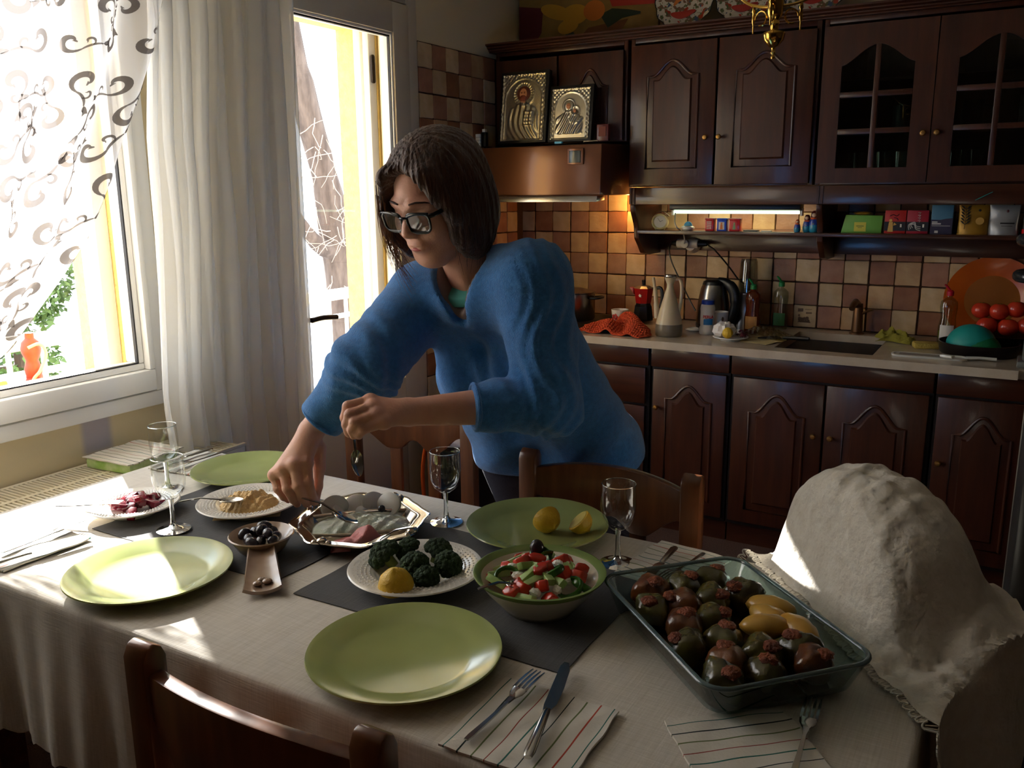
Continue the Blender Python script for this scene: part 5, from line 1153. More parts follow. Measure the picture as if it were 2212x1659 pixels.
def sweater_f(P):
    d = torso(P)
    def sleeve(sh, el, cu, r, ph):
        e = sd_cone(P, sh, el, r[0], r[1]); e = smin(e, sd_cone(P, el, cu, r[2], r[3]), 0.025)
        ab = cu-el; t = ((P-el)@ab)/(ab@ab); lat = np.linalg.norm(ab)
        e = e+0.0040*np.sin(t*lat*190+ph+3.5*np.sin(P[..., 2]*31+ph)+2*np.sin(P[..., 0]*43))*np.exp(-((t-0.05)/0.36)**2)
        a2 = el-sh; t2 = ((P-sh)@a2)/(a2@a2); e = e+0.0038*np.sin(t2*13+ph+3*np.sin(P[..., 0]*19+P[..., 1]*27)+2*np.sin(P[..., 2]*23))*np.clip(t2*1.4-0.3, 0, 1)
        return smax(e, (P-cu)@(ab/lat), 0.006)
    d = smin(d, sleeve(shL, elL, cuL, (0.078, 0.068, 0.064, 0.046), 0.5), 0.035)
    d = smin(d, sleeve(shR, elR, cuR, (0.076, 0.076, 0.066, 0.046), 2.0), 0.035)
    sx = (P-neckB)@ax_s; tx = (P-neckB)@ax_t
    d = d+0.0036*np.sin(sx*82+1.6*np.sin(tx*17)+1.1*np.sin(sx*31)+0.8)*np.exp(-((tx-0.22)/0.16)**2)+0.0035*np.sin(tx*60+sx*26+1)*np.exp(-((tx-0.46)/0.12)**2)
    hemz = 0.775+0.05*np.clip((P[..., 1]-1.80)/0.15, 0, 1)
    d = smax(d, hemz-P[..., 2], 0.008)
    # V-neck opening
    fw = np.cross(ax_s, ax_t); fw = fw if fw[1] < 0 else -fw
    d = smax(d, -sd_cone(P, neckB+ax_t*0.035+ax_s*0.012+fw*0.125, neckB-ax_t*0.085+fw*0.045, 0.006, 0.078), 0.006)
    d = smax(d, -sd_cone(P, neckB-ax_t*0.012+fw*0.01, hw((0, -0.01, -0.02)), 0.058, 0.064), 0.008)
    d = smin(d, sd_cone(P, neckB-ax_t*0.030+ax_s*0.072-fw*0.012, shL-ax_t*0.006, 0.030, 0.062), 0.03); d = smin(d, sd_cone(P, neckB-ax_t*0.026-ax_s*0.070-fw*0.012, shR-ax_t*0.006, 0.030, 0.060), 0.03)
    return d
sw = MB(); pts = [neckB, shL, shR, elL, elR, cuL, cuR, hipL, hipR]; lo, hi = bounds(*pts, m=0.15); lo[2] = 0.755
sdf(sw, sweater_f, lo, hi, 0.0058); so_ = sw.build('sweater', 'knit_blue', wm, smooth=180)
for c, e, r in ((cuL, elL, 0.0455), (cuR, elR, 0.0455)):
    d = (c-e)/np.linalg.norm(c-e); u_ = np.cross(d, (0, 0, 1)); u_ /= np.linalg.norm(u_); v_ = np.cross(d, u_)
    MB().tube([c-d*0.004+(u_*math.cos(a)+v_*math.sin(a))*r for a in [k*2*PI/28 for k in range(28)]], 0.0045, 8, closed=True).build('cuff', 'knit_blue', so_)
# shirts under the V-neck
def tee_f(P, g, cut):
    d = torso(P, g); d = smin(d, sd_cone(P, hw((0, -0.02, -0.06)), neckB+np.array([0, 0.012, -0.02]), 0.0545, 0.066), 0.03)
    fw = np.cross(ax_s, ax_t); fw = fw if fw[1] < 0 else -fw
    return smax(d, -sd_cone(P, neckB+ax_t*cut+fw*0.12, neckB-ax_t*0.08+fw*0.02, 0.012, 0.074), 0.004)
lo2, hi2 = neckB-0.17, neckB+0.13; lo2[2] = neckB[2]-0.14
t1 = MB(); sdf(t1, lambda P: tee_f(P, -0.012, 0.008), lo2, hi2, 0.0045); t1.build('undershirt', 'tee_grey', wm, smooth=180)
t2 = MB(); sdf(t2, lambda P: smax(sd_cone(P, hw((0, -0.02, -0.06)), neckB+np.array([-0.002, -0.012, -0.03]), 0.058, 0.068), np.abs((P-neckB)@ax_t+0.016-0.20*((P-neckB)@np.array([0, -1.0, 0])))-0.010, 0.003), lo2, hi2, 0.004); t2.build('tee_collar', 'tee_teal', wm, smooth=180)
# --- trousers and shoes
def leg_f(P):
    d = None
    for hp, kx, ky in ((hipL, -0.80, 1.90), (hipR, -1.03, 1.93)):
        e = chain(P, [hp+np.array([0, 0.02, -0.02]), np.array([kx, ky, 0.47]), np.array([kx-0.005, ky+0.05, 0.06])], [0.110, 0.068, 0.050], 0.03); d = e if d is None else smin(d, e, 0.04)
    return d
tz = MB(); sdf(tz, leg_f, (-1.25, 1.66, 0.03), (-0.58, 2.08, 0.96), 0.008); tz.build('trousers', 'denim', wm, smooth=180)
for kx, ky in ((-0.805, 1.95), (-1.035, 1.98)):
    sdm = MB(); sdf(sdm, lambda P: smax(smin(sd_ell(P, (kx, ky-0.06, 0.03), (0.045, 0.12, 0.05)), sd_cone(P, (kx, ky, 0.10), (kx, ky, 0.03), 0.045, 0.045), 0.03), -P[..., 2], 0.004), (kx-0.08, ky-0.22, -0.01), (kx+0.08, ky+0.10, 0.17), 0.006); sdm.build('shoe', 'shoe', wm, smooth=180)
# the spoon in her raised hand
sp = px(751, 928, 1.632); sq = px(768, 1008, 1.640); d = Vector(sq-sp); L_ = 0.125; d.normalize()
M_ = Matrix.Translation(Vector(sp)-d*0.035) @ (d.to_track_quat('Y', 'Z').to_matrix().to_4x4())
tag(spoon_mb(L_, 0.05).xf(M_).build('spoon', 'steel_cutlery', smooth=50), 'spoon with white dip hanging from the raised hand of the woman', 'spoon')
# ================================================================ on the worktop
ZW = 0.84
def solid(name, label, cat, prof, c, m, n=28, group=None, sx=1.0, sy=1.0):
    return tag(MB().lathe(prof, n, c, sx=sx, sy=sy).build(name, m, smooth=50), label, cat, group)
mat('pot_steel', (150, 148, 144), 0.25, 1.0); mat('crochet', (196, 74, 34), 0.9, bump=0.4, bscale=120); mat('mug_white', (232, 226, 214), 0.25, coat=0.3); mat('red_paint', (178, 24, 26), 0.3, coat=0.3); mat('cast_alu', (150, 148, 146), 0.35, 0.9)
t = thing('cooking_pot', 'steel cooking pot with side handles on the cooktop behind the woman', 'pot', (-1.83, 3.68, ZW+0.009))
MB().lathe([(0, 0), (0.105, 0), (0.11, 0.006), (0.11, 0.125), (0.113, 0.128), (0.107, 0.129), (0.106, 0.01), (0, 0.008)], 40).build('body', 'pot_steel', t, local=True); MB().lathe([(0, 0.150), (0.05, 0.146), (0.109, 0.131), (0.109, 0.128), (0, 0.145)], 40).build('lid', 'pot_steel', t, local=True)
for s in (-1, 1): MB().tube(spl([(s*0.108, -0.03, 0.105), (s*0.150, -0.03, 0.108), (s*0.150, 0.03, 0.108), (s*0.108, 0.03, 0.105)], 5), 0.006, 8).build('handle', 'black_plastic', t, local=True)
# crocheted orange cloth: a crumpled net of knots
cr = thing('crochet_cloth', 'crumpled orange crocheted cloth lying at the worktop edge', 'cloth', (-1.50, 3.45, ZW))
def crf(u, v):
    x = -1.655+0.31*u+0.03*math.sin(5*v); y = 3.345+0.20*v+0.02*math.sin(4*u)
    h = 0.075*math.sin(PI*u)**0.7*math.sin(PI*min(1, v*1.05))**0.7*(0.75+0.35*math.sin(7*u+4*v))+0.018*math.sin(17*u+5*v)*math.sin(PI*u)
    return (x, y, ZW+0.006+max(0, h))
MB().grid(crf, 40, 30, 0.004).build('ground_weave', 'crochet', cr, smooth=60)
m = MB()
for i in range(30):
    for j in range(18):
        p = Vector(crf((i+0.5*(j % 2)+0.3)/31, (j+0.5)/19)); m.ball(p+Vector((0, 0, 0.001)), 0.0062, 6, 4, (1, 1, .8))
q = m.build('knots', 'crochet', cr, smooth=80); q['kind'] = 'stuff'
t = thing('mug', 'white mug with a red flower behind the orange cloth', 'mug', (-1.560, 3.63, ZW), 0.0)
MB().lathe([(0, 0), (0.026, 0), (0.030, 0.004), (0.040, 0.075), (0.038, 0.075), (0.028, 0.007), (0, 0.006)], 32).build('body', 'mug_white', t, local=True, smooth=50); MB().tube(spl([(0.036, -0.01, 0.062), (0.058, -0.015, 0.060), (0.060, -0.015, 0.035), (0.033, -0.01, 0.018)], 5), 0.0045, 8).build('handle', 'mug_white', t, local=True)
m = MB()
for k in range(5): a = k*2*PI/5; m.ball((-0.008+0.009*math.cos(a), -0.0375+0.001*math.cos(a), 0.045+0.009*math.sin(a)), 0.0058, 8, 6, (1, .35, 1))
m.build('flower_print', 'red_paint', t, local=True)
t = thing('moka_pot', 'red moka coffee pot with a black knob on the cooktop', 'coffee pot', (-1.515, 3.80, ZW+0.008))
MB().lathe([(0, 0), (0.048, 0), (0.050, 0.006), (0.042, 0.065), (0.036, 0.075), (0.036, 0.080), (0, 0.080)], 8).build('boiler', 'black_plastic', t, local=True, smooth=20)
MB().lathe([(0, 0.08), (0.036, 0.080), (0.038, 0.085), (0.048, 0.150), (0.046, 0.150), (0.036, 0.09), (0, 0.088)], 8).build('jug', 'red_paint', t, local=True, smooth=20)
MB().lathe([(0.048, 0.150), (0.030, 0.160), (0.006, 0.164), (0, 0.164)], 8).build('lid', 'cast_alu', t, local=True, smooth=20); MB().lathe([(0, 0.164), (0.006, 0.164), (0.010, 0.186), (0.006, 0.190), (0, 0.190)], 10).build('knob', 'black_plastic', t, local=True)
MB().prism([(-0.046, 0.15), (-0.068, 0.152), (-0.044, 0.118)], -0.012, 0.012, 'y').build('spout', 'red_paint', t, local=True, bevel=0.003)
MB().tube(spl([(0.045, 0, 0.146), (0.085, 0, 0.152), (0.092, 0, 0.10), (0.082, 0, 0.06)], 5), 0.006, 8, flat=1.4).build('handle', 'black_plastic', t, local=True)
m = MB().prism([((0.010 if k % 2 == 0 else 0.0045)*math.cos(k*PI/6), 0.118+(0.010 if k % 2 == 0 else 0.0045)*math.sin(k*PI/6)) for k in range(12)], -0.0435, -0.0415, 'y'); m.build('star_print', 'cast_alu', t, local=True)
# oil cruet
mat('milky_plastic', (226, 206, 168), 0.35, trans=0.25, sss=0.2); mat('oil_dark', (110, 100, 84), 0.3)
CRU = (-1.262, 3.462, ZW); t = thing('oil_cruet', 'milky plastic oil cruet with a long spout, handle and dark oil at the bottom', 'cruet', CRU)
MB().lathe([(0.056, 0.052), (0.052, 0.072), (0.040, 0.115), (0.026, 0.165), (0.0145, 0.205), (0.0135, 0.218), (0.020, 0.235), (0.025, 0.250), (0.023, 0.250), (0, 0.245)], 36).build('body', 'milky_plastic', t, local=True, smooth=60)
MB().lathe([(0, 0), (0.050, 0), (0.056, 0.006), (0.0575, 0.030), (0.0562, 0.0525), (0, 0.053)], 36).build('oil', 'oil_dark', t, local=True, smooth=50)
MB().lathe([(0.026, 0.248), (0.028, 0.252), (0.026, 0.258), (0, 0.258)], 28).build('cap', 'steel', t, local=True)
MB().tube(spl([(-0.048, -0.02, 0.075), (-0.052, -0.02, 0.13), (-0.058, -0.02, 0.19), (-0.068, -0.02, 0.246)], 5), [0.011]*6+[0.009]*5+[0.0065]*5, 10).build('spout', 'milky_plastic', t, local=True)
MB().tube(spl([(0.022, 0.01, 0.240), (0.040, 0.01, 0.236), (0.048, 0.01, 0.20), (0.044, 0.01, 0.14), (0.036, 0.01, 0.095)], 5), 0.0075, 10).build('handle', 'milky_plastic', t, local=True)
# kettle
KT = (-1.170, 3.775, ZW); t = thing('kettle', 'brushed steel electric kettle with a thick black handle', 'kettle', KT)
MB().lathe([(0, 0.0), (0.072, 0), (0.076, 0.006), (0.076, 0.022), (0, 0.022)], 36).build('base', 'black_plastic', t, local=True)
MB().lathe([(0.075, 0.022), (0.074, 0.05), (0.068, 0.12), (0.058, 0.175), (0.050, 0.195), (0, 0.198)], 40).build('body', 'pot_steel', t, local=True, smooth=50)
MB().lathe([(0.052, 0.193), (0.048, 0.206), (0.030, 0.214), (0, 0.216)], 36).build('lid', 'black_plastic', t, local=True)
MB().tube(spl([(0.020, 0, 0.205), (0.062, -0.01, 0.200), (0.094, -0.015, 0.165), (0.100, -0.015, 0.10), (0.080, -0.01, 0.03)], 6), [0.016]*8+[0.019]*9+[0.016]*8, 12, flat=1.3).build('handle', 'black_plastic', t, local=True)
# cleaner bottle PERL..
BT = (-1.135, 3.585, ZW); mat('blue_cap', (22, 60, 160), 0.35); mat('label_red', (200, 30, 36), 0.5); mat('label_blue', (30, 110, 170), 0.5); mat('bottle_white', (222, 214, 200), 0.35, sss=0.1)
t = thing('cleaner_bottle', 'white plastic bottle with a blue cap and a red-lettered label', 'bottle', BT)
MB().lathe([(0, 0), (0.030, 0), (0.033, 0.005), (0.034, 0.025), (0.029, 0.036), (0.030, 0.045), (0.030, 0.095), (0.031, 0.11), (0.028, 0.125), (0.025, 0.128), (0, 0.128)], 32).build('body', 'bottle_white', t, local=True, smooth=50)
MB().lathe([(0, 0.128), (0.0265, 0.128), (0.0265, 0.143), (0.025, 0.145), (0, 0.145)], 32).build('cap', 'blue_cap', t, local=True)
MB().grid(lambda u, v: (0.0306*math.sin(-0.15+1.35*u-0.1), -0.0306*math.cos(-0.15+1.35*u-0.1), 0.042+0.024*v+0.003*math.sin(3*u)*(v > 0.9)), 12, 3).build('label_band', 'label_blue', t, local=True)
def text(s, size, m, M_, name='lettering', parent=None, extrude=0.0004, bold=0.0):
    cu = bpy.data.curves.new(name, 'FONT'); cu.body = s; cu.size = size; cu.extrude = extrude; cu.align_x = 'CENTER'; cu.align_y = 'CENTER'; cu.resolution_u = 3; cu.offset = bold
    o = bpy.data.objects.new(name, cu); COL.objects.link(o); dg = bpy.context.evaluated_depsgraph_get(); me = bpy.data.meshes.new_from_object(o.evaluated_get(dg)); bpy.data.objects.remove(o); bpy.data.curves.remove(cu)
    me.materials.clear(); me.materials.append(MATS[m]); o = bpy.data.objects.new(name, me); COL.objects.link(o); me.name = name
    if parent is not None: o.parent = parent; M_ = parent.matrix_basis.inverted() @ M_ if parent.parent is None else M_
    o.matrix_basis = M_; return o
def bend_text(o, r):
    for v in o.data.vertices:
        a = v.co.x/r; v.co = Vector((r*math.sin(a), v.co.y, v.co.z+r*(math.cos(a)-1)))
tx = text('PERLA', 0.017, 'label_red', Matrix.Translation((BT[0], BT[1], BT[2]+0.076)) @ Matrix.Rotation(0.42, 4, 'Z') @ Matrix.Translation((0, -0.0309, 0)) @ Matrix.Rotation(PI/2, 4, 'X'), parent=t, bold=0.0006); bend_text(tx, 0.0309)
t = thing('cup', 'white cup with a small brown print between bottle and kettle', 'cup', (-1.105, 3.665, ZW))
MB().lathe([(0, 0), (0.028, 0), (0.032, 0.004), (0.036, 0.088), (0.034, 0.088), (0.030, 0.007), (0, 0.006)], 28).build('body', 'mug_white', t, local=True); m = MB(); m.ball((0.020, -0.028, 0.06), 0.010, 10, 8, (.6, .3, 1)); m.ball((0.023, -0.026, 0.042), 0.007, 10, 8, (.6, .3, 1)); m.build('print', 'tile_ink', t, local=True)
# blender
t = thing('blender', 'small silver blender with a clear upturned beaker', 'blender', (-1.035, 3.83, ZW)); clear('beaker', tint=(224, 226, 222), refl=0.10)
MB().lathe([(0, 0), (0.062, 0), (0.062, 0.03), (0.050, 0.06), (0.048, 0.14), (0.055, 0.150), (0.055, 0.158), (0.046, 0.162), (0, 0.162)], 36).build('base', 'cast_alu', t, local=True, smooth=50)
MB().lathe([(0.043, 0.162), (0.042, 0.20), (0.037, 0.295), (0.032, 0.308), (0, 0.310), (0, 0.307), (0.030, 0.305), (0.035, 0.293), (0.040, 0.20), (0.041, 0.162)], 36).build('beaker', 'beaker', t, local=True, smooth=50)
# bottles
mat('amber_soap', (150, 58, 22), 0.12, trans=0.7); mat('green_cap', (24, 130, 60), 0.4); clear('pet', tint=(222, 226, 216), refl=0.09); mat('label_tan', (190, 140, 80), 0.6); mat('label_green', (60, 110, 60), 0.6); mat('red_cap', (190, 20, 44), 0.4)
def soap(label, c, bodym, capm, s=1.0, liquid=None, lab=None):
    t = thing('soap_bottle', label, 'bottle', c)
    MB().lathe([(0, 0), (0.030*s, 0), (0.033*s, 0.006), (0.034*s, 0.06*s), (0.028*s, 0.10*s), (0.032*s, 0.14*s), (0.030*s, 0.165*s), (0.018*s, 0.178*s), (0.010*s, 0.182*s), (0.010*s, 0.19*s), (0, 0.19*s)], 28, sy=0.7).build('body', bodym, t, local=True, smooth=50)
    MB().lathe([(0, 0.188*s), (0.013*s, 0.188*s), (0.013*s, 0.205*s), (0.008*s, 0.210*s), (0, 0.210*s)], 16).build('cap', capm, t, local=True); MB().tube([(0, 0, 0.206*s), (-0.012*s, 0, 0.222*s), (-0.022*s, 0, 0.232*s)], [0.006*s, 0.007*s, 0.004*s], 8, flat=0.7).build('flip_top', capm, t, local=True)
    if lab: MB().grid(lambda u, v: (0.0345*s*math.sin(-0.8+1.6*u), -0.7*0.0350*s*math.cos(-0.8+1.6*u), 0.018+0.055*s*v), 10, 2).build('label', lab, t, local=True)
    if liquid: MB().lathe([(0, 0.003), (0.029*s, 0.003), (0.032*s, 0.05*s), (0, 0.05*s)], 24, sy=0.7).build('liquid', liquid, t, local=True)
soap('amber washing-up bottle with a green flip cap beside the blender', (-0.975, 3.70, ZW), 'amber_soap', 'green_cap', lab='label_tan')
soap('clear washing-up bottle with an open green cap by the tiles', (-0.895, 3.86, ZW), 'pet', 'green_cap', lab='label_green')
mat('yellow_soap', (190, 180, 60), 0.2, trans=0.5)
soap('clear washing-up bottle with a red cap and yellow soap beside the orange plate', (-0.228, 3.80, ZW), 'pet', 'red_cap', 1.0, 'yellow_soap', 'mug_white')
# plate with scraps, plastic bag, knife
solid('small_plate', 'small white plate of vegetable scraps on the worktop edge', 'plate', plate_prof(0.072, 0.016), (-1.00, 3.475, ZW), 'mug_white')
m = MB().ball((-1.035, 3.50, ZW+0.035), 0.045, 20, 14, (1, .9, .75), fn=lambda p, q, r: 1+0.22*vn(4*p, 4*q, 4*r, 6)+0.08*vn(11*p, 11*q, 11*r, 2)); mat('tissue', (228, 220, 212), 0.9)
tag(m.build('crumpled_tissue', 'tissue', smooth=30), 'crumpled white paper towel on the scrap plate', 'tissue')
tag(MB().ball((-1.005, 3.448, ZW+0.032), 0.021, 20, 14, (1.05, .95, 1), fn=lambda p, q, r: 1+0.12*abs(r)**6).build('squeezed_lemon', 'lemon_skin'), 'squeezed lemon half on the scrap plate', 'lemon')
mat('beet_peel', (70, 16, 26), 0.4)
for k in range(9):
    m = MB().grid(lambda u, v: (0.022*(u-.5), 0.012*(v-.5), 0.006*math.sin(PI*u)+0.004*math.sin(5*v)), 6, 4, 0.0015).xf(Matrix.Translation((-0.965+0.045*rs.random()-0.01, 3.45+0.045*rs.random(), ZW+0.018+0.018*rs.random())) @ Matrix.Rotation(rs.uniform(0, 6), 4, 'Z') @ Matrix.Rotation(rs.uniform(-.8, .8), 4, 'X'))
    tag(m.build('beet_peel', 'beet_peel'), 'dark red beetroot peel on the scrap plate', 'peel', 'beetroot peels')
clear('cellophane', tint=(236, 232, 214), refl=0.16, rough=0.15)
tag(MB().grid(lambda u, v: (-0.985+0.20*u, 3.56+0.16*v-0.05*u, ZW+0.006+0.055*(math.sin(PI*u)*math.sin(PI*v))**0.6*(1-0.55*u)*(0.8+0.35*vn(14*u, 12*v, 0, 3))), 26, 22, 0.0004).build('plastic_bag', 'cellophane', smooth=12), 'crumpled clear plastic bag behind the scrap plate', 'bag')
mat('pale_paper', (206, 184, 130), 0.7)
tag(flat_cloth(-0.95, -0.81, 3.43, 3.58, ZW, -0.35, amp=0.002, nu=10, nv=10).build('paper_sheet', 'pale_paper'), 'creased pale paper lying beside the sink', 'paper')
tag(MB().tube([(-0.83, 3.555, ZW+0.012), (-0.74, 3.545, ZW+0.016), (-0.70, 3.535, ZW+0.018)], [0.005, 0.008, 0.007], 8).tube([(-0.90, 3.52, ZW+0.010), (-0.83, 3.555, ZW+0.012)], [0.002, 0.004], 6, flat=2).build('peeler', 'black_plastic'), 'black-handled peeler reaching over the sink edge', 'peeler')
solid('saucer', 'tiny white saucer by the cruet and kettle', 'saucer', plate_prof(0.034, 0.008), (-1.215, 3.64, ZW), 'mug_white')
# tap, cloth, sponge, mandoline
mat('bronze', (120, 84, 54), 0.35, 0.7); t = thing('tap', 'bronze-coloured kitchen tap with a side lever behind the sink', 'tap', (-0.575, 3.875, ZW))
MB().lathe([(0, 0), (0.030, 0), (0.030, 0.006), (0.023, 0.010), (0.021, 0.06), (0.019, 0.115), (0.017, 0.130), (0, 0.135)], 24).build('column', 'bronze', t, local=True); MB().tube([(0, 0, 0.118), (-0.006, -0.04, 0.140), (-0.010, -0.085, 0.128), (-0.010, -0.10, 0.118)], [0.016, 0.014, 0.013, 0.012], 12).build('spout', 'bronze', t, local=True); MB().tube(spl([(0.012, 0, 0.085), (0.035, -0.005, 0.098), (0.060, -0.01, 0.106)], 4), [0.009]*3+[0.007]*3+[0.005]*3, 10, flat=0.7).build('lever', 'bronze', t, local=True)
mat('olive_rag', (150, 140, 48), 0.9, bump=0.4, bscale=120)
tag(MB().grid(lambda u, v: (-0.475+0.13*u+0.02*math.sin(6*v), 3.70+0.15*v+0.02*math.sin(5*u), ZW+0.004+0.05*(math.sin(PI*u)*math.sin(PI*v))**0.6*(0.7+0.4*vn(9*u, 8*v, 0, 5))), 24, 24, 0.003).build('dish_cloth', 'olive_rag', smooth=50), 'crumpled olive-yellow dish cloth behind the sink', 'cloth')
mat('sponge', (196, 168, 78), 0.95, bump=0.8, bscale=160); mat('scourer', (60, 70, 40), 0.95)
t = thing('sponge', 'yellow kitchen sponge with a dark scouring side by the sink', 'sponge', (-0.285, 3.64, ZW), 0.3); B(-0.045, 0.045, -0.03, 0.03, 0, 0.022).build('foam', 'sponge', t, bevel=0.005, local=True); B(-0.045, 0.045, 0.0301, 0.037, 0, 0.022).build('scourer', 'scourer', t, bevel=0.003, local=True)
mat('mandoline_white', (214, 210, 200), 0.35); mat('mandoline_grey', (150, 144, 134), 0.4)
t = thing('mandoline', 'white plastic mandoline slicer with a handle at the worktop edge', 'slicer', (-0.255, 3.435, ZW), 0.02)
ringmesh([(0.125, 0.035, 0.03, 0.0), (0.128, 0.038, 0.032, 0.008), (0.120, 0.030, 0.026, 0.008), (0.118, 0.028, 0.025, 0.004)]).build('frame', 'mandoline_white', t, local=True, smooth=40); B(-0.10, 0.06, -0.024, 0.024, 0.005, 0.0075).build('grater_bed', 'mandoline_grey', t, local=True)
MB().tube([(0.120, 0, 0.006), (0.16, 0.005, 0.010), (0.215, 0.01, 0.008)], [0.013, 0.009, 0.010], 10, flat=0.6).build('handle', 'mandoline_white', t, local=True); B(0.045, 0.092, -0.012, 0.012, 0.009, 0.020).xf(Matrix.Rotation(-0.5, 4, 'Z')).build('pusher', 'mug_white', t, local=True, bevel=0.005)
# pan with turquoise bowl, orange plate, tomatoes
mat('pan_black', (26, 18, 16), 0.3, 0.2); mat('teal_silicone', (30, 150, 140), 0.5); mat('green_silicone', (20, 120, 70), 0.5); mat('orange_glaze', (206, 96, 24), 0.3, col2=(186, 80, 16), scale=5, coat=0.3); mat('orange_deep', (150, 84, 20), 0.4)
solid('roasting_pan', 'round dark pan holding the turquoise bowl', 'pan', [(0, 0), (0.125, 0), (0.13, 0.006), (0.138, 0.045), (0.133, 0.045), (0.126, 0.010), (0, 0.008)], (-0.105, 3.60, ZW), 'pan_black', 44)
t = thing('silicone_bowl', 'turquoise and green soft bowl folded over in the dark pan', 'bowl', (-0.130, 3.585, ZW+0.012))
MB().ball((0, 0, 0.020), 0.085, 28, 16, (1, .9, .92), fn=lambda p, q, r: 1.0 if r > -0.25 else 0.6).build('upper_half', 'teal_silicone', t, local=True, smooth=80)
MB().ball((0.022, -0.010, 0.006), 0.080, 28, 16, (1, .9, .80), fn=lambda p, q, r: 1.0 if r > -0.1 else 0.5).build('lower_half', 'green_silicone', t, local=True, smooth=80)
op = thing('orange_plate', 'large orange ceramic plate propped upright against the tiles', 'plate', (-0.085, 3.90, ZW+0.165))
Mo = Matrix.Rotation(PI/2-0.20, 4, 'X')
MB().lathe([(0, 0.004), (0.095, 0.004), (0.105, 0.010), (0.165, 0.018), (0.172, 0.020), (0.170, 0.014), (0.110, 0.004), (0.095, 0.0), (0, 0.0)], 64).xf(Mo).build('rim', 'orange_glaze', op, local=True, smooth=50); MB().lathe([(0, 0.006), (0.098, 0.006), (0.098, 0.0045), (0, 0.0045)], 48).xf(Mo).build('well', 'orange_deep', op, local=True)
for i, (x, y, z, r) in enumerate(((-0.112, 3.74, 0.985, 0.034), (-0.052, 3.73, 0.985, 0.034), (0.004, 3.74, 0.995, 0.034), (-0.088, 3.72, 0.930, 0.036), (-0.018, 3.72, 0.928, 0.036), (0.045, 3.73, 0.935, 0.035), (-0.060, 3.78, 0.935, 0.035))):
    t = thing('tomato', 'ripe red tomato in the heap before the orange plate', 'tomato', (x, y, z-r), 0, 'tomatoes by the orange plate'); MB().ball((0, 0, r), r, 22, 14, (1.05, 1.05, .92), fn=lambda p, q, w: 1-0.12*max(0, w-0.8)*5*0.5).build('fruit', 'tomato', t, local=True); MB().lathe([(0, 1.85*r), (0.010, 1.86*r), (0.012, 1.82*r), (0, 1.80*r)], 5).build('calyx', 'pepper', t, local=True)
solid('fruit_bowl', 'low dark bowl under the tomatoes', 'bowl', [(0, 0), (0.06, 0), (0.10, 0.035), (0.115, 0.058), (0.110, 0.058), (0.09, 0.035), (0, 0.012)], (-0.03, 3.75, ZW), 'pan_black', 36)
# grey appliance at the end of the worktop
mat('gunmetal', (84, 84, 84), 0.22, 0.7); mat('grey_body', (120, 118, 110), 0.4, 0.4)
t = thing('juicer', 'grey kitchen juicer with glossy dark collars at the worktop end', 'juicer', (0.055, 3.42, ZW))
B(0.022, 0.11, 3.36, 3.50, ZW, ZW+0.022).build('foot', 'grey_body', t, bevel=0.004); B(0.036, 0.10, 3.375, 3.48, ZW+0.022, ZW+0.30).build('column', 'grey_body', t, bevel=0.008)
for z in (1.150, 1.270): MB().tube([(0.070+0.072*math.cos(a), 3.40+0.072*math.sin(a), z) for a in [k*2*PI/28 for k in range(28)]], 0.021, 12, closed=True).build('collar', 'gunmetal', t)
MB().lathe([(0, 0), (0.05, 0), (0.05, 0.16), (0, 0.16)], 20, (0.07, 3.40, 1.13)).build('chute', 'grey_body', t)

# ================================================================ on the shelf
ZS = 1.272
mat('clock_cream', (214, 196, 140), 0.35, coat=0.2); mat('clock_face', (226, 222, 206), 0.5); t = thing('alarm_clock', 'round cream alarm clock with black hands on the shelf', 'clock', (-1.405, 3.70, ZS+0.035), 0.35)
Mc = Matrix.Rotation(PI/2-0.12, 4, 'X')
MB().lathe([(0, -0.022), (0.028, -0.022), (0.036, -0.010), (0.038, 0.004), (0.034, 0.012), (0.028, 0.010), (0.027, 0.007), (0, 0.007)], 36).xf(Mc).build('case', 'clock_cream', t, local=True, smooth=60); MB().lathe([(0, 0.0075), (0.0265, 0.0075), (0.0265, 0.006), (0, 0.006)], 32).xf(Mc).build('dial', 'clock_face', t, local=True)
m = MB(); m.prism([(-.001, 0), (.001, 0), (.0005, .014), (-.0005, .014)], 0.0078, 0.0084); m.xf(Matrix.Rotation(-1.1, 4, 'Z')); m2 = MB().prism([(-.0008, 0), (.0008, 0), (.0004, .020), (-.0004, .020)], 0.0078, 0.0084).xf(Matrix.Rotation(0.6, 4, 'Z')); m.add(m2.v, m2.f); m.xf(Mc); m.build('hands', 'black_plastic', t, local=True)
for s in (-1, 1): MB().ball((s*0.016, 0, -0.031), 0.006, 10, 6).build('foot', 'clock_cream', t, local=True)
mat('sky_blue', (90, 176, 214), 0.4)
t = thing('kitchen_timer', 'white rounded timer with a blue dome on the shelf', 'timer', (-1.270, 3.68, ZS)); MB().lathe([(0, 0), (0.022, 0), (0.030, 0.008), (0.030, 0.014), (0.022, 0.020), (0, 0.020)], 28).build('base', 'mug_white', t, local=True); MB().ball((0.002, 0, 0.020), 0.019, 20, 12, (1, .6, 1)).build('dome', 'sky_blue', t, local=True)
mat('tin_red', (196, 20, 24), 0.3, coat=0.3); mat('tin_blue', (28, 70, 190), 0.3, coat=0.3); mat('tin_print', (214, 206, 196), 0.5); mat('tin_figure', (196, 110, 50), 0.5); mat('tin_green', (130, 160, 110), 0.5)
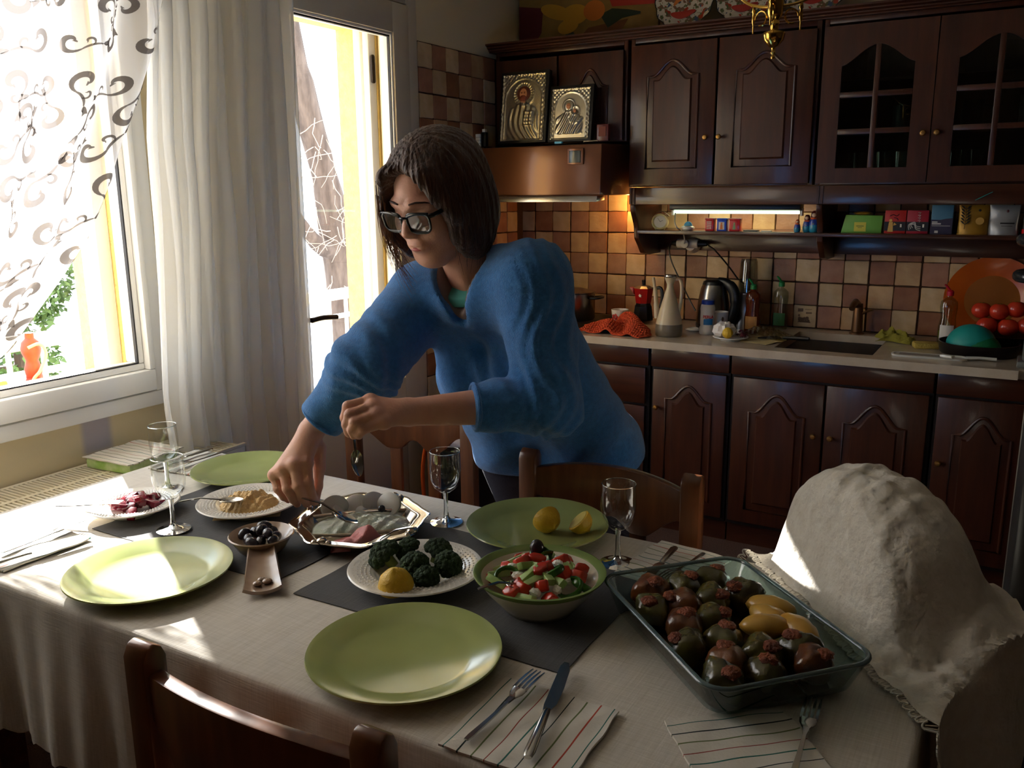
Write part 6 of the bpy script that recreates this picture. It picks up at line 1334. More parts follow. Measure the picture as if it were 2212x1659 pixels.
def tin(label, x, m_, w, kind):
    t = thing('tea_tin', label, 'tin', (x, 3.68, ZS), 0.0, 'small tea tins')
    B(-w/2, w/2, -0.018, 0.018, 0, 0.046).build('body', m_, t, bevel=0.002, local=True); B(-w/2-0.001, w/2+0.001, -0.019, 0.019, 0.046, 0.054).build('lid', m_, t, bevel=0.002, local=True)
    m = MB()
    if kind == 'grid':
        for i in range(3):
            for j in range(5): m.box(-0.011+i*0.0075, -0.006+i*0.0075, -0.0188, -0.018, 0.008+j*0.007, 0.0125+j*0.007)
        m.build('window_print', 'tin_print', t, local=True, smooth=0)
    else:
        B(-0.012, 0.012, -0.0186, -0.018, 0.006, 0.038).build('picture', 'tin_print' if kind == 'fig' else m_, t, local=True, smooth=0)
        m.ball((0, -0.0188, 0.033), 0.004, 8, 6, (1, .2, 1)); m.prism([(-.006, .008), (.006, .008), (.004, .029), (-.004, .029)], -0.0192, -0.0186, 'y'); m.build('figure_print', 'tin_figure' if kind == 'fig' else 'tin_green', t, local=True)
tin('small red tin printed like a telephone box', -1.168, 'tin_red', 0.038, 'grid'); tin('small blue tin with a white picture between two red tins', -1.115, 'tin_blue', 0.042, 'fig'); tin('small red tin printed with a green figure', -1.060, 'tin_red', 0.046, 'g')
tag(B(-1.02, -0.96, 3.655, 3.69, ZS, ZS+0.006).build('remote', 'black_plastic', bevel=0.002), 'flat black gadget lying on the lit shelf', 'gadget'); tag(B(-0.945, -0.905, 3.655, 3.68, ZS, ZS+0.005).build('card', 'mug_white', bevel=0.001), 'small white card lying on the lit shelf', 'card')
mat('doll_teal', (30, 130, 160), 0.3, coat=0.4); mat('doll_blue', (30, 60, 150), 0.3, coat=0.4); mat('doll_orange', (214, 92, 40), 0.35, coat=0.3); mat('doll_face', (226, 186, 150), 0.4); mat('doll_hood', (96, 30, 30), 0.35, coat=0.3); mat('doll_yellow', (190, 190, 70), 0.4)
for x, s, hood, lb in ((-0.802, 0.72, 'doll_orange', 'smallest nesting doll, with an orange hood'), (-0.768, 0.98, 'doll_hood', 'middle nesting doll, between the smallest and the tallest'), (-0.737, 1.20, 'doll_hood', 'tallest nesting doll, beside the shelf bracket')):
    t = thing('nesting_doll', lb, 'doll', (x if s < 1.1 else x-0.003, 3.685-0.02*(s < .8), ZS), 0, 'nesting dolls')
    h_ = 0.072*s; r = 0.0185*s
    MB().lathe([(0, 0), (r*.75, 0), (r*.95, h_*.10), (r, h_*.24), (r*.97, h_*.34)], 22).build('skirt', 'doll_teal', t, local=True); MB().lathe([(r*.97, h_*.34), (r*.90, h_*.48), (r*.76, h_*.60)], 22).build('bodice', 'doll_blue', t, local=True); MB().lathe([(r*.76, h_*.60), (r*.66, h_*.66), (r*.64, h_*.68)], 22).build('shawl', 'doll_orange', t, local=True)
    MB().lathe([(r*.64, h_*.68), (r*.68, h_*.78), (r*.60, h_*.90), (r*.35, h_*.98), (0, h_)], 22).build('hood', hood, t, local=True); MB().ball((0, -r*.42, h_*.79), r*.44, 14, 10, (1, .7, 1.1)).build('face', 'doll_face', t, local=True)
    MB().ball((0, -r*.80, h_*.38), r*.30, 10, 8, (1.1, .5, .9)).build('flower', 'doll_yellow', t, local=True)
mat('box_green', (112, 170, 70), 0.45); mat('box_yellow', (206, 196, 70), 0.5); mat('box_red', (190, 40, 36), 0.45); mat('box_red2', (168, 34, 52), 0.45); mat('box_black', (30, 26, 28), 0.5); mat('box_blue', (76, 124, 150), 0.5); mat('box_navy', (46, 40, 66), 0.5); mat('gold_foil', (176, 130, 44), 0.4, 0.3); mat('silver_foil', (150, 150, 150), 0.35, 0.4); mat('ink_pale', (212, 206, 196), 0.6); mat('ink_dark', (36, 30, 26), 0.6); mat('gold_ink', (206, 160, 80), 0.5)
t = thing('tea_box', 'flat green tea box with a yellow label on the dark shelf', 'box', (-0.560, 3.70, ZS)); MB().prism([(-0.075, 0), (0.075, 0), (0.078, 0.068), (-0.060, 0.070)], -0.02, 0.02, 'y').build('carton', 'box_green', t, local=True, bevel=0.002); B(-0.026, 0.018, -0.0212, -0.020, 0.006, 0.042).build('label', 'box_yellow', t, local=True); m = MB(); m.box(-0.018, 0.010, -0.0216, -0.0212, 0.026, 0.0285); m.box(-0.012, 0.004, -0.0216, -0.0212, 0.020, 0.0215); m.build('print', 'label_green', t, local=True)
tag(MB().ball((-0.56, 3.71, ZS+0.076), 0.03, 14, 8, (1.2, .7, .25)).build('wrapper', 'gold_foil'), 'folded golden wrapper on top of the green tea box', 'wrapper')
for x, mm, lb, sd in ((-0.437, 'box_red', 'red and black tea box with a golden figure, next to the green box', 1), (-0.358, 'box_red2', 'crimson and black tea box with a white swirl', 2)):
    t = thing('tea_box', lb, 'box', (x, 3.70, ZS)); B(-0.038, 0.038, -0.02, 0.02, 0, 0.088).build('carton', mm, t, bevel=0.0015, local=True); B(-0.0382, 0.0382, -0.0206, -0.019, 0.010, 0.045).build('band', 'box_black', t, local=True, smooth=0)
    m = MB()
    if sd == 1:
        m.ball((-0.016, -0.0208, 0.050), 0.006, 10, 6, (1, .12, 1)); m.prism([(-0.026, 0.006), (-0.006, 0.006), (-0.008, 0.044), (-0.022, 0.044)], -0.0212, -0.0206, 'y'); m.prism([(-0.006, 0.030), (0.006, 0.034), (-0.004, 0.042)], -0.0212, -0.0206, 'y'); m.build('figure_print', 'gold_ink', t, local=True); text('1', 0.001, 'gold_ink', t.matrix_basis) if False else None
        q = MB(); q.tube(spl([(-0.02, -0.021, 0.066), (-0.008, -0.021, 0.072), (0.004, -0.021, 0.066), (0.012, -0.021, 0.074)], 4), 0.0013, 5); q.tube(spl([(-0.006, -0.021, 0.060), (0.006, -0.021, 0.058), (0.010, -0.021, 0.050)], 4), 0.0012, 5); q.build('brush_lettering', 'box_black', t, local=True)
    else:
        for k in range(3): m.tube(spl([(-0.028+0.006*k, -0.021, 0.014+0.004*k), (-0.030+0.004*k, -0.021, 0.034), (-0.010, -0.021, 0.044-0.005*k), (-0.004, -0.021, 0.030-0.006*k), (0.012, -0.021, 0.026-0.007*k)], 5), 0.0014, 5)
        m.build('swirl_print', 'ink_pale', t, local=True); q = MB()
        for k in range(4): q.tube([(0.000, -0.021, 0.080-0.010*k), (0.010, -0.021, 0.080-0.010*k), (0.005, -0.021, 0.074-0.010*k)], 0.0011, 5)
        q.build('brush_lettering', 'ink_pale', t, local=True)
    B(0.018, 0.024, -0.0212, -0.0206, 0.024, 0.036).build('seal', 'ink_pale', t, local=True, smooth=0)
t = thing('tea_box', 'tall blue and navy tea box beside the crimson one', 'box', (-0.275, 3.70, ZS)); B(-0.037, 0.037, -0.02, 0.02, 0, 0.108).build('carton', 'box_blue', t, bevel=0.0015, local=True); MB().prism([(-0.0374, 0.0), (0.0374, 0.0), (0.0374, 0.060), (0.012, 0.057), (-0.004, 0.053), (-0.0374, 0.054)], -0.0208, -0.019, 'y').build('band', 'box_navy', t, local=True)
m = MB(); m.box(-0.033, -0.014, -0.0213, -0.0207, 0.043, 0.047); m.box(-0.033, -0.002, -0.0213, -0.0207, 0.036, 0.041); m.box(-0.033, 0.030, -0.0212, -0.0207, 0.030, 0.0315); m.box(-0.022, -0.010, -0.0213, -0.0207, 0.004, 0.013); m.build('lettering_print', 'ink_pale', t, local=True)
def pouch(label, x, m_, w, h_, rz):
    t = thing('tea_pouch', label, 'pouch', (x, 3.70, ZS), rz)
    def f(u, v):
        a = 2*PI*u; k = 1-v; th = 0.024*k**0.7+0.0015; return (w*math.cos(a)*(1-0.03*math.sin(3*v)), th*math.sin(a)+0.002*math.sin(9*v+4*u), h_*v)
    MB().grid(f, 28, 12).build('bag', m_, t, local=True, smooth=60); return t
t = pouch('golden tea pouch with a dark leaf print on the dark shelf', -0.170, 'gold_foil', 0.052, 0.108, 0.1)
m = MB(); m.tube([(-0.030, -0.026, 0.02), (-0.026, -0.020, 0.06), (-0.028, -0.010, 0.10)], 0.0009, 5)
for k in range(6):
    z = 0.036+0.011*k; y = -0.0265+0.0145*(z-0.02)/0.08
    for s in (-1, 1): m.add([(-0.028, y, z), (-0.028+s*0.010, y-0.001, z+0.006), (-0.028+s*0.018, y+0.001, z+0.016), (-0.028+s*0.008, y-0.001, z+0.013)], [(0, 1, 2, 3)])
m.build('leaf_print', 'ink_dark', t, local=True); MB().lathe([(0, 0), (0.014, 0), (0.014, 0.0008), (0, 0.0008)], 20).xf(Matrix.Translation((0.020, -0.0215, 0.050)) @ Matrix.Rotation(PI/2+0.2, 4, 'X')).build('round_label', 'gold_ink', t, local=True); MB().ball((0.018, -0.010, 0.088), 0.005, 8, 6, (1, .2, 1)).build('emblem', 'ink_dark', t, local=True)
t = pouch('silver-grey tea pouch beside the golden pouch', -0.070, 'silver_foil', 0.050, 0.108, -0.05); m = MB(); m.box(-0.010, 0.036, -0.0225, -0.0215, 0.040, 0.045); m.box(-0.006, 0.030, -0.0232, -0.022, 0.032, 0.0335); m.build('lettering_print', 'ink_dark', t, local=True); MB().ball((0.010, -0.012, 0.086), 0.004, 8, 6, (1, .25, 1.3)).build('emblem', 'doll_hood', t, local=True)
t = thing('drink_can', 'shiny silver and red drink can at the end of the shelf', 'can', (0.018, 3.685, ZS)); MB().lathe([(0, 0), (0.024, 0), (0.028, 0.005), (0.028, 0.098), (0.022, 0.106), (0.022, 0.109), (0, 0.107)], 28).build('body', 'silver', t, local=True); MB().lathe([(0.0283, 0.006), (0.0283, 0.022)], 28).build('red_band', 'tin_red', t, local=True); MB().grid(lambda u, v: (0.0284*math.sin(-0.1+1.6*u), -0.0284*math.cos(-0.1+1.6*u), 0.034+0.036*v), 10, 2).build('red_panel', 'tin_red', t, local=True)
tag(B(-0.17, -0.11, 3.596, 3.600, 1.412, 1.414).xf(Matrix.Translation((-0.14, 3.598, 1.413)) @ Matrix.Rotation(-0.5, 4, 'Y') @ Matrix.Translation((0.14, -3.598, -1.413))).build('thread', 'teal_silicone'), 'thin turquoise thread caught on the valance', 'thread')
# triple plug on the back board with its cords
mat('plug_white', (206, 198, 182), 0.45); t = thing('plug_adaptor', 'beige triple plug adaptor with black plugs below the shelf', 'adaptor', (-1.33, 3.90, 1.20))
m = MB(); m.lathe([(0, 0), (0.034, 0), (0.036, 0.010), (0.030, 0.030), (0.022, 0.050), (0, 0.050)], 24); m.xf(Matrix.Translation((-1.315, 3.905, 1.195)) @ Matrix.Rotation(PI/2, 4, 'X')); m.build('socket', 'plug_white', t)
MB().tube([(-1.375, 3.85, 1.205), (-1.275, 3.85, 1.205)], 0.020, 14).build('body', 'plug_white', t, bevel=0.003); MB().tube([(-1.33, 3.85, 1.205), (-1.33, 3.815, 1.205)], 0.019, 16).build('front_plug', 'plug_white', t, bevel=0.003)
for a, b in ((-1.375, -1.400), (-1.275, -1.235)): MB().tube([(a, 3.85, 1.205), (b, 3.85, 1.205)], [0.016, 0.010], 10).build('black_plug', 'black_plastic', t)
MB().tube(spl([(-1.40, 3.85, 1.205), (-1.412, 3.845, 1.185), (-1.40, 3.84, 1.13), (-1.36, 3.84, 1.05), (-1.31, 3.84, 0.96), (-1.27, 3.83, 0.90)], 5), 0.0035, 6).build('black_cord', 'black_plastic', t)
MB().tube(spl([(-1.24, 3.85, 1.205), (-1.20, 3.85, 1.18), (-1.14, 3.87, 1.11), (-1.09, 3.87, 1.05), (-1.06, 3.88, 1.03)], 5), 0.0035, 6).build('black_cord', 'black_plastic', t)
MB().tube(spl([(-1.33, 3.812, 1.208), (-1.32, 3.79, 1.225), (-1.305, 3.72, 1.262), (-1.303, 3.638, 1.285), (-1.315, 3.64, 1.31), (-1.335, 3.70, 1.345)], 5), 0.0032, 6).build('white_cord', 'plug_white', t)
tag(MB().tube(spl([(-1.46, 3.80, 1.345), (-1.42, 3.78, 1.35), (-1.40, 3.80, 1.33), (-1.43, 3.82, 1.335), (-1.38, 3.80, 1.35), (-1.36, 3.74, 1.36)], 6), 0.0018, 5).build('loose_wire', 'plug_white'), 'thin loose wire coiled above the alarm clock', 'wire')
# ================================================================ lace-edged cloth over the bread, hanging off the table end
A0 = Vector((-0.405, 1.580)); D1 = Vector((0.63, -0.777)); D2 = Vector((0.777, 0.63))
def cover_h(x, y):
    dx, dy = x+0.165, y-1.462; a = (dx*D1.x+dy*D1.y)/0.205; b = (dx*D2.x+dy*D2.y)/0.138; e = 1-abs(a)**2.4-abs(b)**2.4
    z = ZC+0.006
    if e > 0: z = max(z, ZC+0.228*e**0.45)
    # the long end of the loaf bag slopes to the table end
    t = min(1, max(0, (x+0.13)/0.22)); cy_ = 1.43-0.05*t; q = abs(y-cy_)/(0.13-0.02*t)
    if q < 1 and x > -0.15: z = max(z, ZC+(0.190-0.180*t)*(1-q*q)**0.5+0.004)
    return z
def cover(s, t):
    p = A0+D1*s+D2*t; x, y = p.x, p.y
    ex = TX1+0.012+0.10*math.exp(-((y-1.39)/0.12)**2); wr = 0.0045*vn(26*x, 31*y, 0, 3)+0.003*vn(61*x, 55*y, 0, 8)+0.0010*math.sin(190*(x*0.8+y*0.3)+3*math.sin(20*y))
    if x <= ex:
        z = (cover_h(x, y)+cover_h(x+0.02, y)+cover_h(x-0.02, y)+cover_h(x, y+0.02)+cover_h(x, y-0.02))/5
        f_ = min(1.0, max(0.0, t/0.045)); f_ = f_*f_*(3-2*f_)*0.96+0.04; z = ZC+0.004+(z-ZC-0.004)*f_
        if y > TY1+0.02 and z < ZC+0.06: o = y-TY1-0.02; y = TY1+0.02+0.12*o; z -= 1.0*o
        return (x, y, z+wr+0.004)
    o = x-ex; z0 = (cover_h(ex, y)+cover_h(ex-0.02, y))/2
    return (ex+0.012+0.10*o+0.014*math.sin(34*y+2)*min(1, o*6), y-0.03*o, z0+wr*0.4-o*1.15+0.004)
cv = thing('bread_cover', 'creased white linen cloth with lace edging draped over the loaf and table end', 'cloth', (-0.2, 1.42, ZC))
SL, TLn = 0.62, 0.40
MB().grid(lambda u, v: cover(u*SL, v*TLn), 120, 100, 0.0016).build('linen', 'linen_white', cv, smooth=60)
lace = MB()
def lace_edge(fn, n):
    for i in range(n):
        for k in range(7):
            a = PI*k/6; p, q = fn((i+0.5)/n, 0.0), None
            c0, c1 = fn((i+0.5+0.5*math.cos(a))/n, 0.004+0.011*math.sin(a)), fn((i+0.5+0.5*math.cos(a+PI/6))/n, 0.004+0.011*math.sin(min(PI, a+PI/6)))
            if k < 6: lace.tube([c0, c1], 0.0016, 5, cap=False)
        lace.tube([fn((i+0.5)/n, 0.0), fn((i+0.5)/n, 0.014)], 0.0010, 4, cap=False); lace.tube([fn((i+0.2)/n, 0.0), fn((i+0.35)/n, 0.010)], 0.0010, 4, cap=False); lace.tube([fn((i+0.8)/n, 0.0), fn((i+0.65)/n, 0.010)], 0.0010, 4, cap=False)
lace_edge(lambda u, o: cover(u*SL, -o), 44); lace_edge(lambda u, o: cover(-o, u*TLn), 36); lace_edge(lambda u, o: cover(SL+o, u*TLn), 36)
q = lace.build('lace_edge', 'linen_white', cv, smooth=80); q['kind'] = 'stuff'
# ================================================================ icons on the hood
mat('icon_silver', (176, 170, 154), 0.28, 0.95); mat('icon_frame', (20, 16, 14), 0.5); mat('icon_skin', (196, 132, 92), 0.6); mat('icon_hair', (92, 42, 28), 0.6); mat('icon_beard', (120, 50, 32), 0.6); mat('icon_gold', (170, 140, 80), 0.35, 0.8)
def icon(label, x0, x1, z0, z1, y, kind, lean=0.13):
    w, h_ = x1-x0, z1-z0; t = thing('icon', label, 'icon', ((x0+x1)/2, y, z0))
    Ml = Matrix.Rotation(-lean, 4, 'X')
    fr = MB().box(-w/2-0.014, w/2+0.014, 0.0, 0.028, -0.010, h_+0.014); fr.xf(Ml).build('frame', 'icon_frame', t, local=True, bevel=0.002)
    def hgt(p, q):
        """embossed relief: p across -1..1, q up 0..1"""
        X, Z = p*w/2, q*h_; r = 0.0
        ed = min(1-abs(p), q*h_/(w/2), (1-q)*h_/(w/2))
        if ed < 0.05: r += 0.003
        ac, ar = h_-w*0.52, w*0.44; da = math.hypot(X, max(0, Z-ac)) if Z > ac else abs(X)
        r += 0.0022*math.exp(-((da-ar)/0.003)**2)
        if da > ar and Z > ac*0.0: r += 0.0012*vn(900*X, 900*Z, 0, 2)+0.0012*math.sin(330*X)*math.sin(330*Z)
        elif kind == 0: r += 0.0004*math.sin(520*X)*math.sin(520*Z)
        if kind == 0:
            hx, hz = 0.0, h_*0.70; dh = math.hypot(X-hx, Z-hz); r += 0.0020*math.exp(-((dh-w*0.235)/0.0035)**2)+(0.0008*math.sin(24*math.atan2(Z-hz, X-hx)) if w*0.15 < dh < w*0.235 else 0)
            zz = Z/h_; hw_ = w*(0.36-0.10*max(0, zz-0.38)/0.2) if zz < 0.5 else w*0.26*max(0, (0.60-zz)/0.10)
            if zz < 0.60 and abs(X) < hw_: r += 0.006*(1-(X/hw_)**2)**0.5+0.0014*math.sin(230*(X+0.35*Z)+5*math.sin(26*Z))
            if 0.22 < zz < 0.44 and w*0.02 < X < w*0.26: r += 0.004+0.0008*math.sin(420*Z)
        else:
            hx, hz = -w*0.05, h_*0.66
            for cx_, cz_, rr in ((hx, hz, 0.15), (w*0.13, h_*0.56, 0.10)):
                dh = math.hypot(X-cx_, Z-cz_); r += 0.0018*math.exp(-((dh-w*rr)/0.003)**2)
            zz = Z/h_; hw_ = w*0.36 if zz < 0.40 else w*0.36*max(0, (0.60-zz)/0.20)+w*0.02
            if zz < 0.60 and 0.10 < zz and abs(X+w*0.02) < hw_: r += 0.006*(1-min(1, abs((X+w*0.02)/hw_))**2)**0.5+0.0016*math.sin(260*(X*0.8-0.6*Z)+4*math.sin(30*X))
            if math.hypot((X-w*0.12)/(w*0.14), (Z-h_*0.42)/(h_*0.13)) < 1: r += 0.003
        return r
    nx, nz = 70, 92
    m = MB().grid(lambda u, v: (-w/2+w*u, -0.001-hgt(2*u-1, v), h_*v), nx, nz); m.xf(Ml).build('silver_relief', 'icon_silver', t, local=True, smooth=60)
    def paint(nm, mm, cx_, cz_, rx, rz, dy):
        MB().ball((cx_, -dy, cz_), 1.0, 22, 12, (rx, 0.0035, rz)).xf(Ml).build(nm, mm, t, local=True)
    if kind == 0:
        paint('hair', 'icon_hair', 0, h_*0.705, w*0.160, h_*0.115, 0.0030); paint('face', 'icon_skin', 0, h_*0.700, w*0.085, h_*0.085, 0.0058); paint('beard', 'icon_beard', 0, h_*0.640, w*0.075, h_*0.050, 0.0072); paint('neck', 'icon_skin', 0, h_*0.590, w*0.060, h_*0.030, 0.0050)
        m = MB()
        for s in (-1, 1): m.ball((s*w*0.034, -0.0092, h_*0.712), 1.0, 8, 6, (w*0.018, 0.001, h_*0.006)); m.ball((s*w*0.036, -0.0092, h_*0.726), 1.0, 8, 6, (w*0.026, 0.001, h_*0.004))
        m.xf(Ml).build('eyes', 'icon_hair', t, local=True)
    else:
        paint('veil', 'icon_silver', -w*0.05, h_*0.665, w*0.125, h_*0.105, 0.0040); paint('face', 'icon_skin', -w*0.045, h_*0.645, w*0.058, h_*0.060, 0.0072); paint('child_face', 'icon_skin', w*0.13, h_*0.550, w*0.040, h_*0.036, 0.0080)
        m = MB()
        for cx_, cz_, k in ((-w*0.045, h_*0.655, 1.0), (w*0.13, h_*0.556, 0.65)):
            for s in (-1, 1): m.ball((cx_+s*w*0.022*k, -0.0112, cz_), 1.0, 8, 6, (w*0.010*k, 0.001, h_*0.005*k))
        m.xf(Ml).build('eyes', 'icon_hair', t, local=True)
icon('large silver icon of a bearded saint with a painted face on the hood', -2.108, -1.890, 1.668, 1.958, 3.500, 0)
icon('smaller silver icon of a mother and child on the hood', -1.846, -1.664, 1.665, 1.880, 3.490, 1)
t = thing('icon', 'tiny red icon block at the end of the hood', 'icon', (-1.605, 3.52, 1.652)); B(-1.632, -1.578, 3.51, 3.535, 1.653, 1.722).build('block', 'doll_hood', t, bevel=0.002); B(-1.622, -1.588, 3.507, 3.511, 1.672, 1.712).build('picture', 'icon_beard', t)
for x, h_, mm, lb in ((-2.205, 0.055, 'mug_white', 'small white box standing on the hood by the tiles'), (-2.175, 0.062, 'black_plastic', 'small black bottle with a white cap beside the little white box')):
    t = thing('small_box' if mm == 'mug_white' else 'small_bottle', lb, 'box' if mm == 'mug_white' else 'bottle', (x, 3.47, 1.648))
    B(x-0.014, x+0.010, 3.46, 3.485, 1.648, 1.648+h_).build('body', mm, t, bevel=0.002)
    if mm != 'mug_white': B(x-0.010, x+0.006, 3.463, 3.482, 1.648+h_, 1.648+h_+0.014).build('cap', 'mug_white', t, bevel=0.002)
    else:
        for k in range(3): B(x-0.0145, x+0.0105, 3.4595, 3.4855, 1.660+0.014*k, 1.6615+0.014*k).build('seam', 'tee_grey', t)
tag(B(-1.80, -1.765, 3.44, 3.455, 1.645, 1.654).build('blue_tag', 'sky_blue', bevel=0.001), 'small blue tag at the foot of the smaller icon', 'tag')
tag(MB().tube([(-1.66, 3.44, 1.650), (-1.595, 3.445, 1.652)], 0.0028, 8).build('pen', 'steel'), 'thin silver pen on the hood edge', 'pen')
# ================================================================ above the cabinets
mat('paint_ochre', (150, 122, 66), 0.7, col2=(132, 104, 54), scale=6); mat('paint_plum', (96, 34, 44), 0.7); mat('paint_yellow', (196, 150, 48), 0.6); mat('paint_green', (44, 58, 44), 0.7); mat('paint_brown', (110, 66, 36), 0.7); mat('paint_orange', (196, 112, 40), 0.6); mat('paint_red', (170, 44, 34), 0.6)
pn = thing('painting', 'unframed still-life painting of fruit leaning on the wall above the cabinets', 'painting', (-1.87, 3.90, 2.106))
B(-2.232, -1.515, 3.895, 3.92, 2.106, 2.56).build('canvas', 'paint_ochre', pn)
def blobp(nm, mm, pts, lv): MB().prism(pts, 3.8949-0.0006*lv, 3.8955-0.0006*lv, 'y').build(nm, mm, pn, smooth=0)
def ell(cx_, cz_, rx, rz, a=0.0, n=22, a0=0.0, a1=2*PI): return [(cx_+rx*math.cos(t)*math.cos(a)-rz*math.sin(t)*math.sin(a), cz_+rx*math.cos(t)*math.sin(a)+rz*math.sin(t)*math.cos(a)) for t in [a0+(a1-a0)*k/n for k in range(n)]]
blobp('shadow_shape', 'paint_plum', [(-2.232, 2.106), (-2.17, 2.106), (-2.11, 2.19), (-2.10, 2.30), (-2.232, 2.32)], 1); blobp('cloth_shape', 'paint_red', [(-1.74, 2.27), (-1.515, 2.26), (-1.515, 2.42), (-1.80, 2.40)], 1)
blobp('banana_shape', 'paint_yellow', ell(-2.03, 2.275, 0.085, 0.032, -0.3), 2); blobp('lemon_shape', 'paint_yellow', ell(-1.93, 2.255, 0.07, 0.045), 3); blobp('slice_shape', 'paint_orange', ell(-1.83, 2.262, 0.055, 0.045), 4); blobp('lemon_shape', 'paint_yellow', ell(-1.965, 2.205, 0.055, 0.032, 0.2), 5)
blobp('bottle_shape', 'paint_green', [(-1.76, 2.18), (-1.69, 2.215), (-1.60, 2.225), (-1.60, 2.235), (-1.66, 2.25), (-1.74, 2.262), (-1.80, 2.24)], 3); blobp('jug_shape', 'paint_green', ell(-1.955, 2.150, 0.028, 0.036), 4); blobp('table_shape', 'paint_brown', [(-1.94, 2.115), (-1.86, 2.19), (-1.66, 2.21), (-1.70, 2.15), (-1.80, 2.115)], 2)
def fl_mat():
    """white glaze with scattered floral transfer in rust, blue and grey"""
    m, nt, b = _mat('floral_glaze'); L = nt.links; b.inputs['Roughness'].default_value = 0.25
    tc = NN(nt, 'ShaderNodeTexCoord'); col = None
    for sc, pos, c in ((34, 0.56, (128, 96, 74)), (26, 0.62, (170, 62, 44)), (30, 0.64, (70, 84, 110)), (60, 0.60, (96, 104, 70))):
        nz = NN(nt, 'ShaderNodeTexNoise', Scale=float(sc), Detail=2.0); mp = NN(nt, 'ShaderNodeMapping'); mp.inputs['Location'].default_value = (sc, sc*0.3, 2); L.new(tc.outputs['Object'], mp.inputs[0]); L.new(mp.outputs[0], nz.inputs['Vector'])
        th = NN(nt, 'ShaderNodeMapRange'); th.inputs['From Min'].default_value = pos-0.01; th.inputs['From Max'].default_value = pos+0.01; L.new(nz.outputs['Fac'], th.inputs[0])
        mx = NN(nt, 'ShaderNodeMixRGB'); mx.inputs[2].default_value = lin(c)+(1,); L.new(th.outputs[0], mx.inputs[0])
        if col is None: mx.inputs[1].default_value = lin((206, 198, 184))+(1,)
        else: L.new(col, mx.inputs[1])
        col = mx.outputs[0]
    L.new(col, b.inputs['Base Color'])
fl_mat()
for i, (x, lb) in enumerate(((-1.362, 'scallop-edged floral plate with a bird above the cabinets, next to the painting'), (-1.095, 'scallop-edged floral plate behind the brass lamp'), (-0.815, 'scallop-edged floral plate above the glazed doors'))):
    t = thing('display_plate', lb, 'plate', (x, 3.80, 2.107), 0, 'display plates above the cabinets'); r = 0.132; Mp = Matrix.Translation((0, 0.02, r+0.004)) @ Matrix.Rotation(PI/2-0.2, 4, 'X')
    def ring(rr, z, n=80): return [(rr*(1+(0.025*math.cos(12*2*PI*k/n) if rr > 0.08 else 0))*math.cos(2*PI*k/n), rr*(1+(0.025*math.cos(12*2*PI*k/n) if rr > 0.08 else 0))*math.sin(2*PI*k/n), z) for k in range(n)]
    vs = []; fs = []; pr_ = [(0.001, 0.004), (0.085, 0.004), (0.095, 0.010), (r, 0.016), (r*0.99, 0.012), (0.09, 0.0), (0.001, 0.0)]
    for rr, z in pr_: vs += ring(rr, z)
    for k in range(len(pr_)-1):
        for j in range(80): fs.append((k*80+j, k*80+(j+1) % 80, (k+1)*80+(j+1) % 80, (k+1)*80+j))
    MB().add(vs, fs).xf(Mp).build('dish', 'floral_glaze', t, local=True, smooth=50); MB().tube(ring(r*0.995, 0.0155), 0.0022, 6, closed=True).xf(Mp).build('dark_edge', 'ink_dark', t, local=True)
    MB().tube(spl([(-0.05, -0.02, 0.006), (-0.02, 0.01, 0.006), (0.02, 0.012, 0.006), (0.06, -0.005, 0.006)], 5), [0.004+0.010*math.sin(PI*k/15) for k in range(16)], 8, flat=0.2).xf(Mp).build('bird_print', ('paint_orange', 'box_blue', 'paint_red')[i], t, local=True); MB().tube(spl([(-0.06, -0.055, 0.006), (-0.01, -0.065, 0.006), (0.05, -0.05, 0.006)], 5), [0.004+0.012*math.sin(PI*k/10) for k in range(11)], 8, flat=0.2).xf(Mp).build('flower_print', 'paint_red', t, local=True)
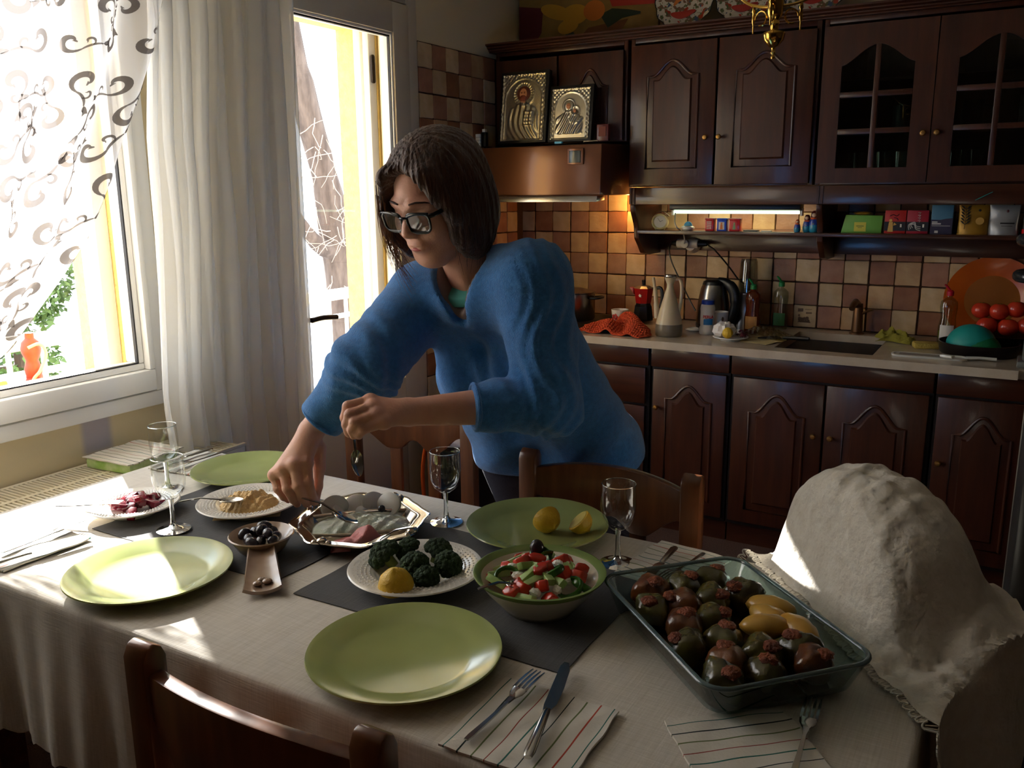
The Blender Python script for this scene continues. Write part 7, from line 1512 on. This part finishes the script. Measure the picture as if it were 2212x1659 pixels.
# ================================================================ brass ceiling lamp
mat('brass', (206, 160, 74), 0.16, 1.0)
LC = px(1672, 74, 2.0); t = thing('ceiling_lamp', 'polished brass hanging lamp with a ball finial and scrolled arms', 'lamp', tuple(LC))
prof_ = [(0, -0.056), (0.004, -0.054), (0.005, -0.049), (0.003, -0.045), (0.006, -0.040), (0.004, -0.036), (0.005, -0.030), (0.012, -0.026), (0.022, -0.014), (0.0255, 0.0), (0.024, 0.004), (0.010, 0.008), (0.009, 0.018), (0.012, 0.022), (0.009, 0.030), (0.014, 0.036), (0.017, 0.042), (0.018, 0.055), (0.019, 0.20), (0.012, 0.22), (0.006, 0.25), (0.006, 2.62-LC[2]), (0, 2.62-LC[2])]
MB().lathe(prof_, 28).build('stem', 'brass', t, local=True, smooth=50)
for k in range(3):
    a = 0.45+k*2*PI/3+PI*0.72; c, s = math.cos(a), math.sin(a)
    pts = spl([(0.018*c, 0.018*s, 0.062), (0.05*c, 0.05*s, 0.068), (0.09*c, 0.09*s, 0.085), (0.14*c, 0.14*s, 0.13)], 6); MB().tube(pts, 0.0035, 8).build('arm', 'brass', t, local=True)
    MB().lathe([(0, -0.032), (0.002, -0.030), (0.0018, -0.012), (0.004, -0.006), (0.0045, 0.004), (0.003, 0.014), (0.005, 0.018), (0.003, 0.03), (0, 0.032)], 10, (0.062*c, 0.062*s, 0.040)).build('drop', 'brass', t, local=True)
    MB().tube([(0.040*c+0.016*math.cos(b)*c, 0.040*s+0.016*math.cos(b)*s, 0.040+0.016*math.sin(b)) for b in [j*0.36 for j in range(15)]], 0.0022, 6).build('scroll', 'brass', t, local=True)
# ================================================================ napkin pack on the radiator, bin by the door
mat('pack_green', (150, 190, 96), 0.4, col2=(196, 214, 160), scale=20)
t = thing('napkin_pack', 'green pack of paper napkins lying on the radiator grille', 'pack', (-2.12, 1.475, 0.699), 0.10); B(-0.085, 0.085, -0.085, 0.085, 0, 0.028).build('stack', 'pack_green', t, bevel=0.006, local=True)
napkin('striped napkin spread on the green napkin pack on the radiator', -2.115, 1.478, 0.19, 0.185, 1.62, 0.7275, seed=7)
mat('orange_strap', (220, 92, 30), 0.5); t = thing('waste_bin', 'dark bin with a white liner bag near the balcony door', 'bin', (-1.83, 2.72, 0))
MB().lathe([(0, 0), (0.12, 0), (0.125, 0.01), (0.145, 0.50), (0.140, 0.50), (0.12, 0.02), (0, 0.015)], 28).build('body', 'black_plastic', t, local=True); MB().ball((0, 0, 0.49), 0.12, 22, 14, (1, 1, .75), fn=lambda p, q, r: 1+0.18*vn(4*p, 4*q, 4*r, 3)).build('liner_bag', 'tissue', t, local=True, smooth=30); MB().tube(spl([(-0.13, -0.07, 0.1), (-0.14, -0.08, 0.35), (-0.10, -0.09, 0.52)], 5), 0.008, 8).build('strap', 'orange_strap', t, local=True)
